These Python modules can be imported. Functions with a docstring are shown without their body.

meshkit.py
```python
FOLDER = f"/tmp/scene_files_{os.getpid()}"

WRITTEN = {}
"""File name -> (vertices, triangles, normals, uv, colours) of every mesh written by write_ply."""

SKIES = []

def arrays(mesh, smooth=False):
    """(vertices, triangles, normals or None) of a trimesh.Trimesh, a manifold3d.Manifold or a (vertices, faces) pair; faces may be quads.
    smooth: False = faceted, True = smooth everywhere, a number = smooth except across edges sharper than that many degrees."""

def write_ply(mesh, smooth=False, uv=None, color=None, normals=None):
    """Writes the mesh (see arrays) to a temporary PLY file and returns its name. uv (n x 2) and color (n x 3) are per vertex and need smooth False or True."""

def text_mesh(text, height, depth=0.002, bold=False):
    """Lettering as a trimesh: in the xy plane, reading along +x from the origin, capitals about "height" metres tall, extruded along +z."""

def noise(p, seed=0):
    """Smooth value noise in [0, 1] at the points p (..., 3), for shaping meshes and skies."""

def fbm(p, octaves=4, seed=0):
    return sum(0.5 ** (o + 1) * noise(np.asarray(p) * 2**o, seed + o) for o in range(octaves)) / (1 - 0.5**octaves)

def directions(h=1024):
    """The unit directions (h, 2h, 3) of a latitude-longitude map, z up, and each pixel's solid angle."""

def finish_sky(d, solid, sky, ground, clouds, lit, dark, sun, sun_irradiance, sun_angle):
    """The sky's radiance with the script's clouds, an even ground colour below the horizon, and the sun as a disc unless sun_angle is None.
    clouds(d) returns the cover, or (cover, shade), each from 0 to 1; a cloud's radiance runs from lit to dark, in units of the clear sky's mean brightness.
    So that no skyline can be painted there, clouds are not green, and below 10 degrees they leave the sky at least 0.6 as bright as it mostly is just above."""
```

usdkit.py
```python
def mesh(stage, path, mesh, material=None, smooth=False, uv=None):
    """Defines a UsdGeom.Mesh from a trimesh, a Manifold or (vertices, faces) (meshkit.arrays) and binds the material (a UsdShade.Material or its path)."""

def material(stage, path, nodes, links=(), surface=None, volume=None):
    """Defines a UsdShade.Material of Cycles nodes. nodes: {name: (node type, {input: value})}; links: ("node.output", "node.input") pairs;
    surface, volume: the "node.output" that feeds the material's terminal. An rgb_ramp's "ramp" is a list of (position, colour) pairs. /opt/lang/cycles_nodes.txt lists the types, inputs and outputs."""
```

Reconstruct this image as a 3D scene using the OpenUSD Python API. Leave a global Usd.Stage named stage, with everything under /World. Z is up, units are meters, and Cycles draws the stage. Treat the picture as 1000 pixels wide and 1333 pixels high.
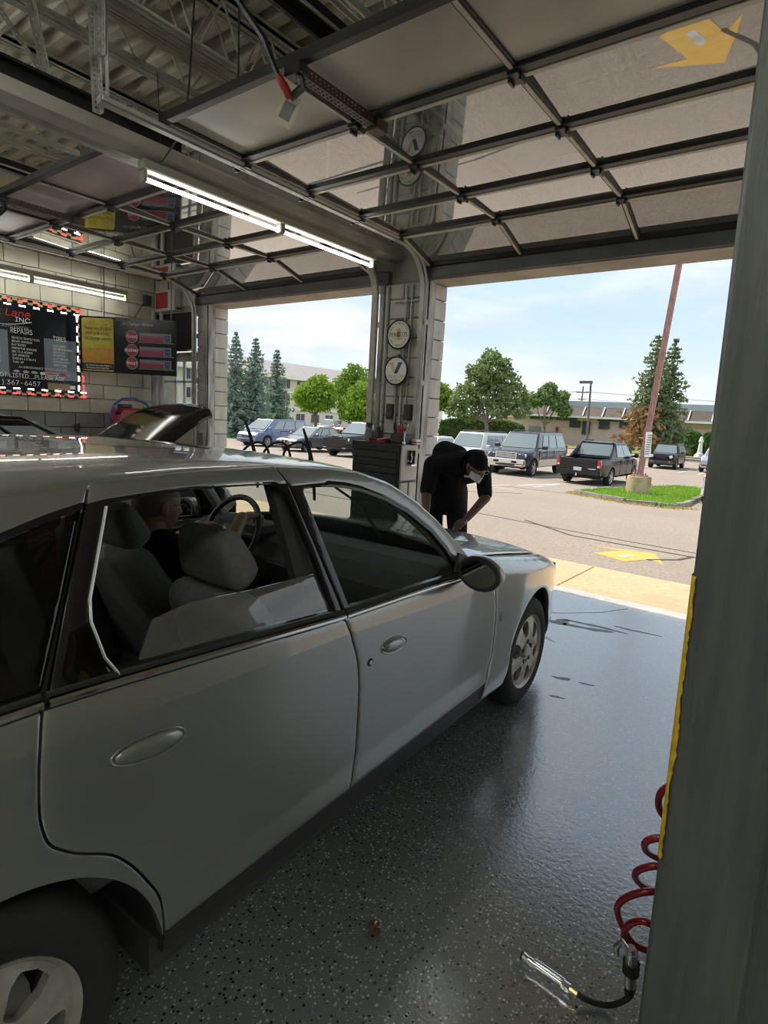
# A service bay seen past a steel column: silver wagon, overhead doors, parking lot outside.
import math, random, zlib
import numpy as np, trimesh, usdkit, meshkit
import manifold3d as m3
import shapely
from shapely import affinity
from shapely.geometry import Polygon, Point, LineString, box as sbox
from scipy.spatial import Delaunay
from pxr import Usd, UsdGeom, UsdLux, UsdShade, Gf, Sdf

stage = Usd.Stage.CreateInMemory()
UsdGeom.SetStageUpAxis(stage, 'Z')
UsdGeom.SetStageMetersPerUnit(stage, 1.0)
UsdGeom.Xform.Define(stage, '/World')
UsdGeom.Scope.Define(stage, '/World/Looks')
PI = math.pi

# ---------------------------------------------------------------- camera
FPX, YAW, PITCH, ROLL, EYE = 755.0, 0.64104, 0.16398, 0.0560, 1.5694


def cam_axes():
    f = np.array([-math.sin(YAW) * math.cos(PITCH), math.cos(YAW) * math.cos(PITCH), -math.sin(PITCH)])
    r = np.array([math.cos(YAW), math.sin(YAW), 0]); u = np.cross(r, f)
    c, s = math.cos(ROLL), math.sin(ROLL)
    return c * r + s * u, -s * r + c * u, f


CR, CU, CF = cam_axes()
cam = UsdGeom.Camera.Define(stage, '/World/camera')
cam.CreateHorizontalApertureAttr(36.0)
cam.CreateFocalLengthAttr(36.0 * FPX / 1000.0)
cam.CreateClippingRangeAttr(Gf.Vec2f(0.05, 2000.0))
cam.AddTransformOp().Set(Gf.Matrix4d(*CR, 0, *CU, 0, *(-CF), 0, 0, 0, EYE, 1))
cam.CreateExposureAttr(1.25)

# ---------------------------------------------------------------- sky and sun
dome = UsdLux.DomeLight.Define(stage, '/World/sky')
skym = usdkit.material(stage, '/World/Looks/sky', {
    'tc': ('texture_coordinate', {}),
    'sep': ('separate_xyz', {}),
    'base': ('rgb_ramp', {'ramp': [(0.0, (0.42, 0.40, 0.37)), (0.49, (0.42, 0.40, 0.37)), (0.50, (0.78, 0.86, 0.90)), (0.56, (0.52, 0.70, 0.84)), (0.68, (0.38, 0.58, 0.82)), (1.0, (0.22, 0.42, 0.78))]}),
    'z01': ('math', {'math_type': 'multiply_add', 'value2': 0.5, 'value3': 0.5}),
    'mp': ('mapping', {'mapping_type': 'point', 'scale': (1.0, 1.0, 4.2), 'location': (0.35, 0.1, 0.4)}),
    'n1': ('noise_texture', {'scale': 2.6, 'detail': 9.0, 'roughness': 0.55, 'distortion': 0.35}),
    'r1': ('rgb_ramp', {'ramp': [(0.0, (0.12, 0.12, 0.12)), (0.40, (0.25, 0.25, 0.25)), (0.56, (0.92, 0.92, 0.92)), (1.0, (1, 1, 1))]}),
    'low': ('map_range', {'range_type': 'linear', 'from_min': 0.0, 'from_max': 0.20, 'to_min': 0.70, 'to_max': 0.0, 'clamp': True}),
    'cov': ('math', {'math_type': 'maximum'}),
    'up': ('map_range', {'range_type': 'linear', 'from_min': -0.002, 'from_max': 0.002, 'to_min': 0.0, 'to_max': 1.0, 'clamp': True}),
    'cov2': ('math', {'math_type': 'multiply'}),
    'n2': ('noise_texture', {'scale': 5.0, 'detail': 6.0}),
    'cc': ('rgb_ramp', {'ramp': [(0.3, (0.64, 0.67, 0.70)), (0.62, (0.84, 0.85, 0.85))]}),
    'mix': ('mix_color', {}),
    'bg': ('background_shader', {'strength': 0.54})},
    [('tc.generated', 'sep.vector'), ('sep.z', 'z01.value1'), ('z01.value', 'base.fac'), ('tc.generated', 'mp.vector'), ('mp.vector', 'n1.vector'),
     ('n1.fac', 'r1.fac'), ('sep.z', 'low.value'), ('sep.z', 'up.value'), ('r1.color', 'cov.value1'), ('low.result', 'cov.value2'),
     ('cov.value', 'cov2.value1'), ('up.result', 'cov2.value2'), ('mp.vector', 'n2.vector'), ('n2.fac', 'cc.fac'),
     ('base.color', 'mix.a'), ('cc.color', 'mix.b'), ('cov2.value', 'mix.fac'), ('mix.result', 'bg.color')], surface='bg.background')
UsdShade.MaterialBindingAPI.Apply(dome.GetPrim()).Bind(skym)
sun = UsdLux.DistantLight.Define(stage, '/World/sun')
sun.CreateIntensityAttr(460.0)
sun.CreateAngleAttr(2.5)
sun.CreateColorAttr(Gf.Vec3f(1.0, 0.90, 0.76))
sun.AddTransformOp().Set(Gf.Matrix4d().SetRotate(Gf.Rotation(Gf.Vec3d(0, 0, 1), Gf.Vec3d(-0.62, 0.03, 0.78))))
TUBE_GLOW = 37.0

# ---------------------------------------------------------------- naming, things, parts
USED, ROOT = {}, {}


def numbered(parent, name):
    k = USED.get((parent, name), 0); USED[(parent, name)] = k + 1
    return f'{parent}/{name}' + (f'_{k:03d}' if k else '')


def tag(p, label=None, cat=None, group=None, kind=None):
    for k, v in (('label', label), ('category', cat), ('group', group), ('kind', kind)):
        if v:
            p.SetCustomDataByKey(k, v)
    return p


def thing(name, label, cat, loc=(0, 0, 0), rz=0.0, group=None, kind=None):
    path = numbered('/World', name)
    x = UsdGeom.Xform.Define(stage, path)
    x.AddTranslateOp().Set(Gf.Vec3d(*map(float, loc))); x.AddRotateZOp().Set(math.degrees(rz))
    ROOT[path] = (np.array(loc, float), rz)
    return tag(x.GetPrim(), label, cat, group, kind)


def setting(name):
    return thing(name, None, None, kind='structure')


def dup(src, loc, rz, label, group=None):
    p = thing(src.GetName().rstrip('0123456789_'), label, src.GetCustomDataByKey('category'), loc, rz, group)
    p.GetReferences().AddInternalReference(src.GetPath()); p.SetInstanceable(True)
    return p


def rot3(rx=0, ry=0, rz=0):
    cx, sx, cy, sy, cz, sz = math.cos(rx), math.sin(rx), math.cos(ry), math.sin(ry), math.cos(rz), math.sin(rz)
    return np.array([[cz, -sz, 0], [sz, cz, 0], [0, 0, 1]]) @ np.array([[cy, 0, sy], [0, 1, 0], [-sy, 0, cy]]) @ np.array([[1, 0, 0], [0, cx, -sx], [0, sx, cx]])


def frame(d):
    d = np.asarray(d, float); d = d / np.linalg.norm(d)
    a = np.array([0, 0, 1.0]) if abs(d[2]) < 0.9 else np.array([1.0, 0, 0])
    x = np.cross(a, d); x /= np.linalg.norm(x)
    return x, np.cross(d, x), d


class B:
    """Collects shapes into one mesh; put() makes it one prim."""

    def __init__(self):
        self.v, self.f, self.n = [], [], 0

    def add(self, v, f):
        v = np.asarray(v, float); f = np.asarray(f, int)
        if f.shape[1] == 4:
            f = np.vstack([f[:, [0, 1, 2]], f[:, [0, 2, 3]]])
        self.v.append(v); self.f.append(f + self.n); self.n += len(v)
        return self

    def mesh(self, m, R=None, t=None, s=1.0):
        if hasattr(m, 'to_mesh'):
            q = m.to_mesh(); v, f = q.vert_properties[:, :3], q.tri_verts
        else:
            v, f = m.vertices, m.faces
        v = np.asarray(v, float) * s
        if R is not None:
            v = v @ np.asarray(R).T
        if t is not None:
            v = v + np.asarray(t)
        return self.add(v, f)

    def bb(self, x0, x1, y0, y1, z0, z1, ch=0.0, R=None, t=None):
        x0, x1 = sorted((x0, x1)); y0, y1 = sorted((y0, y1)); z0, z1 = sorted((z0, z1))
        ch = min(ch, 0.45 * min(x1 - x0, y1 - y0, z1 - z0))
        if ch <= 0:
            m = trimesh.creation.box(bounds=[[x0, y0, z0], [x1, y1, z1]])
        else:
            v = []
            for X, a in ((x0, 1), (x1, -1)):
                for Y, b in ((y0, 1), (y1, -1)):
                    for Z, c in ((z0, 1), (z1, -1)):
                        v += [(X, Y + b * ch, Z + c * ch), (X + a * ch, Y, Z + c * ch), (X + a * ch, Y + b * ch, Z)]
            m = trimesh.convex.convex_hull(np.array(v))
        return self.mesh(m, R, t)

    def tube(self, pts, r, n=8, cap=True, close=False, flat=1.0):
        P = np.asarray(pts, float); N = len(P); rr = np.broadcast_to(np.asarray(r, float), (N,))
        T = np.gradient(P, axis=0) if not close else np.roll(P, -1, 0) - np.roll(P, 1, 0)
        T /= np.linalg.norm(T, axis=1, keepdims=True) + 1e-12
        x, y, _ = frame(T[0]); V = []
        for i in range(N):
            x = x - T[i] * (x @ T[i]); x /= np.linalg.norm(x); y = np.cross(T[i], x)
            for k in range(n):
                a = 2 * PI * (k + 0.5) / n
                V.append(P[i] + rr[i] * (math.cos(a) * x + flat * math.sin(a) * y))
        F = []
        for i in range(N if close else N - 1):
            j = (i + 1) % N
            for k in range(n):
                k2 = (k + 1) % n
                F += [(i * n + k, i * n + k2, j * n + k2), (i * n + k, j * n + k2, j * n + k)]
        if cap and not close:
            V += [P[0], P[-1]]; a, b = N * n, N * n + 1
            for k in range(n):
                k2 = (k + 1) % n
                F += [(a, k2, k), (b, (N - 1) * n + k, (N - 1) * n + k2)]
        return self.add(V, F)

    def bar(self, a, b, w, d, up=(0, 0, 1)):
        """A rectangular bar from a to b, w wide across up, d deep along up."""
        a, b, up = np.asarray(a, float), np.asarray(b, float), np.asarray(up, float)
        t = (b - a) / np.linalg.norm(b - a); s = np.cross(t, up); s /= np.linalg.norm(s); u = np.cross(s, t)
        v = [p + s * i * w / 2 + u * j * d / 2 for p in (a, b) for i, j in ((-1, -1), (1, -1), (1, 1), (-1, 1))]
        return self.add(v, [(0, 3, 2, 1), (4, 5, 6, 7), (0, 1, 5, 4), (1, 2, 6, 5), (2, 3, 7, 6), (3, 0, 4, 7)])

    def cyl(self, a, b, r, r2=None, n=16):
        return self.tube([a, b], [r, r if r2 is None else r2], n)

    def lathe(self, prof, n=24, R=None, t=None):
        """Revolves (radius, height) pairs about z."""
        p = np.asarray(prof, float); V, F, N = [], [], len(p)
        for k in range(n):
            a = 2 * PI * k / n
            V += [(r * math.cos(a), r * math.sin(a), z) for r, z in p]
        for k in range(n):
            k2 = (k + 1) % n
            for i in range(N - 1):
                F += [(k * N + i, k2 * N + i, k2 * N + i + 1), (k * N + i, k2 * N + i + 1, k * N + i + 1)]
        V = np.array(V)
        if R is not None:
            V = V @ np.asarray(R).T
        if t is not None:
            V = V + np.asarray(t)
        return self.add(V, F)

    def prism(self, poly, h, R=None, t=None):
        for g in getattr(poly, 'geoms', [poly]):
            if g.area > 1e-9:
                self.mesh(trimesh.creation.extrude_polygon(g, h, engine='earcut'), R, t)
        return self

    def ball(self, c, r, sub=2, s=(1, 1, 1)):
        m = trimesh.creation.icosphere(sub, 1.0)
        return self.add(m.vertices * np.asarray(s) * r + np.asarray(c), m.faces)

    def put(self, name, mat, parent=None, smooth=30, world=True, label=None, cat=None, group=None, kind=None):
        pp = '/World' if parent is None else str(parent.GetPath())
        v = np.vstack(self.v); f = np.vstack(self.f)
        if parent is not None and world:
            loc, rz = ROOT['/'.join(pp.split('/')[:3])]
            v = (v - loc) @ rot3(0, 0, rz)
        m = usdkit.mesh(stage, numbered(pp, name), trimesh.Trimesh(v, f, process=False), MATS[mat], smooth=smooth)
        return tag(m.GetPrim(), label, cat, group, kind)


# planes to draw on: columns are the drawing's x, y and outward normal
ON_LEFT = np.array([[0, 0, 1.0], [1, 0, 0], [0, 1, 0]])      # a wall that faces +x: reads along +y
ON_FRONT = np.array([[1.0, 0, 0], [0, 0, -1], [0, 1, 0]])    # a wall that faces -y: reads along +x
ON_BACK = np.array([[-1.0, 0, 0], [0, 0, 1], [0, 1, 0]])
FLAT = np.eye(3)

# ---------------------------------------------------------------- materials
MATS = {}


def M(name, col, rough=0.5, metal=0.0, var=0.0, vs=6.0, bump=0.0, bs=40.0, coat=0.0, col2=None, detail=4.0, spec=0.5, emit=0.0, stretch=None, contrast=(0.35, 0.65), rvar=0.0):
    nodes = {'p': ('principled_bsdf', {'base_color': col, 'roughness': rough, 'metallic': metal, 'coat_weight': coat, 'coat_roughness': 0.04, 'specular_ior_level': spec})}
    links = []
    if emit:
        nodes['p'][1].update({'emission_color': col, 'emission_strength': emit})
    if var or col2 or bump or rvar:
        nodes['g'] = ('geometry', {})
        src = 'g.position'
        if stretch:
            nodes['mp'] = ('mapping', {'mapping_type': 'point', 'scale': stretch}); links.append(('g.position', 'mp.vector')); src = 'mp.vector'
        if var or col2 or rvar:
            c2 = col2 or tuple(min(1, c * (1 + var)) for c in col); c1 = col if col2 else tuple(c * (1 - var) for c in col)
            nodes['n'] = ('noise_texture', {'scale': vs, 'detail': detail, 'roughness': 0.6})
            nodes['r'] = ('rgb_ramp', {'ramp': [(contrast[0], c1), (contrast[1], c2)]})
            links += [(src, 'n.vector'), ('n.fac', 'r.fac'), ('r.color', 'p.base_color')]
            if rvar:
                nodes['rm'] = ('map_range', {'from_min': contrast[0], 'from_max': contrast[1], 'to_min': rough - rvar, 'to_max': rough + rvar})
                links += [('n.fac', 'rm.value'), ('rm.result', 'p.roughness')]
        if bump:
            nodes['n2'] = ('noise_texture', {'scale': bs, 'detail': 3.0}); nodes['b'] = ('bump', {'strength': 1.0, 'distance': bump})
            links += [(src, 'n2.vector'), ('n2.fac', 'b.height'), ('b.normal', 'p.normal')]
    MATS[name] = usdkit.material(stage, f'/World/Looks/{name}', nodes, links, surface='p.BSDF')


def glow(name, col, strength):
    MATS[name] = usdkit.material(stage, f'/World/Looks/{name}', {'e': ('emission', {'color': col, 'strength': strength})}, [], surface='e.emission')


def pane(name, tint, ior, rough=0.0, dirt=0.0, gloss=(1, 1, 1), boost=1.0):
    """Clear glass: mirrors by Fresnel on the face towards the ray, lets the rest (sunlight too) straight through."""
    nodes = {'t': ('transparent_bsdf', {'color': tint}), 'g': ('glossy_bsdf', {'color': gloss, 'roughness': rough}), 'f': ('fresnel', {'IOR': ior}), 'm': ('mix_closure', {}),
             'ge': ('geometry', {}), 'nb': ('math', {'math_type': 'multiply_add', 'value2': -boost, 'value3': boost}), 'x': ('math', {'math_type': 'multiply', 'use_clamp': True})}
    links = [('ge.backfacing', 'nb.value1'), ('nb.value', 'x.value1'), ('f.fac', 'x.value2'), ('x.value', 'm.fac'), ('t.BSDF', 'm.closure1'), ('g.BSDF', 'm.closure2')]
    out = 'm.closure'
    if dirt:
        nodes.update({'d': ('diffuse_bsdf', {'color': (0.6, 0.58, 0.54)}), 'm2': ('mix_closure', {'fac': dirt})})
        links += [('m.closure', 'm2.closure1'), ('d.BSDF', 'm2.closure2')]; out = 'm2.closure'
    MATS[name] = usdkit.material(stage, f'/World/Looks/{name}', nodes, links, surface=out)


M('block_cream', (0.50, 0.465, 0.37), 0.75, var=0.10, vs=3.0, bump=0.0015, bs=60)
M('block_cream_b', (0.46, 0.43, 0.345), 0.75, var=0.12, vs=3.0, bump=0.0015, bs=60)
M('block_grey', (0.16, 0.165, 0.16), 0.6, var=0.12, vs=3.0, bump=0.0012, bs=60)
M('mortar_cream', (0.34, 0.32, 0.26), 0.9, var=0.1)
M('mortar_grey', (0.11, 0.115, 0.11), 0.9, var=0.1)
M('pier_paint', (0.42, 0.41, 0.38), 0.7, vs=2.6, col2=(0.56, 0.55, 0.51), stretch=(2.0, 2.0, 0.5), bump=0.0012, bs=50)
M('pier_paint_b', (0.36, 0.355, 0.33), 0.7, vs=3.4, col2=(0.54, 0.53, 0.49), stretch=(2.0, 2.0, 0.5), bump=0.0012, bs=50)
M('grimy_paint', (0.17, 0.165, 0.16), 0.55, vs=4.0, col2=(0.50, 0.49, 0.46), stretch=(3.0, 3.0, 0.6), detail=6)
M('wall_dull', (0.30, 0.29, 0.26), 0.8, var=0.1)
M('deck', (0.60, 0.55, 0.46), 0.7, var=0.16, vs=1.8)
M('joist_paint', (0.52, 0.49, 0.42), 0.6, var=0.15, vs=4)
M('beam_paint', (0.42, 0.40, 0.36), 0.6, var=0.15, vs=3)
M('beam_dark', (0.035, 0.035, 0.036), 0.5, var=0.3, vs=4)
M('lintel_grey', (0.09, 0.092, 0.095), 0.5, var=0.2, vs=3)
M('lintel_soffit', (0.34, 0.31, 0.27), 0.75, var=0.2, vs=3)
M('door_dark', (0.022, 0.021, 0.020), 0.45, var=0.3, vs=6)
M('door_alu', (0.50, 0.475, 0.42), 0.55, metal=0.35, var=0.12, vs=5)
M('door_panel', (0.48, 0.455, 0.40), 0.42, vs=1.3, col2=(0.36, 0.34, 0.30), detail=5, rvar=0.12)
M('door_panel_mauve', (0.40, 0.33, 0.32), 0.42, vs=1.3, col2=(0.30, 0.25, 0.25), detail=5, rvar=0.12)
M('galv', (0.42, 0.41, 0.38), 0.55, metal=0.3, var=0.15, vs=9)
M('brown_strut', (0.075, 0.048, 0.040), 0.5, metal=0.2, var=0.3, vs=12)
M('black_metal', (0.016, 0.016, 0.017), 0.4, spec=0.5)
M('black_plastic', (0.020, 0.021, 0.022), 0.45)
M('black_rubber', (0.014, 0.014, 0.015), 0.75, var=0.2, vs=20)
M('dark_grey', (0.05, 0.052, 0.055), 0.5)
M('mid_grey', (0.18, 0.185, 0.19), 0.5)
M('light_grey', (0.48, 0.49, 0.49), 0.5)
M('white_paint', (0.72, 0.72, 0.70), 0.5)
M('white_print', (0.78, 0.78, 0.76), 0.6)
M('dim_print', (0.33, 0.36, 0.40), 0.6)
M('red_print', (0.50, 0.035, 0.03), 0.5)
M('red_plastic', (0.30, 0.015, 0.02), 0.35)
M('red_paint', (0.36, 0.02, 0.025), 0.4)
M('maroon', (0.24, 0.015, 0.05), 0.4)
M('yellow_print', (0.66, 0.55, 0.03), 0.5)
M('olive_print', (0.42, 0.38, 0.16), 0.5)
M('gold_print', (0.58, 0.45, 0.20), 0.5)
M('navy_print', (0.01, 0.04, 0.14), 0.4)
M('cream_sign', (0.62, 0.61, 0.50), 0.45)
M('black_print', (0.012, 0.012, 0.013), 0.4)
M('gloss_black', (0.006, 0.006, 0.008), 0.06)
M('board_black', (0.008, 0.009, 0.012), 0.16, spec=0.25)
M('board_grey', (0.17, 0.20, 0.24), 0.12)
M('board_tan', (0.30, 0.20, 0.09), 0.2)
M('board_orange', (0.42, 0.36, 0.025), 0.3, var=.15, vs=9)
M('board_ember', (0.46, 0.27, 0.03), 0.3, vs=14.0, col2=(0.46, 0.17, 0.02))
M('blue_hose', (0.02, 0.05, 0.22), 0.35)
M('red_hose', (0.24, 0.006, 0.016), 0.28, coat=0.4)
M('chrome', (0.80, 0.81, 0.82), 0.08, metal=1.0)
M('brass', (0.62, 0.46, 0.20), 0.25, metal=1.0)
M('steel', (0.50, 0.50, 0.50), 0.32, metal=0.9)
M('tag_paper', (0.55, 0.52, 0.40), 0.7)
M('lamp_body', (0.34, 0.325, 0.28), 0.7)
glow('tube_glow', (0.98, 1.0, 0.93), TUBE_GLOW)
glow('tube_glow_soft', (0.98, 1.0, 0.93), 8.0)
glow('tube_glow_mid', (0.98, 1.0, 0.93), 7.0)
glow('led_white', (0.92, 0.95, 1.0), 3.0)
glow('led_red', (1.0, 0.05, 0.05), 1.6)
pane('door_glass', (0.80, 0.82, 0.82), 1.6, 0.012, 0.04, boost=2.8)
pane('window_glass', (0.90, 0.93, 0.93), 1.5)
pane('car_glass', (0.80, 0.85, 0.83), 1.45)
pane('dark_glass', (0.06, 0.065, 0.065), 1.5)
# ---------------------------------------------------------------- surfaces with patterns of their own
MATS['epoxy'] = usdkit.material(stage, '/World/Looks/epoxy', {
    'g': ('geometry', {}),
    'v': ('voronoi_texture', {'feature': 'f1', 'scale': 92.0}), 'v2': ('voronoi_texture', {'feature': 'f1', 'scale': 150.0}),
    's': ('separate_color', {}), 's2': ('separate_color', {}),
    'w': ('math', {'math_type': 'greater_than', 'value2': 0.76}), 'k': ('math', {'math_type': 'less_than', 'value2': 0.17}), 'w2': ('math', {'math_type': 'greater_than', 'value2': 0.82}),
    'd': ('math', {'math_type': 'less_than', 'value2': 0.36}), 'd2': ('math', {'math_type': 'less_than', 'value2': 0.40}),
    'wd': ('math', {'math_type': 'multiply'}), 'kd': ('math', {'math_type': 'multiply'}), 'wd2': ('math', {'math_type': 'multiply'}),
    'n': ('noise_texture', {'scale': 0.9, 'detail': 5.0}),
    'base': ('rgb_ramp', {'ramp': [(0.35, (0.125, 0.142, 0.140)), (0.65, (0.165, 0.185, 0.183))]}),
    'm1': ('mix_color', {'b': (0.46, 0.48, 0.47)}), 'm2': ('mix_color', {'b': (0.012, 0.012, 0.014)}), 'm3': ('mix_color', {'b': (0.30, 0.32, 0.32)}),
    'nb': ('noise_texture', {'scale': 55.0, 'detail': 2.0}), 'nb2': ('noise_texture', {'scale': 170.0, 'detail': 1.0}), 'ad': ('math', {'math_type': 'multiply_add', 'value2': 0.35}),
    'b': ('bump', {'strength': 1.0, 'distance': 0.0011}),
    'nr': ('noise_texture', {'scale': 2.2, 'detail': 6.0}), 'rr': ('map_range', {'from_min': 0.3, 'from_max': 0.7, 'to_min': 0.11, 'to_max': 0.22}),
    'p': ('principled_bsdf', {'specular_ior_level': 1.0, 'coat_weight': 1.0, 'coat_ior': 1.95, 'coat_roughness': 0.17})},
    [('g.position', 'v.vector'), ('g.position', 'v2.vector'), ('v.color', 's.color'), ('v2.color', 's2.color'), ('s.r', 'w.value1'), ('s.r', 'k.value1'), ('s2.r', 'w2.value1'),
     ('v.distance', 'd.value1'), ('v2.distance', 'd2.value1'), ('w.value', 'wd.value1'), ('d.value', 'wd.value2'), ('k.value', 'kd.value1'), ('d.value', 'kd.value2'),
     ('w2.value', 'wd2.value1'), ('d2.value', 'wd2.value2'), ('g.position', 'n.vector'), ('n.fac', 'base.fac'), ('base.color', 'm3.a'), ('wd2.value', 'm3.fac'), ('m3.result', 'm1.a'), ('wd.value', 'm1.fac'),
     ('m1.result', 'm2.a'), ('kd.value', 'm2.fac'), ('m2.result', 'p.base_color'), ('g.position', 'nb.vector'), ('g.position', 'nb2.vector'), ('nb2.fac', 'ad.value1'), ('nb.fac', 'ad.value3'),
     ('ad.value', 'b.height'), ('b.normal', 'p.normal'), ('b.normal', 'p.coat_normal'), ('g.position', 'nr.vector'), ('nr.fac', 'rr.value'), ('rr.result', 'p.roughness')], surface='p.BSDF')


def speckled(name, a, b, c, scale, big=0.25, rough=0.85, bump=0.002):
    """Fine speckle between a and b, with slow drifts towards c."""
    MATS[name] = usdkit.material(stage, f'/World/Looks/{name}', {
        'g': ('geometry', {}), 'n': ('noise_texture', {'scale': scale, 'detail': 3.0, 'roughness': 0.7}), 'r': ('rgb_ramp', {'ramp': [(0.30, a), (0.72, b)]}),
        'n2': ('noise_texture', {'scale': big, 'detail': 6.0, 'roughness': 0.6}), 'r2': ('rgb_ramp', {'ramp': [(0.42, (0, 0, 0)), (0.70, (0.75, 0.75, 0.75))]}),
        'm': ('mix_color', {'b': c}), 'bp': ('bump', {'distance': bump}), 'p': ('principled_bsdf', {'roughness': rough, 'specular_ior_level': 0.3})},
        [('g.position', 'n.vector'), ('g.position', 'n2.vector'), ('n.fac', 'r.fac'), ('n2.fac', 'r2.fac'), ('r.color', 'm.a'), ('r2.color', 'm.fac'), ('m.result', 'p.base_color'),
         ('n.fac', 'bp.height'), ('bp.normal', 'p.normal')], surface='p.BSDF')


speckled('asphalt', (0.185, 0.155, 0.130), (0.43, 0.365, 0.305), (0.25, 0.215, 0.18), 30.0)
speckled('apron', (0.46, 0.345, 0.21), (0.62, 0.48, 0.31), (0.40, 0.30, 0.19), 22.0, 0.7)
speckled('threshold', (0.42, 0.42, 0.41), (0.66, 0.66, 0.64), (0.34, 0.34, 0.33), 18.0, 1.6, 0.6)
speckled('lawn', (0.09, 0.17, 0.025), (0.25, 0.40, 0.07), (0.20, 0.22, 0.06), 9.0, 0.3)
speckled('kerb', (0.22, 0.21, 0.19), (0.40, 0.38, 0.35), (0.14, 0.14, 0.13), 12.0, 0.8)
M('crack_tar', (0.055, 0.05, 0.048), 0.9, var=0.2)
M('stain_grey', (0.17, 0.175, 0.17), 0.5, var=0.25, vs=14)
M('stain_dark', (0.02, 0.02, 0.022), 0.3, var=0.2, vs=14)
M('scuff_white', (0.42, 0.44, 0.45), 0.35, var=0.2, vs=14)
M('arrow_paint', (0.66, 0.42, 0.10), 0.7, vs=9.0, col2=(0.60, 0.36, 0.07), bump=0.002)
M('line_paint', (0.60, 0.58, 0.54), 0.7, vs=5.0, col2=(0.42, 0.39, 0.36))

YW, YI = 5.44, 5.10          # outer and inner face of the front wall
XL, XP0, XP1, XR = -7.00, -3.98, -3.39, -0.34
HEAD = 2.93


def zg(y):
    return float(np.interp(y, [5.44, 6.75, 19.6, 32, 60], [0, -0.02, -0.65, -0.9, -0.95]))


# ---------------------------------------------------------------- floor
fl = setting('floor')
b = B(); b.bb(-8.4, 6.2, -6.0, 5.36, -0.2, 0.0); b.put('slab', 'epoxy', fl)
b = B(); b.bb(-8.4, 6.2, 5.36, 5.53, -0.2, 0.004, 0.004); b.put('threshold', 'threshold', fl)
rng = random.Random(4)


def blot(cx, cy, rx, ry, ang, seed, n=26, rough=0.35):
    r = random.Random(seed); ph = [r.uniform(0, 6.28) for _ in range(5)]
    pts = []
    for k in range(n):
        a = 2 * PI * k / n
        s = 1 + rough * sum(math.sin((j + 2) * a + ph[j]) / (j + 1.5) for j in range(5))
        x, y = rx * s * math.cos(a), ry * s * math.sin(a)
        pts.append((cx + x * math.cos(ang) - y * math.sin(ang), cy + x * math.sin(ang) + y * math.cos(ang)))
    return Polygon(pts).buffer(0)


def pt(px, py, z=0.0):
    d = CF + (px - 500.0) / FPX * CR - (py - 666.5) / FPX * CU
    return np.array([0, 0, EYE]) + d * (z - EYE) / d[2]


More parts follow.
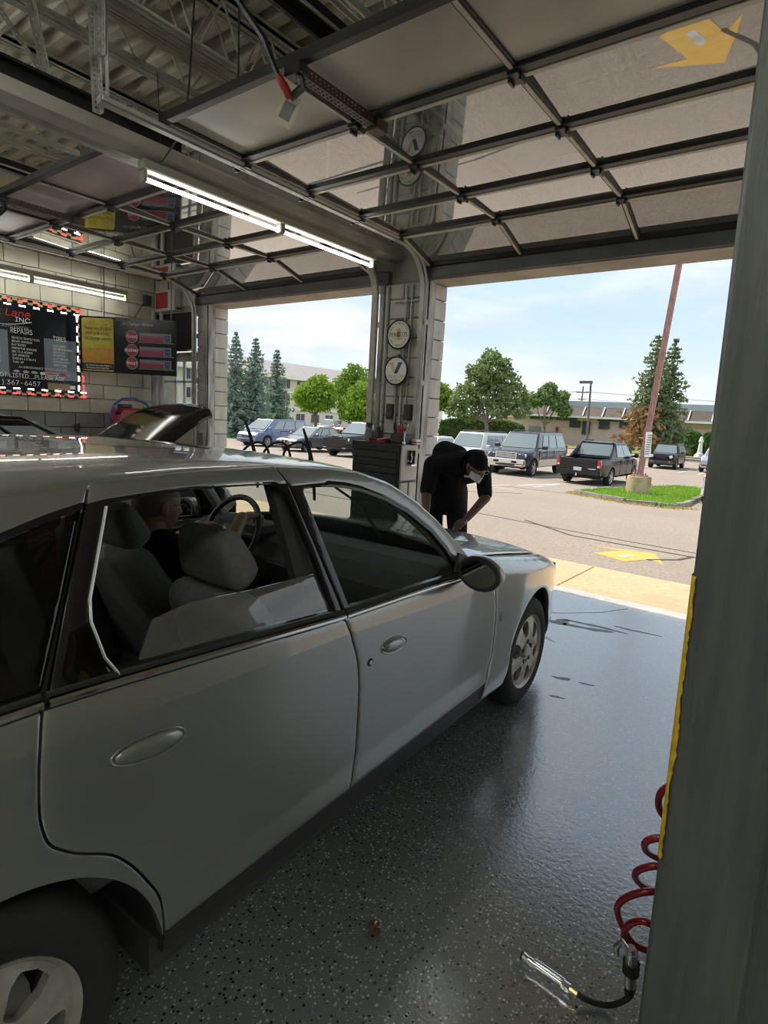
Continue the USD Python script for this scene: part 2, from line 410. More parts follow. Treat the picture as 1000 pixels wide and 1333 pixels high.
# worn spots in the coating near the doorway: thin scuffs, each its own patch
for i, (x, y, rx, ry, an, m) in enumerate([(-1.52, 4.50, .10, .05, .5, 'stain_grey'), (-1.30, 4.52, .16, .035, .2, 'stain_grey'), (-1.72, 4.28, .13, .025, .55, 'stain_grey'),
                                           (-1.28, 4.62, .17, .03, .1, 'stain_grey'), (-1.0, 4.75, .12, .02, .1, 'stain_grey'), (-1.55, 3.60, .05, .022, .4, 'stain_grey'), (-1.12, 3.47, .07, .014, .3, 'stain_dark'),
                                           (-.97, 3.5, .035, .012, .3, 'stain_dark'), (-1.42, 3.16, .05, .01, .4, 'stain_dark'), (-1.22, 3.14, .03, .012, .4, 'stain_dark'), (-1.05, 3.2, .04, .010, .4, 'stain_dark'),
                                           (-1.5, 4.1, .10, .02, -.4, 'scuff_white')]):
    b = B(); b.prism(blot(x, y, rx, ry, an, i, rough=0.5), 0.0006, t=(0, 0, 0.0002)); b.put('worn_patch', m, fl)
for pts in ([(-2.35, 4.05), (-2.0, 4.4), (-1.6, 4.72), (-1.35, 5.0), (-1.2, 5.3)],):
    b = B(); b.prism(LineString(pts).buffer(0.006), 0.0006, t=(0, 0, 0.0002)); b.put('floor_crack', 'stain_grey', fl)

# ---------------------------------------------------------------- outdoor ground
gr = setting('ground')
ys = np.r_[6.75:20:12j, 21.5:34:8j, 40, 60, 90, 140, 260]
b = B(); V = []; F = []
for y in ys:
    V += [(-170, y, zg(y)), (110, y, zg(y))]
for i in range(len(ys) - 1):
    F.append((2 * i, 2 * i + 1, 2 * i + 3, 2 * i + 2))
b.add(V, F); b.put('asphalt', 'asphalt', gr, smooth=False)
x = -20.0
for w in (3.2, 3.1, 3.1, 3.1, 3.1, 2.46, 2.6, 3.0, 3.0, 3.0, 3.0):
    b = B(); v = [(x + .008, 5.535, -.003), (x + w - .008, 5.535, -.003), (x + w - .008, 6.74, -.018), (x + .008, 6.74, -.018)]
    v += [(p[0], p[1], p[2] - .15) for p in v]
    b.add(v, [(0, 1, 2, 3), (0, 4, 5, 1), (1, 5, 6, 2), (2, 6, 7, 3), (3, 7, 4, 0)]); b.put('apron_slab', 'apron', gr, smooth=False)
    x += w
b = B(); b.bb(-20, 14, 5.45, 6.76, -0.35, -0.05); b.put('apron_bed', 'crack_tar', gr)


def drape(poly, lift=0.006, step=0.5):
    """A painted or tarred patch that follows the lot's slope."""
    out = B()
    for g in getattr(poly, 'geoms', [poly]):
        m = trimesh.creation.extrude_polygon(g, lift, engine='earcut')
        v = np.array(m.vertices); v[:, 2] += [zg(q) for q in v[:, 1]]
        out.add(v, m.faces)
    return out


def seg(poly):   # cut along y so that the slope's bends are followed
    return shapely.unary_union([poly]) if poly.bounds[3] - poly.bounds[1] < 1 else shapely.MultiPolygon([g for y in np.arange(poly.bounds[1], poly.bounds[3], 1.0) for g in [poly.intersection(sbox(-200, y, 200, y + 1.0))] if g.geom_type == 'Polygon' and not g.is_empty])


for k, pts in enumerate([[(-9, 10.3), (-6, 10.1), (-3.6, 9.6), (-2.2, 9.4), (0.5, 9.2), (4, 9.3)], [(-4.2, 10.0), (-3.0, 9.0), (-1.6, 8.9), (2, 8.7)], [(-1.62, 7.95), (-1.35, 8.4), (-1.25, 8.9)],
                         [(-7, 16.2), (-7.8, 14.5), (-9.5, 13.9)], [(-14, 8.6), (-10, 8.9), (-6, 8.7)], [(-9.5, 18.5), (-7.4, 18.6), (-5.2, 18.9)]]):
    b = drape(seg(LineString(pts).buffer(0.03 if k else 0.022)), 0.004); b.put('tarred_crack', 'crack_tar', gr, smooth=False)
# the yellow arrow: a wide body and a ragged head
tail = Polygon([(-2.32, 7.66), (-1.77, 7.36), (-1.55, 8.02), (-2.08, 8.36)])
head = Polygon([(-2.60, 8.34), (-2.08, 8.36), (-1.55, 8.02), (-1.30, 7.70), (-1.42, 8.10), (-1.64, 8.72), (-1.95, 8.60)])
ac = (-1.93, 8.0)
for q in (affinity.scale(tail, .84, .84, origin=ac), affinity.scale(head, .84, .84, origin=ac)):
    b = drape(q, 0.004); b.put('arrow_marking', 'arrow_paint', gr, smooth=False)
b = drape(Polygon([(-1.99, 7.80), (-1.90, 7.76), (-1.80, 8.06), (-1.90, 8.12)]), 0.006); b.put('arrow_chip', 'line_paint', gr, smooth=False)
for x0 in (-30.0, -27.2, -24.6, -21.9, -19.2, -16.4, -13.6, -8.2, -5.0):
    b = drape(seg(sbox(x0, 19.8 if x0 == -8.2 else 24.6, x0 + 0.11, 29.8)), 0.004); b.put('stall_line', 'line_paint', gr, smooth=False)
b = drape(seg(Polygon([(-9.6, 15.6), (-9.45, 15.6), (-8.05, 22.8), (-8.25, 22.8)])), 0.004); b.put('stall_line', 'line_paint', gr, smooth=False)
for x0 in (-12.0, -9.8, -7.2, -6.1, -4.6):
    b = drape(seg(sbox(x0, 40.0, x0 + 0.12, 47.0)), 0.004); b.put('stall_line', 'line_paint', gr, smooth=False)
for q in ((-9.3, 17.2, .5, .12), (-8.2, 17.3, .35, .10)):
    b = drape(blot(q[0], q[1], q[2], q[3], .2, 7), 0.004); b.put('paint_spot', 'line_paint', gr, smooth=False)
# far verge and road kerb
b = B(); b.bb(-120, 60, 66, 66.25, -1.0, -0.82, 0.03); b.put('far_kerb', 'kerb', gr)
b = B(); b.bb(-120, 60, 66.25, 77.9, -1.0, -0.86); b.put('far_verge', 'lawn', gr)
b = B(); b.bb(-60, -33.5, 29.5, 60, -1.2, -0.80); b.put('tree_verge', 'lawn', gr)

# ---------------------------------------------------------------- left wall of painted blocks
wl = setting('wall_left')
b = B(); b.bb(-8.6, -8.334, -6, YI, 0, 1.38); b.put('wall_core', 'mortar_grey', wl)
b = B(); b.bb(-8.6, -8.334, -6, YI, 1.38, 4.6); b.put('wall_core', 'mortar_cream', wl)
zc = [-0.02 + 0.2 * k for k in range(22)]
for k, z in enumerate(zc):
    if z < 0.75 or z > 3.5:
        continue
    y = 5.09 - (0.20 if k % 2 else 0.40)
    e = 5.09
    while e > 1.9:
        bb = B(); d = rng.uniform(0, .003)
        bb.bb(-8.34, -8.30 + d, y + .004, e - .004, z + .004, z + .196, 0.006)
        bb.put('block', 'block_grey' if z < 1.3 else rng.choice(['block_cream', 'block_cream_b']), wl)
        e, y = y, y - 0.40
for z0, z1, m in ((0.0, 0.78, 'block_grey'), (3.58, 4.6, 'block_cream')):
    b = B(); b.bb(-8.34, -8.30, -6, 5.09, z0, z1); b.put('wall_face', m, wl)
b = B(); b.bb(-8.34, -8.30, -6, 1.5, 0.78, 1.38); b.put('wall_face', 'block_grey', wl)
b = B(); b.bb(-8.34, -8.30, -6, 1.5, 1.38, 3.58); b.put('wall_face', 'block_cream', wl)

# ---------------------------------------------------------------- front wall: piers, header, jambs
wf = setting('wall_front')
b = B(); b.bb(-8.6, 6.2, YI + .02, YW, HEAD + .02, 4.6); b.put('header', 'wall_dull', wf)
b = B(); b.bb(XL - .2, XP0 + .05, YI, YW - .01, HEAD, HEAD + .022); b.bb(XP1 - .05, XR + .2, YI, YW - .01, HEAD, HEAD + .022); b.put('lintel_plate', 'lintel_soffit', wf)
for xa, xb in ((XL - .25, XP0 + .1), (XP1 - .1, XR + .2)):
    b = B(); b.bb(xa, xb, YI - .045, YI + .01, HEAD + .01, HEAD + .13, 0.01); b.put('lintel_angle', 'lintel_grey', wf)
b = B(); b.bb(XP0 + .035, XP1 - .035, YI + .03, YW - .02, 0, HEAD + .05); b.put('pier_core', 'mortar_cream', wf)
b = B(); b.bb(-8.6, -8.3, YI + .03, YW, 0, HEAD + .05); b.bb(-7.26, XL - .035, YI + .03, YW - .02, 0, HEAD + .05); b.bb(-8.3, -7.26, YI + .03, YW, 0, 1.5); b.bb(-8.3, -7.26, YI + .03, YW, 2.88, HEAD + .05); b.put('pier_core', 'mortar_cream', wf)
b = B(); b.bb(XR + .02, .26, YI, YW, 0, HEAD + .05); b.put('pier_core', 'pier_paint', wf)
b = B(); b.bb(3.30, 6.2, YI, YW, 0, HEAD + .05); b.put('pier_core', 'pier_paint', wf)
for k in range(16):          # jamb and pier blocks, courses of 0.2 m
    z = 0.2 * k - .02; h = min(z + .196, HEAD + .0)
    if z > HEAD - .02:
        break
    for xa, s in ((XL, -1), (XP1, -1), (XP0, 1)):
        bb = B()
        bb.bb(xa, xa + s * .05, YI + .115, YW + rng.uniform(-.004, .004), z + .004, h, 0.008); bb.put('jamb_block', rng.choice(['pier_paint', 'pier_paint_b']), wf)
    for xa, xb in ((XP0 + .10, XP0 + .27 + (k % 2) * .08), (XP0 + .28 + (k % 2) * .08, XP1 - .06)):
        bb = B(); bb.bb(xa, xb, YI, YI + .04, z + .004, h, 0.007); bb.put('pier_block', rng.choice(['pier_paint', 'pier_paint_b']), wf)
    if 1.0 < z < 3:
        for xa, xb in ((-7.25, XL - .06),):
            bb = B(); bb.bb(xa, xb, YI, YI + .04, z + .004, h, 0.007); bb.put('pier_block', rng.choice(['pier_paint', 'pier_paint_b']), wf)
        if z > 2.8:
            bb = B(); bb.bb(-8.29, -7.26, YI, YI + .04, z + .004, h, 0.007); bb.put('pier_block', 'pier_paint_b', wf)
for k in range(4):
    for j in range(3):
        bb = B(); x0 = -8.29 + j * .40 - (k % 2) * .2; bb.bb(max(x0, -8.29) + .004, min(x0 + .396, XL - .06), YI, YI + .04, 2.95 + .2 * k, 3.145 + .2 * k, 0.007); bb.put('pier_block', rng.choice(['pier_paint', 'pier_paint_b']), wf)
# steel angles that edge the openings
for xa, s, z1 in ((XL, -1, HEAD), (XP1, -1, HEAD), (XP0, 1, HEAD)):
    b = B(); b.bb(xa + s * .10, xa - s * .004, YI - .012, YI + .004, 0, z1, .003); b.bb(xa - s * .004, xa + s * .006, YI - .012, YI + .115, 0, z1, .003)
    b.put('jamb_angle', 'grimy_paint', wf)

# ---------------------------------------------------------------- other walls, roof deck
wr = setting('wall_right'); b = B(); b.bb(6.0, 6.2, -6, YI, 0, 4.6); b.put('wall_face', 'block_cream', wr)
wb = setting('wall_back'); b = B(); b.bb(-8.6, 6.2, -6.2, -6, 0, 4.6); b.put('wall_face', 'block_cream', wb)
ce = setting('ceiling')
prof = []; y = -6.0
while y < YI:
    prof += [(y, 4.44), (y + .060, 4.44), (y + .078, 4.365), (y + .155, 4.365), (y + .173, 4.44)]; y += .19
prof = [(min(a, YI), z) for a, z in prof]
b = B(); V = []; F = []
for (a, z) in prof:
    V += [(-8.6, a, z), (6.2, a, z)]
for i in range(len(prof) - 1):
    F.append((2 * i, 2 * i + 2, 2 * i + 3, 2 * i + 1))
b.add(V, F); b.put('deck_sheet', 'deck', ce, smooth=False)
b = B(); b.bb(-8.6, 6.2, -6.2, YW, 4.5, 4.7); b.put('roof_slab', 'wall_dull', ce)


def joist(x, y0, y1, zt, zb, mat='joist_paint'):
    j = thing('bar_joist', None, None, kind='structure')
    for z, s in ((zt - .02, 1), (zb + .02, -1)):
        b = B(); b.bb(x - .05, x - .012, y0, y1, z - .02 * (s > 0), z + .005, 0); b.bb(x + .012, x + .05, y0, y1, z - .02 * (s > 0), z + .005)
        b.bb(x - .05, x - .044, y0, y1, z - .02, z + .03); b.bb(x + .044, x + .05, y0, y1, z - .02, z + .03); b.put('chord', mat, j)
    n = int((y1 - y0) / .42); b = B()
    for k in range(n):
        ya = y0 + .42 * k
        b.tube([(x, ya, zb + .02), (x, ya + .21, zt - .02)], .009, 6); b.tube([(x, ya + .21, zt - .02), (x, ya + .42, zb + .02)], .009, 6)
    b.put('web_rod', mat, j, kind='stuff')


for x in (-6.8, -5.6, -4.45, -2.7, -1.6, -0.5, 0.6):
    joist(x, -2.0, YI, 4.35, 4.0)
for s in (-.062, .062):
    joist(-3.80 + s, -2.0, YI, 4.35, 3.90)
# cross bridging
for y in (1.9, 4.2):
    b = B(); b.bar((-8.3, y, 4.06), (6.0, y, 4.06), .03, .03); b.put('bridging_angle', 'joist_paint', ce)
gi = thing('roof_beam', None, None, kind='structure')
b = B(); b.bb(-3.92, -3.75, -3.0, YI, 3.165, 3.18); b.bb(-3.92, -3.905, -3.0, YI, 3.18, 3.245); b.bb(-3.765, -3.75, -3, YI, 3.18, 3.245); b.put('bottom_channel', 'beam_paint', gi)
b = B(); b.bb(-3.82, -3.805, 2.70, YI, 3.18, 3.52)
for k in range(3):
    b.bb(-3.86, -3.76, 3.1 + k * .7, 3.112 + k * .7, 3.18, 3.50)
b.put('web_plate', 'beam_paint', gi)
b = B(); b.bb(-3.985, -3.86, -3.0, 2.62, 3.285, 3.30); b.bb(-3.985, -3.86, -3.0, 2.62, 3.385, 3.40); b.bb(-3.93, -3.915, -3.0, 2.62, 3.30, 3.385); b.put('dark_rail', 'beam_dark', gi)
b = B(); b.bb(-8.3, 6.0, -1.2, -1.05, 3.75, 4.02); b.put('cross_beam', 'beam_paint', gi)
# ---------------------------------------------------------------- overhead doors, rolled up under the roof
def section_frame(z0, y0, z1, y1):
    """Maps (u along the section, v up) to (y, z)."""
    d = np.array([y1 - y0, z1 - z0]); L = np.linalg.norm(d); d /= L
    n = np.array([-d[1], d[0]])
    return L, (lambda u, v: np.array([y0, z0]) + d * u + n * v)


def put_bar(parent, name, mat, x0, x1, fm, u0, u1, v0, v1, ch=0.003):
    b = B(); b.bb(x0, x1, u0, u1, v0, v1, ch)
    v = np.vstack(b.v); q = np.array([fm(a, c) for a, c in v[:, 1:]])
    b.v = [np.c_[v[:, 0], q]]
    b.put(name, mat, parent)


def overhead_door(x0, x1, mull, label, panel_mat, lit=True):
    d = thing('overhead_door', label, 'garage door', (x0, 2.1, 3.2))
    ys = [2.12, 2.76, 3.37, 3.98, 4.55]
    secs = [(3.2, ys[i], 3.2, ys[i + 1]) for i in range(4)] + [(3.2, 4.56, 3.035, 5.09)]
    xs = [x0] + mull + [x1]
    for i, s in enumerate(secs):
        L, fm = section_frame(*s)
        put_bar(d, 'section_rail', 'door_dark', x0, x1, fm, L - .062, L - .008, -.004, .045)
        put_bar(d, 'section_rail', 'door_dark' if i == 0 else 'door_alu', x0, x1, fm, .0, .05 if i == 0 else .034, -.006, .045)
        if i == 4:
            put_bar(d, 'bottom_seal', 'door_alu', x0, x1, fm, L - .006, L + .028, -.012, .045)
        for j, x in enumerate(xs):
            w = .05 if 0 < j < len(xs) - 1 else .06
            xa = x if j == 0 else x - w if j == len(xs) - 1 else x - w / 2
            put_bar(d, 'stile', 'door_dark', xa, xa + w, fm, .03, L - .05, .006, .045)
            put_bar(d, 'stile_face', 'door_alu', xa + w * .28, xa + w * .74, fm, .03, L - .055, -.004, .008)
        for j in range(len(xs) - 1):
            if i == 0:
                put_bar(d, 'door_panel', panel_mat, xs[j] + .02, xs[j + 1] - .02, fm, .03, L - .05, .020, .036)
            else:
                tl = (0, .022, .012, .014, 0)[i]     # the panes do not sit quite square in their frames
                put_bar(d, 'glass_pane', 'door_glass', xs[j] + .024, xs[j + 1] - .024, lambda u, v: fm(u, v - tl * (u / L - .5)), .032, L - .058, .022, .026, 0)
    for i in range(1, 5):        # hinges and edge rollers at each joint
        y = ys[i]
        for j, x in enumerate(xs):
            e = j in (0, len(xs) - 1)
            b = B(); b.bb(x - .028, x + .028, y - .05, y + .055, 3.182, 3.2, .003); b.bb(x - .034, x - .022, y - .02, y + .035, 3.165, 3.20); b.bb(x + .022, x + .034, y - .02, y + .035, 3.165, 3.20)
            if e:
                s = -1 if j == 0 else 1
                b.cyl((x, y, 3.185), (x + s * .09, y, 3.185), .008, n=8); b.cyl((x + s * .075, y, 3.185), (x + s * .10, y, 3.185), .026, n=14)
            b.put('roller_hinge' if e else 'hinge', 'black_metal', d)
    # perforated strut and drawbar on the top section
    return d


def perforated(b, a, c, w, up, hole=.006, step=.03, th=.003, rows=1):
    a, c = np.asarray(a, float), np.asarray(c, float); L = np.linalg.norm(c - a)
    p = sbox(0, -w / 2, L, w / 2); hs = []
    for k in range(int(L / step)):
        for r in range(rows):
            hs.append(Point(step * (k + .5), (r - (rows - 1) / 2) * w / max(rows, 1) * .8).buffer(hole, 2))
    p = p.difference(shapely.unary_union(hs))
    t = (c - a) / L; s = np.cross(t, up); s /= np.linalg.norm(s); n = np.cross(t, s)
    return b.prism(p, th, np.array([t, s, n]).T, a)


def opener(dx, label_arm, y_top=2.13):
    """The drawbar that ties the door to its operator: strut, elbow arm, release."""
    t = thing('opener_drawbar', label_arm, 'door opener', (dx, y_top, 3.1))
    b = B(); perforated(b, (dx - .025, 2.10, 3.165), (dx - .025, 2.76, 3.165), .05, (1, 0, 0), rows=2); perforated(b, (dx + .025, 2.10, 3.165), (dx + .025, 2.76, 3.165), .05, (1, 0, 0), rows=2)
    perforated(b, (dx, 2.10, 3.142), (dx, 2.76, 3.142), .055, (0, 0, 1), rows=2)
    b.bb(dx - .04, dx + .04, 2.70, 2.80, 3.128, 3.19, .004); b.put('strut', 'brown_strut', t)
    b = B(); b.tube([(dx + .01, 2.13, 3.15), (dx + .02, 2.15, 3.09), (dx - .03, 2.12, 3.045)], [.022, .022, .018], 8); b.bb(dx - .05, dx + .05, 2.09, 2.16, 3.13, 3.18, .006); b.put('elbow', 'black_metal', t)
    b = B(); b.tube([(dx - .03, 2.12, 3.045), (dx - .04, 2.09, 3.085), (dx - .06, 2.065, 3.13)], [.018, .021, .015], 8); b.put('release_grip', 'red_plastic', t)
    b = B(); b.tube([(dx - .06, 2.065, 3.13), (dx - .12, 2.03, 3.28), (dx - .235, 1.967, 3.45), (dx - .30, 1.90, 3.62)], [.013, .016, .016, .016], 6); b.put('arm_strap', 'black_metal', t)
    return t


door_l = overhead_door(-7.22, -4.10, [-6.17, -5.14], 'raised glass door whose top panel is mauve, over the bay of the raised hood', 'door_panel_mauve')
door_r = overhead_door(-3.40, -0.36, [-2.41, -1.42], 'raised glass door with a pale top panel, over the silver wagon', 'door_panel')
opener(-2.25, 'perforated strut and arm on the pale top panel of the raised door')
opener(-5.72, 'perforated strut and arm on the mauve top panel of the raised door')
t = thing('hanging_tag', 'faded paper tag hanging from the red release grip', 'tag', (-2.34, 2.15, 3.10))
b = B(); b.mesh(trimesh.creation.box([.10, .004, .14]), rot3(0.1, .5, .5), (-2.335, 2.155, 3.02)); b.put('card', 'tag_paper', t)
b = B(); b.mesh(trimesh.creation.box([.06, .006, .08]), rot3(0.1, .5, .5), (-2.336, 2.154, 3.015)); b.put('print_panel', 'mid_grey', t)
for x, lab in ((-2.25, 'twin black opener rail above the pale top panel'), (-5.72, 'twin black opener rail above the mauve top panel')):
    t = thing('opener_rail', lab, 'door opener rail', (x, 0, 3.4))
    for s in (-1, 1):
        b = B(); b.bb(x + s * .045 - .02, x + s * .045 + .02, -1.2, 4.9, 3.42, 3.47, .004); b.put('rail', 'black_metal', t)
    b = B(); b.bb(x - .07, x - .062, -1.2, 4.9, 3.405, 3.42); b.bb(x + .062, x + .07, -1.2, 4.9, 3.405, 3.42); b.put('rail_lip', 'galv', t)
    b = B(); b.bb(x - .2, x + .2, -1.75, -1.2, 3.35, 3.60, .03); b.put('motor_box', 'dark_grey', t)
    b = B(); perforated(b, (x, -1.0, 3.47), (x, -1.0, 4.05), .03, (0, 1, 0)); perforated(b, (x, 1.2, 3.47), (x, 1.2, 4.05), .03, (0, 1, 0)); b.put('hanger', 'galv', t)
b = B(); b.bb(-1.97, -1.77, -.4, 4.6, 3.60, 3.78, .01); b.bb(-2.03, -1.71, -.4, 4.6, 3.78, 3.795)
tag(b.put('vent_trunk', 'beam_dark'), 'wide black sheet metal trunk running beside the opener rail', 'duct')

# tracks
def track(x, side, label, ys=0.2):
    t = thing('door_track', label, 'door track', (x, YI, 0))
    R = .38; zt = 3.185
    P = [(x, ys, zt), (x, YI - .06 - R, zt)] + [(x, YI - .06 - R + R * math.sin(a), zt - R + R * math.cos(a)) for a in np.linspace(.15, PI / 2, 9)] + [(x, YI - .06, 0.02)]
    b = B(); b.tube(P, .034, 4, flat=.75); b.put('rail', 'galv', t, smooth=20)
    Q = [(x - side * .045, p[1], p[2]) for p in P]
    b = B(); b.tube(Q, .012, 6); b.put('rail_lip', 'light_grey', t)
    b = B()
    for y in (ys + .05, 3.6):
        b.bar((x, y, zt), (x, y, 4.05), .035, .004, (0, 1, 0))
    b.put('hanger', 'galv', t)
    b = B()
    for z in (.5, 1.2, 1.9, 2.5):
        b.bb(x - .04, x + .04, YI - .05, YI + .0, z, z + .05)
    b.put('wall_bracket', 'grimy_paint', t)


track(-3.425, -1, 'steel door track curving down the block pier beside the silver wagon', 1.78)
track(-4.02, 1, 'steel door track curving down the pier side nearer the raised hood')
track(-7.245, -1, 'steel door track curving down beside the small window')
track(-0.29, 1, 'steel door track behind the near steel column')
# perforated hangers in a V, and long tracks' support rail
def angle_strap(b, a, c, w=.042):
    perforated(b, np.array(a) - (w / 2, 0, 0), np.array(c) - (w / 2, 0, 0), w, (1, 0, 0.0), .0065, .027); perforated(b, np.array(a) + (0, w / 2, 0), np.array(c) + (0, w / 2, 0), w, (0, 1, 0.0), .0065, .027)


for (a, c, a2, c2, lab) in (((-3.52, 1.80, 4.10), (-3.47, 1.80, 3.14), (-3.40, 1.80, 4.10), (-3.44, 1.80, 3.42), 'doubled perforated hanger strap holding the track over the wagon'), ((-4.16, 1.72, 4.10), (-4.05, 1.85, 3.18), None, None, 'perforated hanger strap ending at the track of the mauve door')):
    t = thing('hanger_strap', lab, 'hanger', a)
    b = B(); angle_strap(b, a, c); b.put('strap', 'galv', t)
    if a2:
        b = B(); angle_strap(b, a2, c2); b.put('strap', 'galv', t)
b = B(); perforated(b, (-4.16, 1.50, 3.86), (-4.11, 1.82, 3.48), .036, (1, 0, 0.2), .0065, .027)
tag(b.put('brace_strap', 'galv'), 'slanting perforated strap bracing the hanger of the mauve door track', 'hanger')
b = B(); b.bar((-4.22, -1.0, 3.17), (-4.22, 2.05, 3.17), .03, .03); tag(b.put('angle_rail', 'galv'), 'pale angle iron rail alongside the track of the mauve door', 'rail')
for (P_, lab) in ((((-3.66, 2.55, 4.2), (-3.64, 2.5, 3.7), (-3.62, 2.45, 3.35), (-3.75, 2.36, 3.13)), 'thin drooping wire that drops to the strip light end'), (((-3.30, 2.62, 4.2), (-3.30, 2.62, 3.75), (-3.30, 2.62, 3.30)), 'thin rod hanger with a hook above the pale door panel')):
    b = B(); b.tube(P_, .006, 6); tag(b.put('hanger_wire', 'dark_grey'), lab, 'wire')

# ---------------------------------------------------------------- strip lights
def strip_light(p0, label, lamp='tube_glow'):
    """Two tube lengths end to end along y, in a shallow white channel."""
    x, y, z = p0
    t = thing('strip_light', label, 'light fixture', (x, y, z))
    b = B(); b.bb(x - .045, x + .045, y, y + 2.46, z + .03, z + .095, .008); b.put('channel', 'lamp_body', t)
    for k in range(2):
        b = B(); b.cyl((x, y + .03 + 1.225 * k, z - .022), (x, y + 1.205 + 1.225 * k, z - .022), .0145, n=12); b.put('tube', lamp, t)
        for yy in (y + .005 + 1.225 * k, y + 1.205 + 1.225 * k):
            b = B(); b.bb(x - .03, x + .03, yy, yy + .024, z - .042, z + .03, .004); b.put('lamp_holder', 'lamp_body', t)
    b = B(); b.tube([(x, y + .15, z + .085), (x + .005, y + .12, 3.7 if z < 3.5 else z + .3)], .004, 5); b.tube([(x, y + 2.3, z + .085), (x, y + 2.3, z + .3)], .004, 5); b.put('hanger_wire', 'dark_grey', t)
    return t


strip_light((-3.83, 2.262, 3.045), 'tube strip light hung under the beam between the two raised doors', 'tube_glow_mid')
strip_light((-8.03, 2.05, 2.985), 'tube strip light high on the block wall above the menu boards', 'tube_glow_soft')
strip_light((-3.83, -1.5, 3.045), 'tube strip light under the beam behind the viewer')
strip_light((-8.16, -2.2, 2.985), 'tube strip light further back along the block wall')
strip_light((-1.9, -5.0, 3.6), 'tube strip light over the back of the wagon bay')
strip_light((1.6, -5.2, 3.6), 'tube strip light by the opposite wall at the back')
strip_light((1.6, -2.4, 3.6), 'tube strip light over the bay beside the steel column')
strip_light((4.4, -2.6, 3.6), 'tube strip light over the outer side of that bay')
strip_light((-5.9, -4.8, 3.6), 'tube strip light over the back of the far bay')
strip_light((-1.9, -2.4, 3.6), 'tube strip light over the middle of the wagon bay')
strip_light((-5.9, -1.9, 3.6), 'tube strip light over the middle of the far bay')
# ---------------------------------------------------------------- the silver wagon
MATS['car_paint'] = usdkit.material(stage, '/World/Looks/car_paint', {
    'g': ('geometry', {}), 'n': ('noise_texture', {'scale': 900.0, 'detail': 1.0}), 'r': ('rgb_ramp', {'ramp': [(0.3, (0.215, 0.226, 0.214)), (0.7, (0.270, 0.282, 0.268))]}),
    'p': ('principled_bsdf', {'metallic': 0.6, 'roughness': 0.30, 'coat_weight': 1.0, 'coat_roughness': 0.03})},
    [('g.position', 'n.vector'), ('n.fac', 'r.fac'), ('r.color', 'p.base_color')], surface='p.BSDF')
pane('lowered_tint', (0.62, 0.70, 0.69), 1.6, dirt=0.10, boost=1.5)
M('car_trim', (0.022, 0.023, 0.024), 0.5)
M('car_gloss_trim', (0.010, 0.010, 0.011), 0.12)
M('car_inside', (0.060, 0.066, 0.064), 0.75, var=0.12, vs=30)
M('car_inside_dark', (0.030, 0.033, 0.033), 0.8, var=0.12, vs=30)
M('seat_cloth', (0.13, 0.138, 0.132), 0.9, var=0.12, vs=60)
M('headliner', (0.30, 0.30, 0.28), 0.9)
M('rim_alloy', (0.46, 0.44, 0.40), 0.38, metal=0.55, var=0.15, vs=18)
M('lamp_clear', (0.60, 0.62, 0.62), 0.08, coat=1.0)
M('lamp_amber', (0.55, 0.18, 0.02), 0.15, coat=1.0)
M('lamp_red', (0.42, 0.015, 0.02), 0.15, coat=1.0)
MATS['mirror_face'] = usdkit.material(stage, '/World/Looks/mirror_face', {'g': ('glossy_bsdf', {'color': (0.34, 0.35, 0.36), 'roughness': 0.0})}, [], surface='g.BSDF')

ZC = ([-1.2, .07, .14, .37, .65, 1.065, 1.52, 2.1, 2.88, 3.2, 3.6], [.95, .943, .936, .928, .919, .903, .872, .852, .775, .69, .56])
ZB = ([-1.1, .16, .29, .6, 1.0, 1.33, 1.75, 2.0], [1.03, 1.018, 1.012, .993, .966, .954, .936, .925])
ZS = ([-1.05, -.7, -.3, 0.0, .162, .338, .60, .884, 1.14, 1.30, 1.469, 1.596, 1.722, 1.844, 1.93], [1.16, 1.25, 1.325, 1.365, 1.382, 1.395, 1.407, 1.408, 1.391, 1.369, 1.32, 1.254, 1.163, 1.041, .95])
HG = ([1.9, 2.2, 2.6, 3.04, 3.3, 3.45, 3.55], [.75, .735, .705, .68, .62, .58, .55], [.96, .934, .872, .80, .74, .69, .66])   # hood gap: l, half width, height


def cw(l, z):
    """Half width of the body at station l and height z."""
    l = np.asarray(l, float); z = np.asarray(z, float)
    zc, zb = np.interp(l, *ZC), np.interp(l, *ZB)
    base = ([.15, .25, .33, .38, .45, .56, .70, .80, 1.0], [.80, .845, .868, .872, .867, .870, .872, .871, .865])
    ww = np.interp(z, *base)
    ww = np.where(z > zc, np.interp(zc, *base) - .22 * (z - zc), ww)
    ww = np.where((z > zb) & (l < 2.0), np.interp(zc, *base) - .22 * (zb - zc) - .44 * (z - zb), ww)
    ww = ww - .26 * np.clip((l - 2.3) / 1.35, 0, 1) ** 2.6 - .06 * np.clip(-l / 1.1, 0, 1) ** 2
    hz, hw = np.interp(l, HG[0], HG[2]), np.interp(l, HG[0], HG[1])      # fender tops roll over to the hood
    u = np.clip((z - zc) / np.maximum(hz - zc, .01), 0, 1)
    roll = ww + (hw - ww) * (1 - np.sqrt(np.clip(1 - u ** 2, 0, 1)))
    k = np.clip((l - 1.88) / .12, 0, 1)
    return np.where(z > zc, ww * (1 - k) + roll * k, ww)


CAR_LOC = (P_CX, P_CY, P_A) = (-1.08553, 0.28242, 0.030487)
car = thing('station_wagon', 'silver station wagon with its front window down, standing nose out in the bay', 'car',
            (P_CX - .83 * math.cos(P_A), P_CY - .83 * math.sin(P_A), 0), P_A)


def cput(b, name, mat, parent=None, smooth=35, **k):
    return b.put(name, mat, parent or car, smooth, world=False, **k)


def ring_pts(r, step):
    return np.array([r.interpolate(d).coords[0] for d in np.linspace(0, r.length, max(8, int(r.length / step)), endpoint=False)])


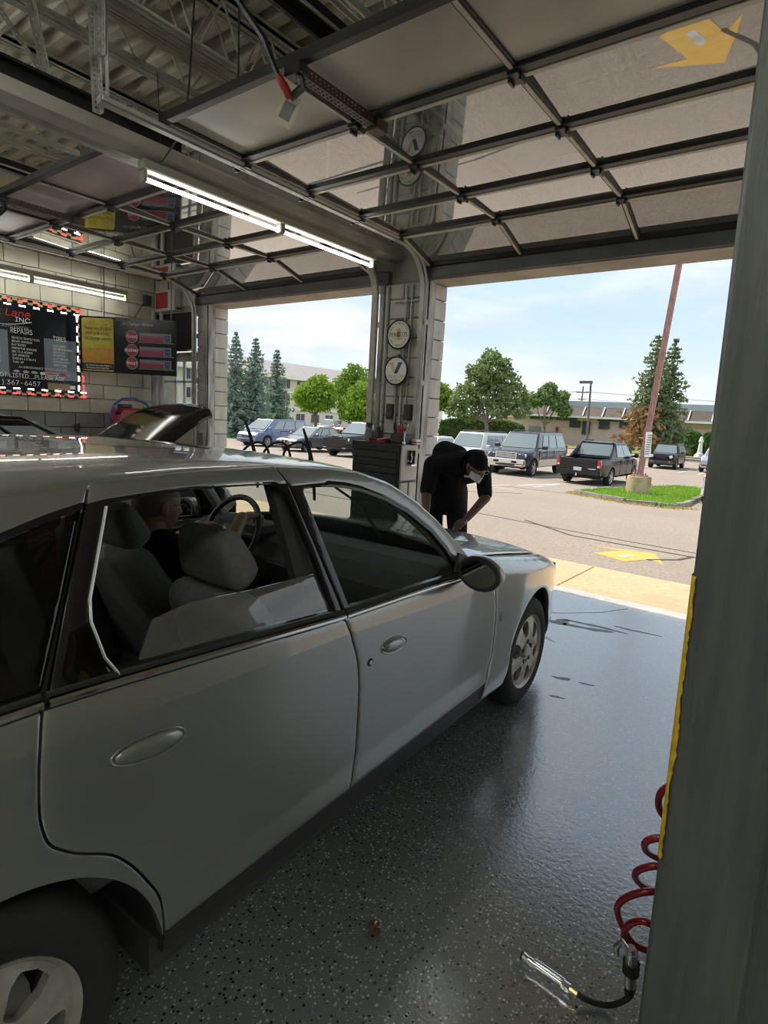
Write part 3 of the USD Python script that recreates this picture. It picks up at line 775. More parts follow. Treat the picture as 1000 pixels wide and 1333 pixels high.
def panel(poly, surf, step=.035, depth=.02, lines=(), edge=.0025, sgn=1):
    out = B()
    for g in getattr(poly, 'geoms', [poly]):
        if g.is_empty or g.area < 1e-5:
            continue
        pts = []
        for r in [g.exterior, *g.interiors]:
            pts.append(ring_pts(r, .011))
        nb = sum(len(p) for p in pts)
        inn = g.buffer(-.006)
        for q in getattr(inn, 'geoms', [inn]):
            if not q.is_empty:
                for r in [q.exterior, *q.interiors]:
                    pts.append(ring_pts(r, .013))
        core = g.buffer(-.016)
        if not core.is_empty:
            x0, y0, x1, y1 = core.bounds
            G = np.array([(a + (.5 * step if j % 2 else 0), c) for j, c in enumerate(np.arange(y0, y1, step * .8)) for a in np.arange(x0, x1, step)])
            if len(G):
                pts.append(G[shapely.contains_xy(core, G[:, 0], G[:, 1])])
            for ln in lines:
                q = np.array(ln); q = q[shapely.contains_xy(core, q[:, 0], q[:, 1])]
                if len(q):
                    pts.append(q)
        V2 = np.vstack(pts); T = Delaunay(V2).simplices
        c = V2[T].mean(1); T = T[shapely.contains_xy(g, c[:, 0], c[:, 1])]
        a = V2[T]; ar = (a[:, 1, 0] - a[:, 0, 0]) * (a[:, 2, 1] - a[:, 0, 1]) - (a[:, 1, 1] - a[:, 0, 1]) * (a[:, 2, 0] - a[:, 0, 0])
        T = T[np.abs(ar) > 1e-9]; ar = ar[np.abs(ar) > 1e-9]
        T[ar < 0] = T[ar < 0][:, ::-1]
        V = surf(V2); V[:nb, 0] -= edge
        E = np.vstack([T[:, [0, 1]], T[:, [1, 2]], T[:, [2, 0]]]); key = {}
        for i, j in E:
            key[(int(i), int(j))] = 1
        bd = [(i, j) for (i, j) in key if (j, i) not in key]
        ids = {}; extra = []
        for i, j in bd:
            for q in (i, j):
                if q not in ids:
                    ids[q] = len(V) + len(extra); p = V[q].copy(); p[0] -= depth; extra.append(p)
        W = [(i, ids[i], ids[j]) for i, j in bd] + [(i, ids[j], j) for i, j in bd]
        V = np.vstack([V, np.array(extra)]) if extra else V
        F = np.vstack([T, np.array(W)]) if W else T
        if sgn < 0:
            V = V * (-1, 1, 1); F = F[:, ::-1]
        out.add(V, F)
    return out


def skin(off=0.0):
    return lambda p: np.c_[cw(p[:, 0], p[:, 1]) + off, p[:, 0], p[:, 1]]


CREASE = [(a, float(np.interp(a, *ZC)) + d) for a in np.arange(-1.1, 3.5, .018) for d in (.0015, -.0015)]
LOWLINE = [(a, .45) for a in np.arange(-1.1, 3.5, .02)] + [(a, .38) for a in np.arange(-1.1, 3.5, .02)]
LINES = (CREASE, LOWLINE)
zb = lambda l: float(np.interp(l, *ZB))
belt = lambda a, c, d, n=24: [(x, zb(x) + d) for x in np.linspace(a, c, n)]
roofl = lambda a, c, d=0, n=24: [(x, float(np.interp(x, *ZS)) + d) for x in np.linspace(a, c, n)]

GAP_R = [(.143, zb(.14) - .014), (.126, .906), (.122, .816), (.132, .753), (.170, .706), (.262, .637), (.332, .533), (.373, .434), (.376, .36)]
GAP_B = [(1.012, zb(1.0) - .014), (1.041, .876), (1.067, .805), (1.082, .696), (1.086, .479), (1.075, .42), (1.06, .36)]
GAP_A = [(2.05, .878), (2.11, .75), (2.123, .631), (2.122, .497), (2.09, .42), (2.07, .36)]
GAP_BU = [(.883, 1.415), (.929, 1.353), (.973, 1.161), (1.012, zb(1.0) + .0)]
GAP_CU = [(.337, 1.41), (.307, 1.342), (.227, 1.179), (.152, zb(.15))]
REAR_OPEN = [(.354, 1.346), (.402, 1.351), (.455, 1.355), (.517, 1.358), (.584, 1.36), (.734, 1.359), (.872, 1.355), (.908, 1.333), (.947, 1.165), (.974, zb(.97) + .014)] + belt(.96, .29, .018, 12) + [(.268, 1.06), (.258, 1.13), (.27, 1.17)]
FRONT_OPEN = [(.982, 1.334), (1.05, 1.336), (1.113, 1.332), (1.19, 1.323), (1.268, 1.307), (1.39, 1.268), (1.515, 1.211), (1.638, 1.128), (1.713, 1.048), (1.751, .976), (1.755, zb(1.75) + .016)] + belt(1.74, 1.06, .016, 12) + [(1.043, zb(1.04) + .02)]
rear_open, front_open = Polygon(REAR_OPEN).buffer(-.006).buffer(.006), Polygon(FRONT_OPEN).buffer(-.008).buffer(.008)
HR, HF = (2.705, .312), (0.0, .312)
wheel_hole = lambda c, r: Point(c).buffer(r, 32)
ARCH_R = shapely.unary_union([wheel_hole(HF, .372), sbox(-.40, -.2, .36, .25)])
ARCH_F = shapely.unary_union([wheel_hole(HR, .366), sbox(2.705 - .36, -.2, 2.705 + .36, .25)])

from scipy.interpolate import CubicSpline


def smooth_line(P, n=60):
    P = np.array(P, float); s = np.r_[0, np.cumsum(np.linalg.norm(np.diff(P, axis=0), axis=1))]
    from scipy.interpolate import PchipInterpolator as PI_
    q = np.linspace(0, s[-1], n); return [tuple(r) for r in np.c_[PI_(s, P[:, 0])(q), PI_(s, P[:, 1])(q)]]


GAP_R, GAP_B, GAP_A = smooth_line(GAP_R), smooth_line(GAP_B), smooth_line(GAP_A)
g = .0028
doors_r = Polygon(GAP_R + GAP_B[::-1] + belt(1.0, .15, -.014, 20)).buffer(-g)
front_d = Polygon(GAP_B + GAP_A[::-1] + [(2.03, .905), (1.96, .918)] + belt(1.93, 1.02, -.014, 20)).buffer(-g)
quarter = Polygon([(x, z) for x, z in GAP_R] + [(.36, .25), (-1.02, .30), (-1.08, .6), (-1.05, zb(-1.0) - .014)] + belt(-1.0, .14, -.014, 20)).difference(ARCH_R).buffer(-g)
fender_top = [(l, float(np.interp(l, HG[0], HG[2])) - .002) for l in np.linspace(1.93, 3.48, 40)]
fender = Polygon(GAP_A + [(2.07, .27), (2.3, .25), (3.14, .25), (3.40, .26), (3.47, .5), (3.49, .655)] + fender_top[::-1] + [(1.935, .93), (1.97, .918), (2.03, .905)]).difference(ARCH_F).buffer(-g)
sill_cover = Polygon([(.385, .355), (2.06, .355), (2.30, .355), (2.335, .22), (.39, .275)])
upper_rear = Polygon(GAP_CU + belt(.16, 1.0, .006, 20) + GAP_BU[::-1] + roofl(.883, .337, -.002, 20)).buffer(-g)
upper_front = Polygon(GAP_BU[:-1] + belt(1.012, 1.90, .006, 20) + roofl(1.925, .887, -.002, 30)).buffer(-g)
upper_q = Polygon([(x, z) for x, z in GAP_CU][:] + belt(.145, -.95, .006, 16) + roofl(-1.0, .337, -.002, 24)).buffer(-g)
QTOP = [(.300, 1.340), (.225, 1.324), (.137, 1.299), (.0, 1.255), (-.3, 1.14), (-.42, zb(-.4) + .02)]
q_glass = Polygon(QTOP + belt(-.40, .148, .016, 16) + [(.222, 1.18), (.296, 1.335)]).buffer(-.004)
QPAINT = Polygon([(x, z + .014) for x, z in QTOP] + [(-.46, zb(-.4)), (-1.3, 1.0), (-1.3, 1.6), (.6, 1.6), (.4, 1.36)])
RTOP = Polygon([(.2, 1.312), (.31, 1.350), (.354, 1.357), (.455, 1.363), (.584, 1.362), (.734, 1.361), (.872, 1.357), (1.0, 1.352), (1.0, 1.6), (.2, 1.6)])
paint_rear = upper_rear.intersection(RTOP).difference(rear_open.buffer(.008))
black_rear = upper_rear.difference(RTOP).difference(rear_open)
band = Polygon(GAP_BU[:-1] + [(1.012, zb(1.0)), (1.06, zb(1.05)), (1.02, 1.16), (.985, 1.345), (.94, 1.352)])
FB = shapely.unary_union([front_open.buffer(.020), band]).difference(Polygon([(.8, 1.347), (1.1, 1.347), (1.1, 1.6), (.8, 1.6)]))
paint_front = upper_front.difference(FB)
black_front = upper_front.intersection(FB).difference(front_open)
low_glass = Polygon([(.345, zb(.34) + .01), (.404, 1.095), (.51, 1.108), (.691, 1.098), (.945, 1.092), (.962, 1.03), (.975, zb(.97) + .01)] + belt(.96, .36, .008, 10))
fixed_q = Polygon([(.262, 1.13), (.268, 1.06), (.286, zb(.28) + .012), (.175, zb(.17) + .012), (.215, 1.12)])

for s in (1, -1):
    cput(panel(quarter, skin(), lines=LINES, sgn=s), 'rear_quarter_panel', 'car_paint')
    cput(panel(fender, skin(), lines=LINES, sgn=s, step=.025), 'front_fender', 'car_paint')
    cput(panel(sill_cover, skin(-.012), sgn=s), 'sill_cover', 'car_trim')
    dr = cput(panel(doors_r, skin(), lines=LINES, sgn=s), 'rear_door', 'car_paint')
    df = cput(panel(front_d, skin(), lines=LINES, sgn=s), 'front_door', 'car_paint')
    cput(panel(paint_rear, skin(), sgn=s), 'door_frame', 'car_paint', dr)
    cput(panel(black_rear, skin(-.001), sgn=s), 'pillar_trim', 'car_gloss_trim', dr)
    cput(panel(paint_front, skin(), sgn=s, step=.025), 'door_frame', 'car_paint', df)
    cput(panel(black_front, skin(-.001), sgn=s, step=.02), 'pillar_trim', 'car_gloss_trim', df)
    qp = cput(panel(upper_q.intersection(QPAINT), skin(), sgn=s), 'roof_side_panel', 'car_paint')
    cput(panel(upper_q.difference(QPAINT).difference(q_glass.buffer(.004)), skin(-.001), sgn=s), 'quarter_trim', 'car_gloss_trim', qp)
    cput(panel(q_glass, skin(-.003), sgn=s, depth=.004), 'quarter_glass', 'dark_glass', qp)
    if s > 0:
        cput(panel(low_glass, skin(-.016), sgn=s, depth=.004), 'lowered_glass', 'lowered_tint', dr)
    cput(panel(fixed_q, skin(.001), sgn=s, depth=.004), 'corner_glass', 'dark_glass', dr)
    b = B()      # the bright bead between the corner glass and the drop glass
    for q in ([(.292, zb(.29) + .01), (.272, 1.06), (.262, 1.13), (.27, 1.17), (.352, 1.343)],):
        b.tube([(s * (float(cw(a, c)) + .003), a, c) for a, c in q], .0035, 6)
    cput(b, 'glass_channel', 'black_rubber' if s < 0 else 'steel', dr)
    for nm, a, c, par in (('belt_moulding', .152, 1.008, dr), ('belt_moulding', 1.018, 1.86, df), ('belt_moulding', -.95, .142, qp)):
        b = B(); b.tube([(s * (float(cw(x, zb(x) - .004)) + .002), x, zb(x) - .003) for x in np.linspace(a, c, 22)], .0085, 8, flat=1.0); cput(b, nm, 'chrome', par)
        b = B(); b.tube([(s * (float(cw(x, zb(x) + .012)) - .0), x, zb(x) + .011) for x in np.linspace(a, c, 22)], .0065, 6); cput(b, 'belt_seal', 'black_rubber', par)

    def handle(c, L, H, par):
        x = s * float(cw(c[0], c[1])); a0 = math.radians(-5)
        R = np.array([[0, 0, 1.0], [math.cos(a0), -math.sin(a0), 0], [math.sin(a0), math.cos(a0), 0]])
        b = B(); t = np.linspace(0, 2 * PI, 40, endpoint=False)
        m = trimesh.creation.icosphere(3, 1.0); v = m.vertices * (L * .46, H * .42, .012); b.add(v @ R.T + (x + s * .002, c[0], c[1]), m.faces)
        h = cput(b, 'door_handle', 'car_paint', par)
        b = B(); b.tube([R @ (L * .5 * math.cos(k), H * .5 * math.sin(k), 0) + (x + s * .001, c[0], c[1]) for k in t], .0028, 5, close=True); cput(b, 'handle_rim', 'car_paint', par)
        b = B(); m = trimesh.creation.icosphere(2, 1.0); b.add((m.vertices * (L * .495, H * .49, .004)) @ R.T + (x - s * .002, c[0], c[1]), m.faces); cput(b, 'handle_recess', 'mid_grey', par)

    handle((.345, .848), .175, .058, dr); handle((1.268, .797), .15, .052, df)
    b = B(); x = s * float(cw(1.133, .778)); b.cyl((x - s * .004, 1.133, .778), (x + s * .002, 1.133, .778), .013, n=18); cput(b, 'lock_ring', 'black_rubber', df)
    b = B(); b.cyl((x, 1.133, .778), (x + s * .004, 1.133, .778), .007, n=14); cput(b, 'lock_barrel', 'steel', df)
    b = B(); x = s * float(cw(2.176, .665)); b.bb(x - .001, x + s * .003, 2.162, 2.190, .642, .688, .001); cput(b, 'fender_badge', 'chrome')
    b = B(); b.bb(x + s * .003, x + s * .0045, 2.168, 2.184, .655, .678, .0005); cput(b, 'badge_emblem', 'mid_grey')

    # mirror
    c = np.array([s * .945, 1.765, .972])
    b = B(); m = trimesh.creation.icosphere(3, 1.0); v = m.vertices.copy(); v[:, 1] = np.where(v[:, 1] < 0, np.maximum(v[:, 1], -.35), v[:, 1]); v *= (.095, .075, .070); v[:, 2] -= .05 * v[:, 0] * s; b.add(v + c, m.faces)
    b.tube([c + (-s * .05, .02, -.02), (s * .84, 1.785, .955)], [.035, .03], 10); mi = cput(b, 'side_mirror', 'car_paint', smooth=50)
    b = B(); t = np.linspace(0, 2 * PI, 36, endpoint=False); b.tube([c + (.082 * math.cos(k), -.029, .060 * math.sin(k) - .05 * .1 * math.cos(k) * s) for k in t], .010, 6, close=True); cput(b, 'mirror_rim', 'car_trim', mi)
    b = B(); p = Polygon([(.083 * math.cos(k), .061 * math.sin(k)) for k in t]); b.prism(p, .004, np.array([[1.0, 0, 0], [0, 0, -1], [0, 1, 0]]), c + (0, -.031, 0)); cput(b, 'mirror_glass', 'mirror_face', mi)
    b = B(); b.prism(Polygon([(1.745, .955), (1.90, .935), (1.89, .99), (1.76, 1.035)]), .012, np.array([[0, 0, 1.0], [1, 0, 0], [0, 1, 0]]), (s * .835 - .006, 0, 0)); cput(b, 'mirror_base', 'car_trim', mi)

# roof, windshield, hood, tail: sheets spanned across the car
def sheet(rows, th=.012, flip=False):
    n, m = len(rows), len(rows[0]); V = [p for r in rows for p in r]; V = np.array(V, float); F = []
    for i in range(n - 1):
        for j in range(m - 1):
            F.append((i * m + j, i * m + j + 1, (i + 1) * m + j + 1, (i + 1) * m + j))
    lo = V - (0, 0, th); k = len(V); F2 = [tuple(k + q for q in f[::-1]) for f in F]
    per = [(0, j) for j in range(m)] + [(i, m - 1) for i in range(1, n)] + [(n - 1, j) for j in range(m - 2, -1, -1)] + [(i, 0) for i in range(n - 2, 0, -1)]
    ids = [i * m + j for i, j in per]
    S = [(ids[(q + 1) % len(ids)], ids[q], ids[q] + k, ids[(q + 1) % len(ids)] + k) for q in range(len(ids))]
    allf = F + F2 + S
    if flip:
        allf = [f[::-1] for f in allf]
    return B().add(np.vstack([V, lo]), allf)


U = np.sin(np.linspace(-1, 1, 41) * PI / 2)
zroof = lambda l: float(np.interp(l, [-1.05, -.6, 0, .6, .9, 1.2, 1.32], [1.30, 1.385, 1.425, 1.437, 1.432, 1.408, 1.39]))
rows = []
for l in np.linspace(-1.02, 1.27, 48):
    zs = float(np.interp(l, *ZS)); ws = float(cw(l, zs)) - .004; zc = zroof(l)
    rows.append([(u * ws, l + .03 * (1 - u * u) * (l > 1.0), zs + (zc - zs) * (1 - abs(u) ** 2.6) ** .62) for u in U])
cput(sheet(rows, .014), 'roof', 'car_paint', smooth=50)
rows = []
for t in np.linspace(0, 1, 20):
    le = 1.285 + (1.925 - 1.285) * t; ze = float(np.interp(le, *ZS)) - .004; we = float(cw(le, ze)) - .052
    lc = 1.32 + (2.07 - 1.32) * t; zc = 1.392 + (.935 - 1.392) * t + .035 * math.sin(PI * t)
    rows.append([(u * we, le + (lc - le) * (1 - u * u) ** .8, ze + (zc - ze) * (1 - u * u)) for u in U])
cput(sheet(rows, .005), 'windshield', 'car_glass', smooth=50)
for s in (-1, 1):
    b = B(); b.tube([(s * (float(cw(l, z)) - .028), l - .004, z - .010) for l, z in [(l, float(np.interp(l, *ZS))) for l in np.linspace(1.27, 1.93, 16)]], .026, 8, flat=.6); cput(b, 'windshield_pillar', 'car_paint')
    b = B(); b.tube([(s * (float(cw(l, z)) - .055), l - .03, z - .03) for l, z in [(l, float(np.interp(l, *ZS))) for l in np.linspace(1.2, 1.93, 16)]], .024, 8); cput(b, 'pillar_lining', 'headliner')
rows = []
for l in np.linspace(1.98, 3.47, 40):
    hw, hz = float(np.interp(l, HG[0], HG[1])) - .003, float(np.interp(l, HG[0], HG[2])); cz = hz + .055 - .02 * max(0, (l - 3.0) / .5)
    rows.append([(u * hw, l + (.10 * (1 - u * u) if l < 2.1 else 0.0) * (2.1 - l) / .12 + .10 * (1 - u * u) * max(0, (l - 3.2) / .27), hz + (cz - hz) * (1 - abs(u) ** 2.2) ** .8) for u in U])
cput(sheet(rows, .012), 'hood', 'car_paint', smooth=50)
b = B()
rows = [[(u * .76, l + .10 * (1 - u * u), .935 - .05 * (l - 1.86) / .14) for u in U] for l in (1.85, 1.93, 2.0)]
cput(sheet(rows, .02), 'cowl', 'car_trim')
rows = []
for l, z0 in ((3.455, .665), (3.465, .62), (3.465, .56), (3.455, .48), (3.43, .36), (3.385, .24)):
    w0 = float(cw(l, min(z0, .62))) - .001
    rows.append([(u * w0, l + (.16 if z0 < .6 else .12) * (1 - abs(u) ** 2.4), z0) for u in U])
cput(sheet(rows, .015), 'front_bumper', 'car_paint', smooth=50)
b = B(); b.bb(-.30, .30, 3.55, 3.63, .52, .59, .02); cput(b, 'grille', 'black_plastic')
b = B(); b.bb(-.42, .42, 3.50, 3.595, .27, .38, .03); cput(b, 'lower_intake', 'black_plastic')
for s in (-1, 1):
    b = B(); m = trimesh.creation.icosphere(3, 1.0); b.add(m.vertices * (.13, .07, .05) + (s * .44, 3.50, .635), m.faces); cput(b, 'headlight', 'lamp_clear')
rows = [[(u * (float(cw(-1.0, min(z, 1.0))) - .005), l - .10 * (1 - u * u), z) for u in U] for l, z in ((-1.02, 1.16), (-1.06, 1.02), (-1.07, .85), (-1.085, .6), (-1.08, .42), (-1.02, .3))]
cput(sheet(rows, .015), 'tailgate', 'car_paint', smooth=50)
rows = [[(u * .60, l - .08 * (1 - u * u), z) for u in U] for l, z in ((-1.0, 1.30), (-1.09, 1.06))]
cput(sheet(rows, .006), 'rear_glass', 'dark_glass', smooth=50)
for s in (-1, 1):
    b = B(); b.bb(s * .62, s * .80, -1.12, -1.06, .72, .95, .02); cput(b, 'tail_light', 'lamp_red')

# under the skin: floor pan, wells, door linings
b = B(); b.bb(-.80, .80, .38, 2.28, .20, .30); b.bb(-.55, .55, -1.0, 3.45, .22, .34); b.bb(-.78, .78, -1.0, -.42, .3, .55); b.bb(-.62, .62, 3.1, 3.50, .25, .55); cput(b, 'floor_pan', 'car_inside_dark')
b = B(); b.bb(-.74, .74, 1.98, 2.04, .30, .90); b.bb(-.70, .70, -.95, -.36, .55, .86); cput(b, 'bulkhead', 'car_inside_dark')
for s in (-1, 1):
    for l in (0.0, 2.705):
        b = B(); th = np.linspace(.0, PI, 26); V = []; F = []
        for k, a in enumerate(th):
            r = .385
            V += [(s * .50, l + r * math.cos(a), .312 + r * math.sin(a)), (s * (.84 if l < 1 else .80), l + r * math.cos(a), .312 + r * math.sin(a))]
        for k in range(len(th) - 1):
            F.append((2 * k, 2 * k + 1, 2 * k + 3, 2 * k + 2))
        n = len(V); V += [(s * .50, l, .312)]
        Ft = [(2 * k, 2 * k + 2, n) for k in range(len(th) - 1)]
        b.add(V, F); b.add(V, Ft); cput(b, 'wheel_well', 'car_trim')
    lin = Polygon([(.40, .30), (1.06, .30)] + belt(1.0, .20, -.03, 12) + [(.24, .75), (.40, .56)])
    cput(panel(lin, skin(-.085), sgn=s, depth=.03), 'door_lining', 'car_inside')
    lin = Polygon([(1.08, .30), (2.0, .30)] + belt(1.92, 1.03, -.03, 12))
    cput(panel(lin, skin(-.085), sgn=s, depth=.03), 'door_lining', 'car_inside')
    for a, c in ((.25, 1.0), (1.05, 1.85)):
        b = B(); rows = [[(s * (float(cw(x, zb(x))) - d), x, zb(x) - .03 + .02 * (d < .03)) for x in np.linspace(a, c, 10)] for d in (.014, .05, .10)]
        cput(sheet(rows, .02, flip=True), 'window_sill', 'car_inside')
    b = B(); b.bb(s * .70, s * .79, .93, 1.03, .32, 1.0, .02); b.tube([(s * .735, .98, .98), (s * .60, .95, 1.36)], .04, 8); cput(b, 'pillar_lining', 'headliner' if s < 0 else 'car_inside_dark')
    skirt = quarter.buffer(.01)
    cput(panel(shapely.unary_union([sbox(-.9, .72, .14, .98)]), skin(-.06), sgn=s), 'quarter_lining', 'car_inside_dark')


def soft(pts, r, b=None, refine=.04, it=6):
    """A cushion: the hull of balls, smoothed."""
    mm = [m3.Manifold.sphere(ri, 16).translate(tuple(map(float, p))) for p, ri in zip(pts, np.broadcast_to(r, len(pts)))]
    m = m3.Manifold.batch_hull(mm).refine_to_length(refine).to_mesh()
    t = trimesh.Trimesh(m.vert_properties[:, :3], m.tri_verts, process=True); trimesh.smoothing.filter_taubin(t, iterations=it)
    return (b or B()).add(t.vertices, t.faces)


def seat(cx, dl, hr):
    st = None
    b = soft([(cx + i * .19, dl + .62, .39) for i in (-1, 1)] + [(cx + i * .18, dl + 1.02, .43) for i in (-1, 1)] + [(cx + i * .2, dl + .55, .33) for i in (-1, 1)], .07)
    st = cput(b, 'front_seat', 'seat_cloth', smooth=60)
    b = soft([(cx + i * .20, dl + .56, .44) for i in (-1, 1)] + [(cx + i * .22, dl + .47, .72) for i in (-1, 1)] + [(cx + i * .15, dl + .37, .92) for i in (-1, 1)], .065); cput(b, 'seat_back', 'seat_cloth', st, 60)
    z = hr
    b = soft([(cx + i * .105, dl + .37, z - .045) for i in (-1, 1)] + [(cx + i * .085, dl + .345, z + .055) for i in (-1, 1)] + [(cx + i * .095, dl + .40, z - .03) for i in (-1, 1)], .05); cput(b, 'head_restraint', 'seat_cloth', st, 60)
    b = B()
    for i in (-1, 1):
        b.cyl((cx + i * .06, dl + .375, .92), (cx + i * .06, dl + .37, z - .03), .006, n=8)
    cput(b, 'restraint_post', 'black_metal', st)


seat(.40, .52, 1.085); seat(-.37, .63, 1.06)
b = soft([(i * .60, .12, .45) for i in (-1, 1)] + [(i * .60, .55, .45) for i in (-1, 1)], .09); rs = cput(b, 'rear_seat', 'seat_cloth', smooth=60)
b = soft([(i * .58, .05, .50) for i in (-1, 1)] + [(i * .56, -.12, .92) for i in (-1, 1)], .085); cput(b, 'seat_back', 'seat_cloth', rs, 60)
dash = Polygon([(2.04, .925), (1.90, .955), (1.76, .955), (1.66, .925), (1.60, .86), (1.60, .76), (1.68, .66), (1.72, .52), (2.0, .42)]).buffer(.02).buffer(-.015)
b = B(); b.prism(dash, 1.54, np.array([[0, 0, 1.0], [1, 0, 0], [0, 1, 0]]), (-.77, 0, 0)); da = cput(b, 'dashboard', 'car_inside', smooth=50)
for k in range(5):
    b = B(); b.bb(.60, .72, 1.585, 1.60, .795 + k * .016, .803 + k * .016, .002); cput(b, 'vent_slat', 'black_plastic', da)
b = B(); b.bb(-.55, -.19, 1.62, 1.78, .93, .99, .03); cput(b, 'gauge_hood', 'car_inside_dark', da)
b = B(); b.bb(-.12, .12, 1.588, 1.66, .60, .86, .015); cput(b, 'centre_stack', 'black_plastic', da)
b = B(); b.bb(-.11, .11, .95, 1.7, .30, .50, .03); cput(b, 'centre_console', 'car_inside', smooth=40)
# steering wheel
sc, tilt = np.array([-.37, 1.60, .95]), math.radians(24)
Rw = rot3(PI / 2 - tilt, 0, 0)
b = B(); b.tube([Rw @ (.185 * math.cos(k), .185 * math.sin(k), 0) + sc for k in np.linspace(0, 2 * PI, 40, endpoint=False)], .015, 8, close=True); sw = cput(b, 'steering_wheel', 'black_plastic', smooth=50)
b = B()
for a in (0, PI, -PI / 2):
    b.tube([Rw @ (.05 * math.cos(a), .05 * math.sin(a), .0) + sc, Rw @ (.18 * math.cos(a), .18 * math.sin(a), 0) + sc], [.02, .014], 8)
m = trimesh.creation.icosphere(2, 1.0); b.add((m.vertices * (.075, .065, .03)) @ Rw.T + sc, m.faces); b.tube([sc, sc + Rw @ (0, 0, -.18)], .03, 8); cput(b, 'wheel_hub', 'black_plastic', sw)
b = B(); b.bb(-.11, .11, 1.36, 1.38, 1.27, 1.335, .01); b.tube([(0, 1.37, 1.33), (0, 1.36, 1.385)], .008, 6); cput(b, 'rear_view_mirror', 'black_plastic')
# lifted wipers
for (x0, l0, x1, l1, z1, lab) in ((.28, 2.00, .0, 1.745, 1.489, 'a'), (-.30, 2.02, -.5, 1.83, 1.498, 'b')):
    b = B(); b.tube([(x0, l0, .965), (x0 + (x1 - x0) * .4, l0 - .03, 1.12), (x1, l1 + .05, 1.28)], [.009, .007, .006], 6); wi = cput(b, 'wiper_arm', 'black_metal')
    b = B(); b.tube([(x1, l1 + .06, 1.14), (x1, l1 + .045, 1.30), (x1, l1 + .0, z1 - .07), (x1, l1 - .035, z1)], [.007, .010, .009, .005], 6); cput(b, 'wiper_blade', 'black_rubber', wi)


def wheel(s, l, place):
    wx = np.array([[0, 0, s], [s * 1.0, 0, 0], [0, 1.0, 0]])    # drawing (u, v, outward) to car (x, l, z)
    o = np.array([s * .62, l, .312])
    b = B(); b.lathe([(.205, .0), (.255, -.01), (.295, .01), (.312, .035), (.314, .10), (.312, .165), (.296, .195), (.260, .212), (.215, .208), (.204, .195)], 56, wx, o)
    w = cput(b, 'wheel', 'black_rubber', smooth=50)
    b = B(); b.lathe([(.204, .0), (.19, .02), (.186, .16), (.198, .198), (.209, .206), (.211, .200), (.205, .19)], 56, wx, o); cput(b, 'rim_lip', 'rim_alloy', w, 50)
    wins = []
    for k in range(6):
        a = PI / 2 + 2 * PI * k / 6 + .26; q = Polygon([(r * math.cos(a + d), r * math.sin(a + d)) for r, d in ((.098, -.17), (.150, -.265), (.178, -.215), (.182, 0), (.178, .215), (.150, .265), (.098, .17))])
        wins.append(q.buffer(-.012).buffer(.012))
    face = Point(0, 0).buffer(.196, 32).difference(shapely.unary_union(wins))
    n0 = B()
    m = trimesh.creation.extrude_polygon(face.segmentize(.012), .022, engine='earcut'); m = m.subdivide()
    v = m.vertices.copy(); r = np.hypot(v[:, 0], v[:, 1]); v[:, 2] += .168 + .016 * np.sin(np.clip(r / .196, 0, 1) * PI) - .012 * (r < .06)
    n0.add(v @ wx.T + o, m.faces); cput(n0, 'rim_face', 'rim_alloy', w, 30)
    b = B(); b.lathe([(.186, .02), (.186, .05), (.02, .06), (.0, .06)], 32, wx, o); cput(b, 'rim_barrel', 'black_metal', w)
    b = B(); b.lathe([(.145, .105), (.145, .115), (.06, .12), (0, .12)], 32, wx, o); cput(b, 'brake_disc', 'steel', w)
    b = B(); b.lathe([(.040, .18), (.040, .202), (.034, .209), (.0, .211)], 24, wx, o); cput(b, 'centre_cap', 'rim_alloy', w)
    for k in range(5):
        a = 2 * PI * k / 5 + .3; c = o + wx @ np.array([.058 * math.cos(a), .058 * math.sin(a), .194]); d = wx @ np.array([0, 0, .016])
        b = B(); b.cyl(c, c + d, .0125, n=6); cput(b, 'lug_nut', 'dark_grey', w)


for s in (1, -1):
    wheel(s, 2.705, 'front'); wheel(s, 0.0, 'rear')
# ---------------------------------------------------------------- left bay: boards, screen, window, clutter
def lettering(parent, name, text, h, R, at, mat, depth=.0015, center=False, width=None, shear=0.0):
    m = meshkit.text_mesh(text, h, depth); v = np.array(m.vertices)
    if width:
        v[:, 0] *= width / max(1e-6, v[:, 0].max() - v[:, 0].min())
    if center:
        v[:, 0] -= (v[:, 0].max() + v[:, 0].min()) / 2
    v[:, 0] += shear * v[:, 1]
    B().add(v @ np.asarray(R).T + at, m.faces).put(name, mat, parent, smooth=False)


XB = -8.245
mb = thing('menu_board', 'black service menu board edged with checkers and red and white lights', 'sign board', (-8.30, 2.9, 2.17))
b = B(); b.bb(-8.293, XB, 1.62, 3.99, 1.57, 2.76, .006); b.put('panel', 'board_black', mb)


def patch(par, name, mat, y0, y1, z0, z1, x=XB, d=.001):
    b = B(); b.bb(x, x + d, y0, y1, z0, z1); b.put(name, mat, par, smooth=False)


def put_yz(y, z, d=.0015):
    return np.array([XB + d, y, z])


patch(mb, 'grey_column', 'board_grey', 3.49, 3.89, 1.80, 2.32); patch(mb, 'grey_column', 'board_grey', 2.72, 3.07, 1.80, 2.36)
patch(mb, 'tan_patch', 'board_tan', 3.52, 3.80, 1.665, 1.755); patch(mb, 'small_flag', 'white_print', 3.80, 3.87, 1.69, 1.74, d=.0012)
nck = 0
for k in range(41):          # checkered edging
    y = 1.62 + .0585 * k
    for z0 in (1.575, 2.70):
        for j in (0, 1):
            if (k + j) % 2:
                patch(mb, 'checker', 'olive_print', y, y + .0585, z0 + .028 * j, z0 + .028 * (j + 1))
for k in range(19):
    for j in (0, 1):
        if (k + j) % 2:
            patch(mb, 'checker', 'olive_print', 3.925 + .03 * j, 3.955 + .03 * j, 1.63 + .0585 * k, 1.63 + .0585 * (k + 1))


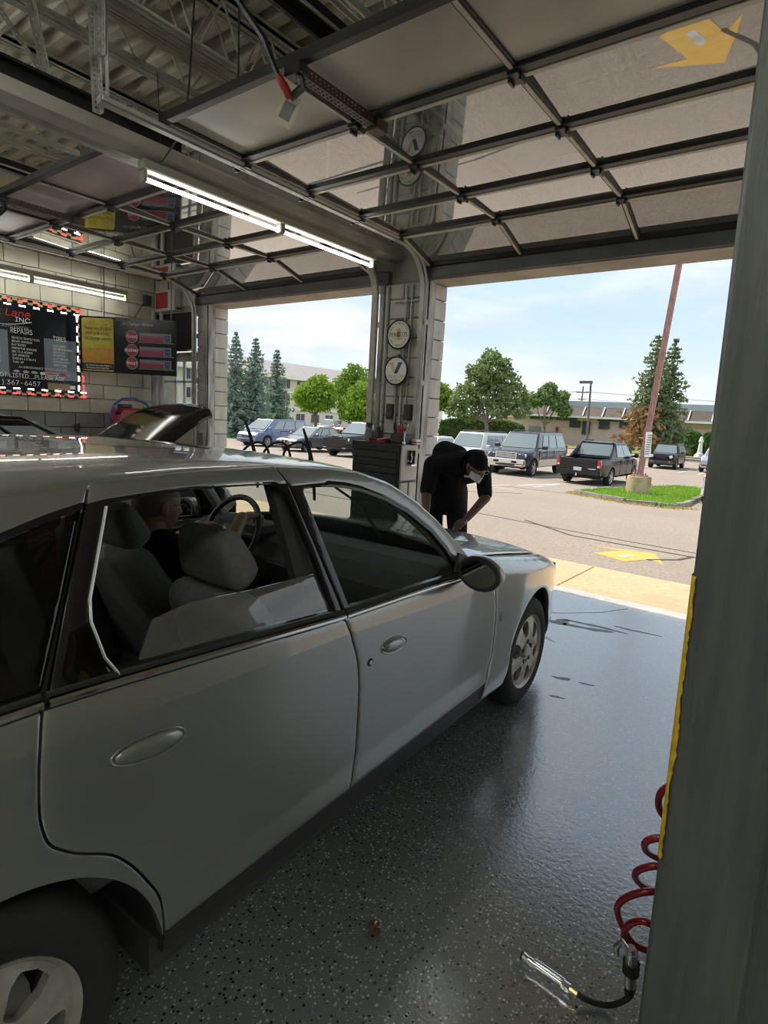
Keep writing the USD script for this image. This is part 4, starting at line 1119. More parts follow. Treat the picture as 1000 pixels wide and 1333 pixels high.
def led(y, z, mat, vert=False):
    b = B()
    for k in (-1, 0, 1):
        dy, dz = (0, .028 * k) if vert else (.028 * k, 0)
        b.bb(XB + .001, XB + .010, y + dy - .011, y + dy + .011, z + dz - .011, z + dz + .011, .003)
    b.put('light_cluster', mat, mb)


for k in range(14):
    y = 1.75 + .1665 * k
    led(y, 2.735, 'led_red'); led(y, 2.672, 'led_white'); led(y + .06, 1.597, 'led_red'); led(y + .06, 1.655, 'led_white')
for k in range(8):
    led(3.915, 2.62 - .13 * k, 'led_white', True)
for z in (2.70, 2.10, 1.98, 1.84, 1.72, 1.62):
    led(3.978, z, 'led_red', True)
lettering(mb, 'logo_word', 'Quick Lane', .085, ON_LEFT, put_yz(2.66, 2.535), 'red_print', shear=.25, width=.66)
lettering(mb, 'logo_word', 'INC', .055, ON_LEFT, put_yz(3.16, 2.475), 'white_print', width=.17)
b = B(); b.tube([(XB + .002, y, 2.475 - .05 * math.sin((y - 2.7) / .6 * PI)) for y in np.linspace(2.7, 3.35, 14)], .004, 5); b.put('logo_swoosh', 'white_print', mb)
lettering(mb, 'sub_line', 'TIRE & AUTO CENTER', .028, ON_LEFT, put_yz(2.86, 2.395), 'dim_print', width=.45)
lettering(mb, 'heading', 'REPAIRS', .062, ON_LEFT, put_yz(3.10, 2.335), 'white_print', width=.25)
lettering(mb, 'heading', 'TIRES', .058, ON_LEFT, put_yz(3.60, 2.300), 'white_print', width=.16)
for k, s in enumerate(['VEHICLE INSPECTION', 'BRAKE SERVICE', 'BATTERIES', 'RADIATOR SERVICE', 'BELTS & HOSES', 'A/C SERVICE', 'SHOCKS & STRUTS', 'TUNE-UP']):
    lettering(mb, 'list_line', s, .026, ON_LEFT, put_yz(3.11, 2.265 - .042 * k), 'white_print', width=.018 * len(s))
for k, s in enumerate(['NEW TIRES', 'MOUNT & BALANCE', 'ROTATION', 'BALANCING', 'FLAT REPAIR', 'CUSTOM WHEELS', 'USED TIRES']):
    lettering(mb, 'list_line', s, .024, ON_LEFT, put_yz(3.60, 2.225 - .041 * k), 'white_print', width=.0165 * len(s))
for k in range(7):
    lettering(mb, 'list_line', 'SERVICE', .024, ON_LEFT, put_yz(2.86, 2.225 - .041 * k), 'white_print', width=.12)
lettering(mb, 'note_line', 'ALL SERVICES SUBJECT TO TAXES & SHOP FEES', .026, ON_LEFT, put_yz(3.18, 1.915), 'white_print', width=.58)
for y, w, m in ((3.115, .075, 'dim_print'), (3.225, .07, 'olive_print'), (3.32, .08, 'dim_print'), (3.43, .22, 'white_print'), (3.68, .06, 'red_print'), (3.76, .05, 'dim_print')):
    b = B(); p = sbox(0, 0, w, .034) if w > .2 else affinity.scale(Point(w / 2, .018).buffer(.5), w, .036)
    b.prism(p, .0015, ON_LEFT, put_yz(y, 1.852)); b.put('small_emblem', m, mb)
patch(mb, 'emblem_bar', 'red_print', 3.49, 3.64, 1.858, 1.88, d=.004)
lettering(mb, 'big_line', 'IF NOT LISTED....PLEASE ASK', .052, ON_LEFT, put_yz(2.83, 1.790), 'white_print', width=.90)
lettering(mb, 'phone_line', ') 367-6457', .058, ON_LEFT, put_yz(2.98, 1.700), 'white_print', width=.44)

# the menu screen hangs across the corner
A0, A1 = np.array([-8.06, 3.86, 1.935]), np.array([-7.02, 4.60, 1.935])
ux = (A1 - A0) / np.linalg.norm(A1 - A0); LW = float(np.linalg.norm(A1 - A0)); un = np.cross(ux, (0, 0, 1)); RS = np.array([ux, (0, 0, 1), un]).T; HS = .715
ms = thing('menu_screen', 'wide black menu screen with a yellow oil change panel, hung across the corner', 'screen', A0, 0)


def on_screen(x0, x1, y0, y1, z, d, name, mat, r=0.0, par=None):
    b = B(); p = sbox(x0 + r, y0 + r, x1 - r, y1 - r)
    b.prism(p.buffer(r, 6) if r else p, d, RS, A0 + un * z); b.put(name, mat, par or ms, smooth=False)


on_screen(0, LW, 0, HS, -.05, .05, 'casing', 'board_black')
on_screen(.03, .455, .015, HS - .02, .0005, .001, 'yellow_panel', 'board_orange', .03)
on_screen(.03, .455, .115, .31, .0016, .0006, 'ember_band', 'board_ember')
on_screen(.03, .455, .03, .115, .002, .001, 'footer_band', 'black_print')
r_ = random.Random(3)
for k in range(46):
    x, y = r_.uniform(.05, .44), r_.choice([r_.uniform(.15, .40), r_.uniform(.58, .68)]); s = r_.choice([.004, .006, .010])
    on_screen(x, x + s, y, y + s, .002, .0008, 'ink_fleck', 'black_print')


def sl(text, h, x, y, mat, w, z=.002, shear=0):
    lettering(ms, 'screen_line', text, h, RS, A0 + ux * x + np.array([0, 0, y]) + un * z, mat, width=w, shear=shear)


sl('Protect your', .038, .065, .545, 'black_print', .20); sl('Engine', .042, .28, .545, 'black_print', .15)
sl('With one of our', .046, .075, .480, 'black_print', .33); sl('Oil Change', .044, .070, .415, 'black_print', .20); sl('options!', .036, .285, .417, 'black_print', .14)
sl('All customers are subject', .020, .075, .078, 'white_print', .34, .0035); sl('to taxes and shop fee', .020, .085, .046, 'white_print', .30, .0035)
sl('Oil Change Options', .036, .56, .625, 'gold_print', .42, shear=.2)
for k, (s, y) in enumerate((('Good', .47), ('Better', .295), ('Best', .13))):
    on_screen(.80, 1.225, y - .045, y + .065, .0012, .001, 'price_card', 'board_grey'); on_screen(.80, 1.12, y - .045, y + .012, .0026, .001, 'price_band', 'maroon'); on_screen(.80, 1.12, y + .018, y + .026, .0026, .001, 'price_band', 'maroon')
    on_screen(1.14, 1.205, y - .035, y + .045, .0026, .001, 'price_box', 'navy_print'); on_screen(.78, 1.26, y - .062, y - .050, .0012, .001, 'card_edge', 'board_grey')
    b = B(); b.prism(Point(.70, y + .01).buffer(.080, 20), .002, RS, A0 + un * .003); b.put('grade_ring', 'dim_print', ms)
    b = B(); b.prism(Point(.70, y + .01).buffer(.073, 20), .002, RS, A0 + un * .0055); b.put('grade_disc', 'maroon', ms)
    sl(s, .042, .70 - .015 * len(s) - .01, y - .008, 'white_print', .028 * len(s) + .02, .008)
    sl('--', .03, 1.15, y, 'white_print', .04, .004)
b = B()
for q in (.25, .95):
    c = A0 + ux * q * LW + np.array([0, 0, HS]) - un * .03; b.tube([c, c + np.array([-.02, .02, .75])], .006, 6)
b.put('hanging_wire', 'dark_grey', ms)

M('cloth_board', (0.010, 0.010, 0.011), 0.9)
# the small window beside the doorway
wn = thing('window_1', None, None, kind='structure')
Xw0, Xw1 = -8.24, -7.28
b = B(); b.bb(Xw0 - .04, Xw0, YI + .10, YI + .16, 1.5, 2.88); b.bb(Xw1 - .0, Xw1 + .03, YI + .10, YI + .16, 1.5, 2.88); b.bb(Xw0, Xw1, YI + .10, YI + .16, 1.5, 1.55); b.bb(Xw0, Xw1, YI + .08, YI + .16, 2.20, 2.32); b.bb(Xw0, Xw1, YI + .10, YI + .16, 2.84, 2.88); b.put('window_frame', 'grimy_paint', wn)
b = B(); b.bb(Xw0, Xw1, YI + .125, YI + .131, 1.55, 2.20); b.put('pane', 'window_glass', wn)
b = B(); b.bb(-7.98, -7.94, YI + .115, YI + .145, 1.55, 2.20, .004); b.bb(-7.765, -7.715, YI + .115, YI + .145, 1.55, 2.20, .004); b.put('mullion', 'white_paint', wn)
for z in (1.905,):
    b = B(); b.bb(Xw0, Xw1, YI + .115, YI + .145, z - .018, z + .018, .004); b.put('glazing_bar', 'white_paint', wn)
b = B(); b.bb(-8.20, -7.285, YI - .03, YI + .01, 2.33, 2.86, .004); tag(b.put('dark_panel', 'cloth_board'), 'black board covering the upper light of the small window', 'board')
b = B(); b.bb(-7.42, -7.29, YI - .05, YI - .03, 2.325, 2.345, .004); tag(b.put('latch_bar', 'white_paint'), 'small white latch bar at the foot of the black board', 'latch')
rb = thing('alarm_box', 'grey wall box with a red front above the small window', 'alarm', (-7.9, YI, 3.02))
b = B(); b.bb(-8.10, -7.62, YI - .13, YI - .005, 2.88, 3.17, .012); b.put('case', 'light_grey', rb)
b = B(); b.bb(-8.06, -7.76, YI - .139, YI - .129, 2.92, 3.14, .006); b.put('red_front', 'red_paint', rb)
b = B(); b.bb(-7.66, -7.60, YI - .10, YI - .02, 2.90, 2.93, .004); b.tube([(-7.9, YI - .03, 3.17), (-7.9, YI - .03, 3.5)], .008, 6); b.put('conduit', 'dark_grey', rb)
jb = thing('junction_box', 'small dark switch box with a drooping cable in the block corner', 'switch box', (-8.25, 4.95, 3.05))
b = B(); b.bb(-8.30, -8.22, 4.90, 5.0, 2.98, 3.12, .006); b.put('case', 'dark_grey', jb)
b = B(); b.tube([(-8.27, 4.9, 3.0), (-8.27, 4.80, 2.85), (-8.27, 4.72, 2.72), (-8.28, 4.70, 2.6)], .005, 5); b.put('cable', 'black_rubber', jb)
pd = thing('downpipe', 'dull vertical pipe in the block corner under the menu screen', 'pipe', (-8.18, 5.0, 0))
b = B(); b.cyl((-8.17, 5.0, 0), (-8.17, 5.0, 2.9), .045, n=16); b.put('pipe', 'grimy_paint', pd)
b = B(); b.cyl((-8.02, 5.03, 0), (-8.02, 5.03, 2.9), .03, n=14); b.put('thin_pipe', 'light_grey', pd)
b = B(); b.bb(-8.298, -8.255, 3.86, 3.92, 1.12, 1.22, .008); b.tube([(-8.26, 3.89, 1.2), (-8.2, 3.89, 1.24), (-8.24, 3.89, 1.10)], .008, 6)
tag(b.put('wall_hook', 'black_plastic'), 'black hook fitting on the grey painted blocks', 'hook')

# oil dispenser with its blue hose, against the left wall
od = thing('oil_dispenser', 'red drum pump with a looping blue hose by the block wall', 'pump', (-7.9, 4.4, 0))
b = B(); b.lathe([(0, 0), (.22, 0), (.225, .03), (.22, .3), (.226, .32), (.22, .34), (.22, .62), (.226, .64), (.22, .66), (.22, .9), (.20, .93), (0, .93)], 28, None, (-7.9, 4.4, 0)); b.put('drum', 'dark_grey', od)
b = B(); b.bb(-8.02, -7.78, 4.22, 4.60, 1.14, 1.48, .03); b.put('pump_case', 'red_paint', od)
b = B(); b.cyl((-7.9, 4.4, .93), (-7.9, 4.4, 1.16), .04); b.put('riser', 'steel', od)
b = B(); b.tube([(-7.85, 4.20, 1.22), (-7.82, 4.13, 1.36), (-7.82, 4.18, 1.52), (-7.82, 4.30, 1.60), (-7.82, 4.48, 1.615), (-7.82, 4.64, 1.56), (-7.82, 4.76, 1.44), (-7.82, 4.80, 1.2)], .017, 10); b.put('hose', 'blue_hose', od)
b = B(); b.bb(-7.96, -7.84, 4.30, 4.46, 1.48, 1.53, .01); b.cyl((-7.84, 4.24, 1.40), (-7.77, 4.24, 1.44), .035, n=14); b.put('meter', 'black_metal', od)

# ---------------------------------------------------------------- pier: signs, conduits, sockets, tool chest
def disc_sign(cx, cz, r, label, face):
    t = thing('round_sign', label, 'sign', (cx, YI - .05, cz))
    at = np.array([cx, YI - .075, cz])
    b = B(); b.lathe([(0, 0), (r, 0), (r + .008, .010), (r + .008, .022), (r - .004, .026), (r - .006, .018), (0, .018)], 44, ON_FRONT, at + (0, .0, 0)); b.put('rim', 'black_metal', t)
    b = B(); b.prism(Point(0, 0).buffer(r - .008, 24), .002, ON_FRONT, at + (0, -.0185, 0)); b.put('face', 'cream_sign' if face == 0 else 'white_print', t)
    b = B(); b.bb(cx - .012, cx + .012, YI - .075, YI + .01, cz + r - .02, cz + r + .03); b.put('bracket', 'grimy_paint', t)
    return t, at + (0, -.0206, 0)


def arc_text(t, text, r, a0, a1, h, at, mat, inside=False):
    for k, ch in enumerate(text):
        if ch == ' ':
            continue
        a = a0 + (a1 - a0) * k / (len(text) - 1); rot = a + (PI / 2 if inside else -PI / 2)
        m = meshkit.text_mesh(ch, h, .001); v = np.array(m.vertices); v[:, 0] -= (v[:, 0].max() + v[:, 0].min()) / 2
        c, s = math.cos(rot), math.sin(rot); q = np.c_[v[:, 0] * c - v[:, 1] * s + r * math.cos(a), v[:, 0] * s + v[:, 1] * c + r * math.sin(a), v[:, 2]]
        B().add(q @ ON_FRONT.T + at, m.faces).put('letter', mat, t, smooth=False)


SR = .142
t, at = disc_sign(-3.675, 2.405, SR, 'round cream sign with a black oil name, upper sign on the pier', 0)
lettering(t, 'brand_line', 'PENNZOIL', .042, ON_FRONT, at + (-.118, 0, -.02), 'black_print', .001, width=.236)
arc_text(t, 'QUALITY MOTOR OIL', .104, PI * .86, PI * .14, .016, at, 'black_print'); arc_text(t, 'SAFE LUBRICATION', .118, PI * 1.16, PI * 1.84, .016, at, 'black_print', True)
b = B(); b.prism(Polygon([(-.03, .03), (.03, .03), (.024, .05), (.0, .062), (-.024, .05)]), .001, ON_FRONT, at); b.prism(Polygon([(-.05, -.03), (.05, -.03), (.03, -.045), (0, -.052), (-.03, -.045)]), .001, ON_FRONT, at); b.put('laurel', 'olive_print', t)
b = B(); b.prism(Polygon([(-.018, .028), (.018, .028), (.018, -.024), (0, -.034), (-.018, -.024)]), .0006, ON_FRONT, at); b.put('red_bell', 'red_print', t)
t, at = disc_sign(-3.685, 2.040, SR, 'round white sign with a split V emblem, lower sign on the pier', 1)
b = B(); b.prism(Polygon([(-.085, .085), (-.035, .085), (-.008, .01), (-.03, -.025)]), .001, ON_FRONT, at); b.put('emblem_stroke', 'gold_print', t)
b = B(); b.prism(Polygon([(.03, .088), (.08, .088), (.022, -.028), (-.022, -.028)]), .001, ON_FRONT, at); b.put('emblem_stroke', 'navy_print', t)
lettering(t, 'brand_line', 'VALVOLINE', .034, ON_FRONT, at + (-.105, 0, -.075), 'gold_print', .001, width=.21)
lettering(t, 'small_line', 'MOTOR OIL', .016, ON_FRONT, at + (-.062, 0, -.105), 'black_print', .001, width=.13)
b = B(); b.tube([(-3.68, YI - .06, 2.26), (-3.682, YI - .06, 2.19)], .008, 6); tag(b.put('sign_link', 'white_paint'), 'short white link between the two round signs', 'bracket')
for x, r, lab, m, z0 in ((-3.90, .018, 'broad pale conduit nearest the edge of the pier', 'pier_paint', .2), (-3.655, .013, 'pale conduit running behind the round signs', 'pier_paint', 1.3), (-3.585, .011, 'thin conduit right of the round signs', 'pier_paint', 1.6), (-3.725, .016, 'dark conduit dropping between the two socket boxes', 'grimy_paint', 1.3)):
    t = thing('conduit', lab, 'pipe', (x, YI - .02, z0))
    b = B(); b.cyl((x, YI - .022, z0), (x, YI - .022, 2.9 if r < .0155 or r > .017 else 1.95), r, n=12); b.put('pipe', m, t)
    b = B()
    for z in (1.5, 1.9):
        b.bb(x - r * 1.6, x + r * 1.6, YI - .042, YI + .0, z, z + .02, .002)
    b.put('clip', 'grimy_paint', t)
b = B(); b.bb(-3.985, -3.93, YI - .05, YI - .002, .0, HEAD, .01); tag(b.put('corner_post', 'grimy_paint'), 'grimy steel corner post on the pier edge', 'post')
b = B(); b.bb(-3.80, -3.45, YI - .03, YI - .005, 2.735, 2.755, .002); tag(b.put('conduit_strap', 'grimy_paint'), 'flat steel strap across the conduits high on the pier', 'strap')
for x, lab in ((-3.765, 'black socket box left of the dark conduit'), (-3.535, 'black socket box beside the door track')):
    t = thing('socket_box', lab, 'electrical socket', (x, YI - .05, 1.61))
    b = B(); b.bb(x - .045, x + .045, YI - .065, YI + .0, 1.54, 1.70, .008); b.put('case', 'black_plastic', t)
    for z in (1.585, 1.655):
        b = B(); b.cyl((x, YI - .064, z), (x, YI - .070, z), .018, n=14); b.put('outlet', 'dark_grey', t)

tc = thing('tool_chest', 'black drawer tool chest standing against the pier', 'tool chest', (-3.68, 4.80, 0))
b = B(); b.bb(-3.985, -3.375, 4.72, 5.0, .12, 1.30, .012); b.put('cabinet', 'black_metal', tc)
zz = 1.21
for k, hh in enumerate((.075, .075, .075, .085, .085, .13, .13, .17, .2)):
    b = B(); b.bb(-3.965, -3.395, 4.706, 4.722, zz - hh + .006, zz, .005); d = b.put('drawer', 'black_plastic', tc)
    b = B(); x0 = -3.78 if k else -3.93
    b.bb(x0, x0 + .20, 4.690, 4.708, zz - .018, zz - .006, .004); b.put('handle', 'dark_grey', d); zz -= hh
b = B(); b.bb(-3.985, -3.375, 4.705, 4.72, 1.215, 1.295, .006); b.cyl((-3.68, 4.705, 1.255), (-3.68, 4.694, 1.255), .014, n=12); b.put('lid_front', 'black_metal', tc)
b = B(); b.bb(-3.375, -3.355, 4.74, 5.03, .93, 1.29, .006); b.put('side_panel', 'galv', tc)
b = B(); b.bb(-3.375, -3.350, 4.74, 4.875, .35, .91, .008); b.put('side_bin', 'galv', tc)
b = B(); b.bb(-3.375, -3.350, 4.89, 5.03, .35, .91, .008); b.put('side_bin', 'galv', tc)
for x in (-3.93, -3.43):
    for y in (4.77, 4.98):
        b = B(); b.cyl((x, y - .015, .06), (x, y + .015, .06), .06, n=18); b.bb(x - .03, x + .03, y - .03, y + .03, .10, .13); b.put('caster', 'black_rubber', tc)
t = thing('spray_holder', 'chrome holder with a black grip on the chest side', 'holder', (-3.34, 4.88, 1.15))
b = B(); b.bb(-3.353, -3.30, 4.84, 4.94, 1.085, 1.10, .003); b.bb(-3.353, -3.345, 4.84, 4.94, 1.085, 1.24, .002); b.put('bracket', 'chrome', t)
b = B(); b.tube([(-3.325, 4.90, 1.10), (-3.322, 4.905, 1.24)], .018, 10); b.put('grip', 'black_rubber', t)
b = B(); b.tube([(-3.33, 4.87, 1.12), (-3.31, 4.86, 1.16), (-3.32, 4.86, 1.21)], .010, 8); b.put('nozzle', 'chrome', t)


def bottle(x, y, z, r, h, mat, cap, label, trig=False):
    t = thing('spray_bottle' if trig else 'bottle', label, 'bottle', (x, y, z))
    b = B(); b.lathe([(0, 0), (r, 0), (r * 1.03, .01), (r, h * .62), (r * .5, h * .78), (r * .36, h * .82), (r * .36, h * .86), (0, h * .86)], 18, None, (x, y, z)); b.put('body', mat, t)
    b = B(); b.cyl((x, y, z + h * .85), (x, y, z + h), r * .42, n=14)
    if trig:
        b.bb(x - r * .9, x + r * .7, y - r * .3, y + r * .3, z + h, z + h * 1.12, .004); b.tube([(x - r * .6, y, z + h), (x - r * .9, y, z + h * .86)], r * .14, 6)
    b.put('cap', cap, t)


bottle(-3.88, 4.86, 1.30, .045, .17, 'mid_grey', 'black_plastic', 'grey trigger spray bottle at the corner of the tool chest', True)
bottle(-3.80, 4.90, 1.30, .032, .15, 'dark_grey', 'black_plastic', 'dark bottle beside the trigger spray on the tool chest')
bottle(-3.84, 4.98, 1.30, .03, .16, 'black_plastic', 'mid_grey', 'black bottle behind the trigger spray on the tool chest')
t = thing('parts_tray', 'red tray of small tools on top of the tool chest', 'tray', (-3.68, 4.80, 1.30))
b = B(); b.bb(-3.79, -3.57, 4.74, 4.90, 1.30, 1.312, .003); b.bb(-3.79, -3.78, 4.74, 4.90, 1.30, 1.335); b.bb(-3.58, -3.57, 4.74, 4.90, 1.30, 1.335); b.bb(-3.79, -3.57, 4.89, 4.90, 1.30, 1.335); b.put('tray', 'red_plastic', t)
for k in range(5):
    b = B(); x = -3.77 + .04 * k; b.tube([(x, 4.76, 1.325), (x + .02, 4.88, 1.33 + .006 * (k % 3))], .007, 6); b.put('tool', ['chrome', 'red_print', 'white_print', 'red_print', 'black_metal'][k], t)
t = thing('tool_caddy', 'black caddy of upright pliers and screwdrivers on the tool chest', 'tool caddy', (-3.47, 4.88, 1.30))
b = B(); b.bb(-3.56, -3.395, 4.80, 4.97, 1.30, 1.40, .008); b.put('box', 'black_plastic', t)
for k, (dx, m) in enumerate(((-.06, 'black_rubber'), (-.045, 'dark_grey'), (-.02, 'red_print'), (.0, 'red_print'), (.02, 'red_plastic'), (.045, 'black_rubber'))):
    b = B(); x = -3.475 + dx; b.tube([(x, 4.88, 1.39), (x - .01 + dx * .2, 4.87, 1.44), (x + dx * .5, 4.87, 1.50 - .008 * k)], [.008, .011, .009], 8); b.put('tool_handle', m, t)
t = thing('red_white_carton', 'red and white carton on the chest corner next to the track', 'box', (-3.36, 4.9, 1.30))
b = B(); b.bb(-3.40, -3.33, 4.95, 5.03, 1.30, 1.35, .004); b.put('carton', 'white_print', t)
b = B(); b.bb(-3.402, -3.328, 4.948, 5.032, 1.312, 1.325, .002); b.put('stripe', 'red_print', t)
t = thing('chrome_fitting', 'chrome air fitting standing by the red and white carton', 'fitting', (-3.40, 4.84, 1.30))
b = B(); b.lathe([(0, 0), (.02, 0), (.02, .02), (.010, .03), (.012, .09), (.016, .10), (.016, .12), (0, .12)], 12, None, (-3.385, 4.80, 1.30)); b.put('body', 'chrome', t)
b = B(); b.tube([(-3.385, 4.80, 1.40), (-3.37, 4.83, 1.47), (-3.385, 4.86, 1.50)], .006, 6); b.put('stem', 'steel', t)

# coiled black hose on a stand between the bays
ch = thing('hose_stand', 'black coiled air hose looped over a low stand between the bays', 'hose', (-4.75, 4.35, 0))
pts = []
for k in range(3):
    y = 4.05 + .30 * k
    pts += [(-4.82, y - .10, .93), (-4.84, y - .11, 1.08), (-4.78, y - .06, 1.19), (-4.72, y + .02, 1.225), (-4.68, y + .09, 1.18), (-4.67, y + .13, 1.06), (-4.70, y + .14, .93), (-4.76, y + .15, .86)]
from scipy.interpolate import CubicSpline
cs = CubicSpline(np.arange(len(pts)), np.array(pts)); b = B(); b.tube(cs(np.linspace(0, len(pts) - 1, 180)), .013, 8); b.put('coil', 'black_rubber', ch, smooth=50)
b = B(); b.cyl((-4.76, 4.3, 0), (-4.76, 4.3, 1.0), .02); b.cyl((-4.76, 3.95, 1.0), (-4.76, 4.65, 1.0), .02); b.put('stand_post', 'dark_grey', ch)
b = B(); b.bb(-4.9, -4.62, 4.15, 4.45, 0, .02, .004); b.put('stand_base', 'dark_grey', ch)

# ---------------------------------------------------------------- near steel column, air hose, nozzle, scrap
LEAN = math.radians(1.15)
cl = thing('steel_column', 'grey painted steel column with a yellow edge, close beside the viewer', 'column', (-.10, 1.02, 0))


def lean(b):
    for i, v in enumerate(b.v):
        q = v.copy(); q[:, 0] += -(q[:, 2] - EYE) * math.tan(LEAN); b.v[i] = q
    return b


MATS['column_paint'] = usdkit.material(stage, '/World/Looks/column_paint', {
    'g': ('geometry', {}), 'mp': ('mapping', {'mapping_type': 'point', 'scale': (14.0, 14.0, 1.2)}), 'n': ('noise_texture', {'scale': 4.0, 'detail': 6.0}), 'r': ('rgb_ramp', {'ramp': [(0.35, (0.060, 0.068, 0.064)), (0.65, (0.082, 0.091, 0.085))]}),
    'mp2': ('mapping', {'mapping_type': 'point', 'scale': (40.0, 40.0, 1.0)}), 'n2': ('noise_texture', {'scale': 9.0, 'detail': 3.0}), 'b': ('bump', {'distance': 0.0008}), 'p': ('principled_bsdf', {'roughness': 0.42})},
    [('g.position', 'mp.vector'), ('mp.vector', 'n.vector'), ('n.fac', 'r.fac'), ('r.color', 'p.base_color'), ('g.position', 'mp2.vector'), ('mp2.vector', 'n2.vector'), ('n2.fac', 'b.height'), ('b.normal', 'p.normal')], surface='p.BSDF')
sec = Polygon([(-.142, 1.0), (-.030, .985), (-.002, .992), (.006, 1.008), (.40, 1.09), (.40, 1.20), (.30, 1.20), (-.02, 1.12), (-.142, 1.06)]).buffer(-.011, 6).buffer(.011, 6)
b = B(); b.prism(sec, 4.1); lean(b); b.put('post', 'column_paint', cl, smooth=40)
b = B(); rr = random.Random(8)
pl = []
for k in range(60):
    z = .86 + k * .0083; pl.append((z, .0012 + .004 * rr.random() + (.003 if 20 < k < 30 else 0)))
V = []; F = []
for z, wd in pl:
    V += [(-.1445, 1.040, z), (-.1445, 1.010, z), (-.1415, 1.0005, z), (-.1350 + wd * .9 - .004, .9965, z)]
for k in range(len(pl) - 1):
    for j in range(3):
        F.append((4 * k + j, 4 * k + j + 1, 4 * k + j + 5, 4 * k + j + 4))
M('safety_yellow', (0.55, 0.36, 0.02), 0.5, var=0.25, vs=40)
b.add(V, F); lean(b); b.put('yellow_edge_paint', 'safety_yellow', cl)
b = B(); b.bb(-.2, .42, .93, 1.2, 0, .02, .004); b.put('base_plate', 'column_paint', cl)

rh = thing('air_hose', 'red coiled air hose hanging behind the steel column', 'hose', (-.20, 1.3, 0))
P0 = [(-.135, 1.20, .92), (-.150, 1.185, .885), (-.166, 1.20, .85), (-.163, 1.225, .80), (-.140, 1.24, .775), (-.128, 1.21, .775), (-.150, 1.18, .775), (-.177, 1.19, .745), (-.176, 1.225, .70), (-.150, 1.25, .68), (-.130, 1.22, .695), (-.150, 1.18, .712),
      (-.184, 1.19, .675), (-.188, 1.22, .63), (-.165, 1.25, .60), (-.135, 1.24, .615), (-.140, 1.20, .645), (-.178, 1.18, .632), (-.212, 1.195, .575), (-.208, 1.22, .515), (-.178, 1.24, .465), (-.140, 1.25, .465), (-.128, 1.22, .52), (-.150, 1.19, .572), (-.184, 1.195, .545), (-.196, 1.215, .49), (-.180, 1.225, .45), (-.172, 1.215, .47)]
cs = CubicSpline(np.arange(len(P0)), np.array(P0)); b = B(); b.tube(cs(np.linspace(0, len(P0) - 1, 260)), .0072, 8); b.put('coil', 'red_hose', rh, smooth=50)
b = B(); b.tube([(-.14, 1.2, .9), (-.13, 1.2, 1.4), (-.12, 1.2, 2.6)], .0078, 8); b.put('riser', 'red_hose', rh)

ti = thing('tyre_inflator', 'chrome air chuck on a black whip hose, its head lying on the flecked floor', 'air tool', (-.3, 1.45, 0))
b = B(); b.cyl((-.176, 1.205, .475), (-.172, 1.215, .385), .0125, n=14); b.cyl((-.178, 1.203, .485), (-.177, 1.204, .475), .009, n=12); b.put('handle', 'steel', ti)
b = B(); b.cyl((-.1745, 1.209, .445), (-.1735, 1.212, .42), .0175, n=14); b.put('collar', 'black_rubber', ti)
b = B(); b.cyl((-.172, 1.215, .385), (-.171, 1.218, .36), .010, n=12); b.put('hose_ferrule', 'black_rubber', ti)
b = B(); b.tube([(-.182, 1.20, .478), (-.196, 1.20, .492), (-.206, 1.20, .470), (-.202, 1.20, .452)], [.005, .006, .007, .005], 8); b.put('lever', 'steel', ti)
C0, C1 = pt(683, 1246, .022), pt(752, 1294, .024)
H = [(-.171, 1.218, .36)] + [tuple(pt(x, y, z)) for x, y, z in ((825, 1283, .28), (820, 1296, .17), (810, 1304, .08), (798, 1308, .03), (786, 1308, .014), (770, 1304, .018))] + [tuple(C1)]
cs = CubicSpline(np.linspace(0, 1, len(H)), np.array(H)); b = B(); b.tube([tuple(np.maximum(cs(q), (-9, -9, .0082))) for q in np.linspace(0, 1, 40)], .0075, 8); b.put('whip_hose', 'black_rubber', ti, smooth=50)
d = (C0 - C1) / np.linalg.norm(C0 - C1)
b = B(); b.cyl(C1, C1 + d * .022, .0085, n=8); b.put('brass_nut', 'brass', ti)
b = B(); b.cyl(C1 + d * .022, C1 + d * .045, .012, n=6); b.put('steel_nut', 'chrome', ti)
b = B(); b.cyl(C1 + d * .04, C0 - d * .03, .0072, n=12); b.cyl(C1 + d * .04 + (.0, .006, .008), C0 - d * .03 + (0, .006, .008), .0045, n=10); b.put('wand', 'chrome', ti)
b = B(); b.cyl(C0 - d * .032, C0 - d * .014, .011, n=14); b.cyl(C0 - d * .014, C0 + d * .004, .009, .012, n=14); b.put('chuck_head', 'chrome', ti)
b = B(); b.cyl(C0 + d * .004, C0 + d * .009, .0125, n=14); b.put('chuck_seal', 'black_rubber', ti)

M('foil_brown', (0.16, 0.075, 0.05), 0.35, metal=0.4, var=0.5, vs=60)
sc_ = thing('foil_scrap', 'crumpled brown scrap lying alone on the flecked floor', 'litter', (-.9, 1.28, 0))
c = pt(489, 1211, .012); m = trimesh.creation.icosphere(3, 1.0); v = m.vertices * (.018, .016, .019); v += (meshkit.noise(m.vertices * 3.1, 5)[:, None] - .5) * .022 * m.vertices
b = B(); b.add(v + c + (0, 0, .006), m.faces); b.put('wad', 'foil_brown', sc_, smooth=False)
b = B(); b.mesh(trimesh.creation.box([.02, .012, .0015]), rot3(.5, .3, .4), c + (.004, .004, .021)); b.put('torn_edge', 'tag_paper', sc_)
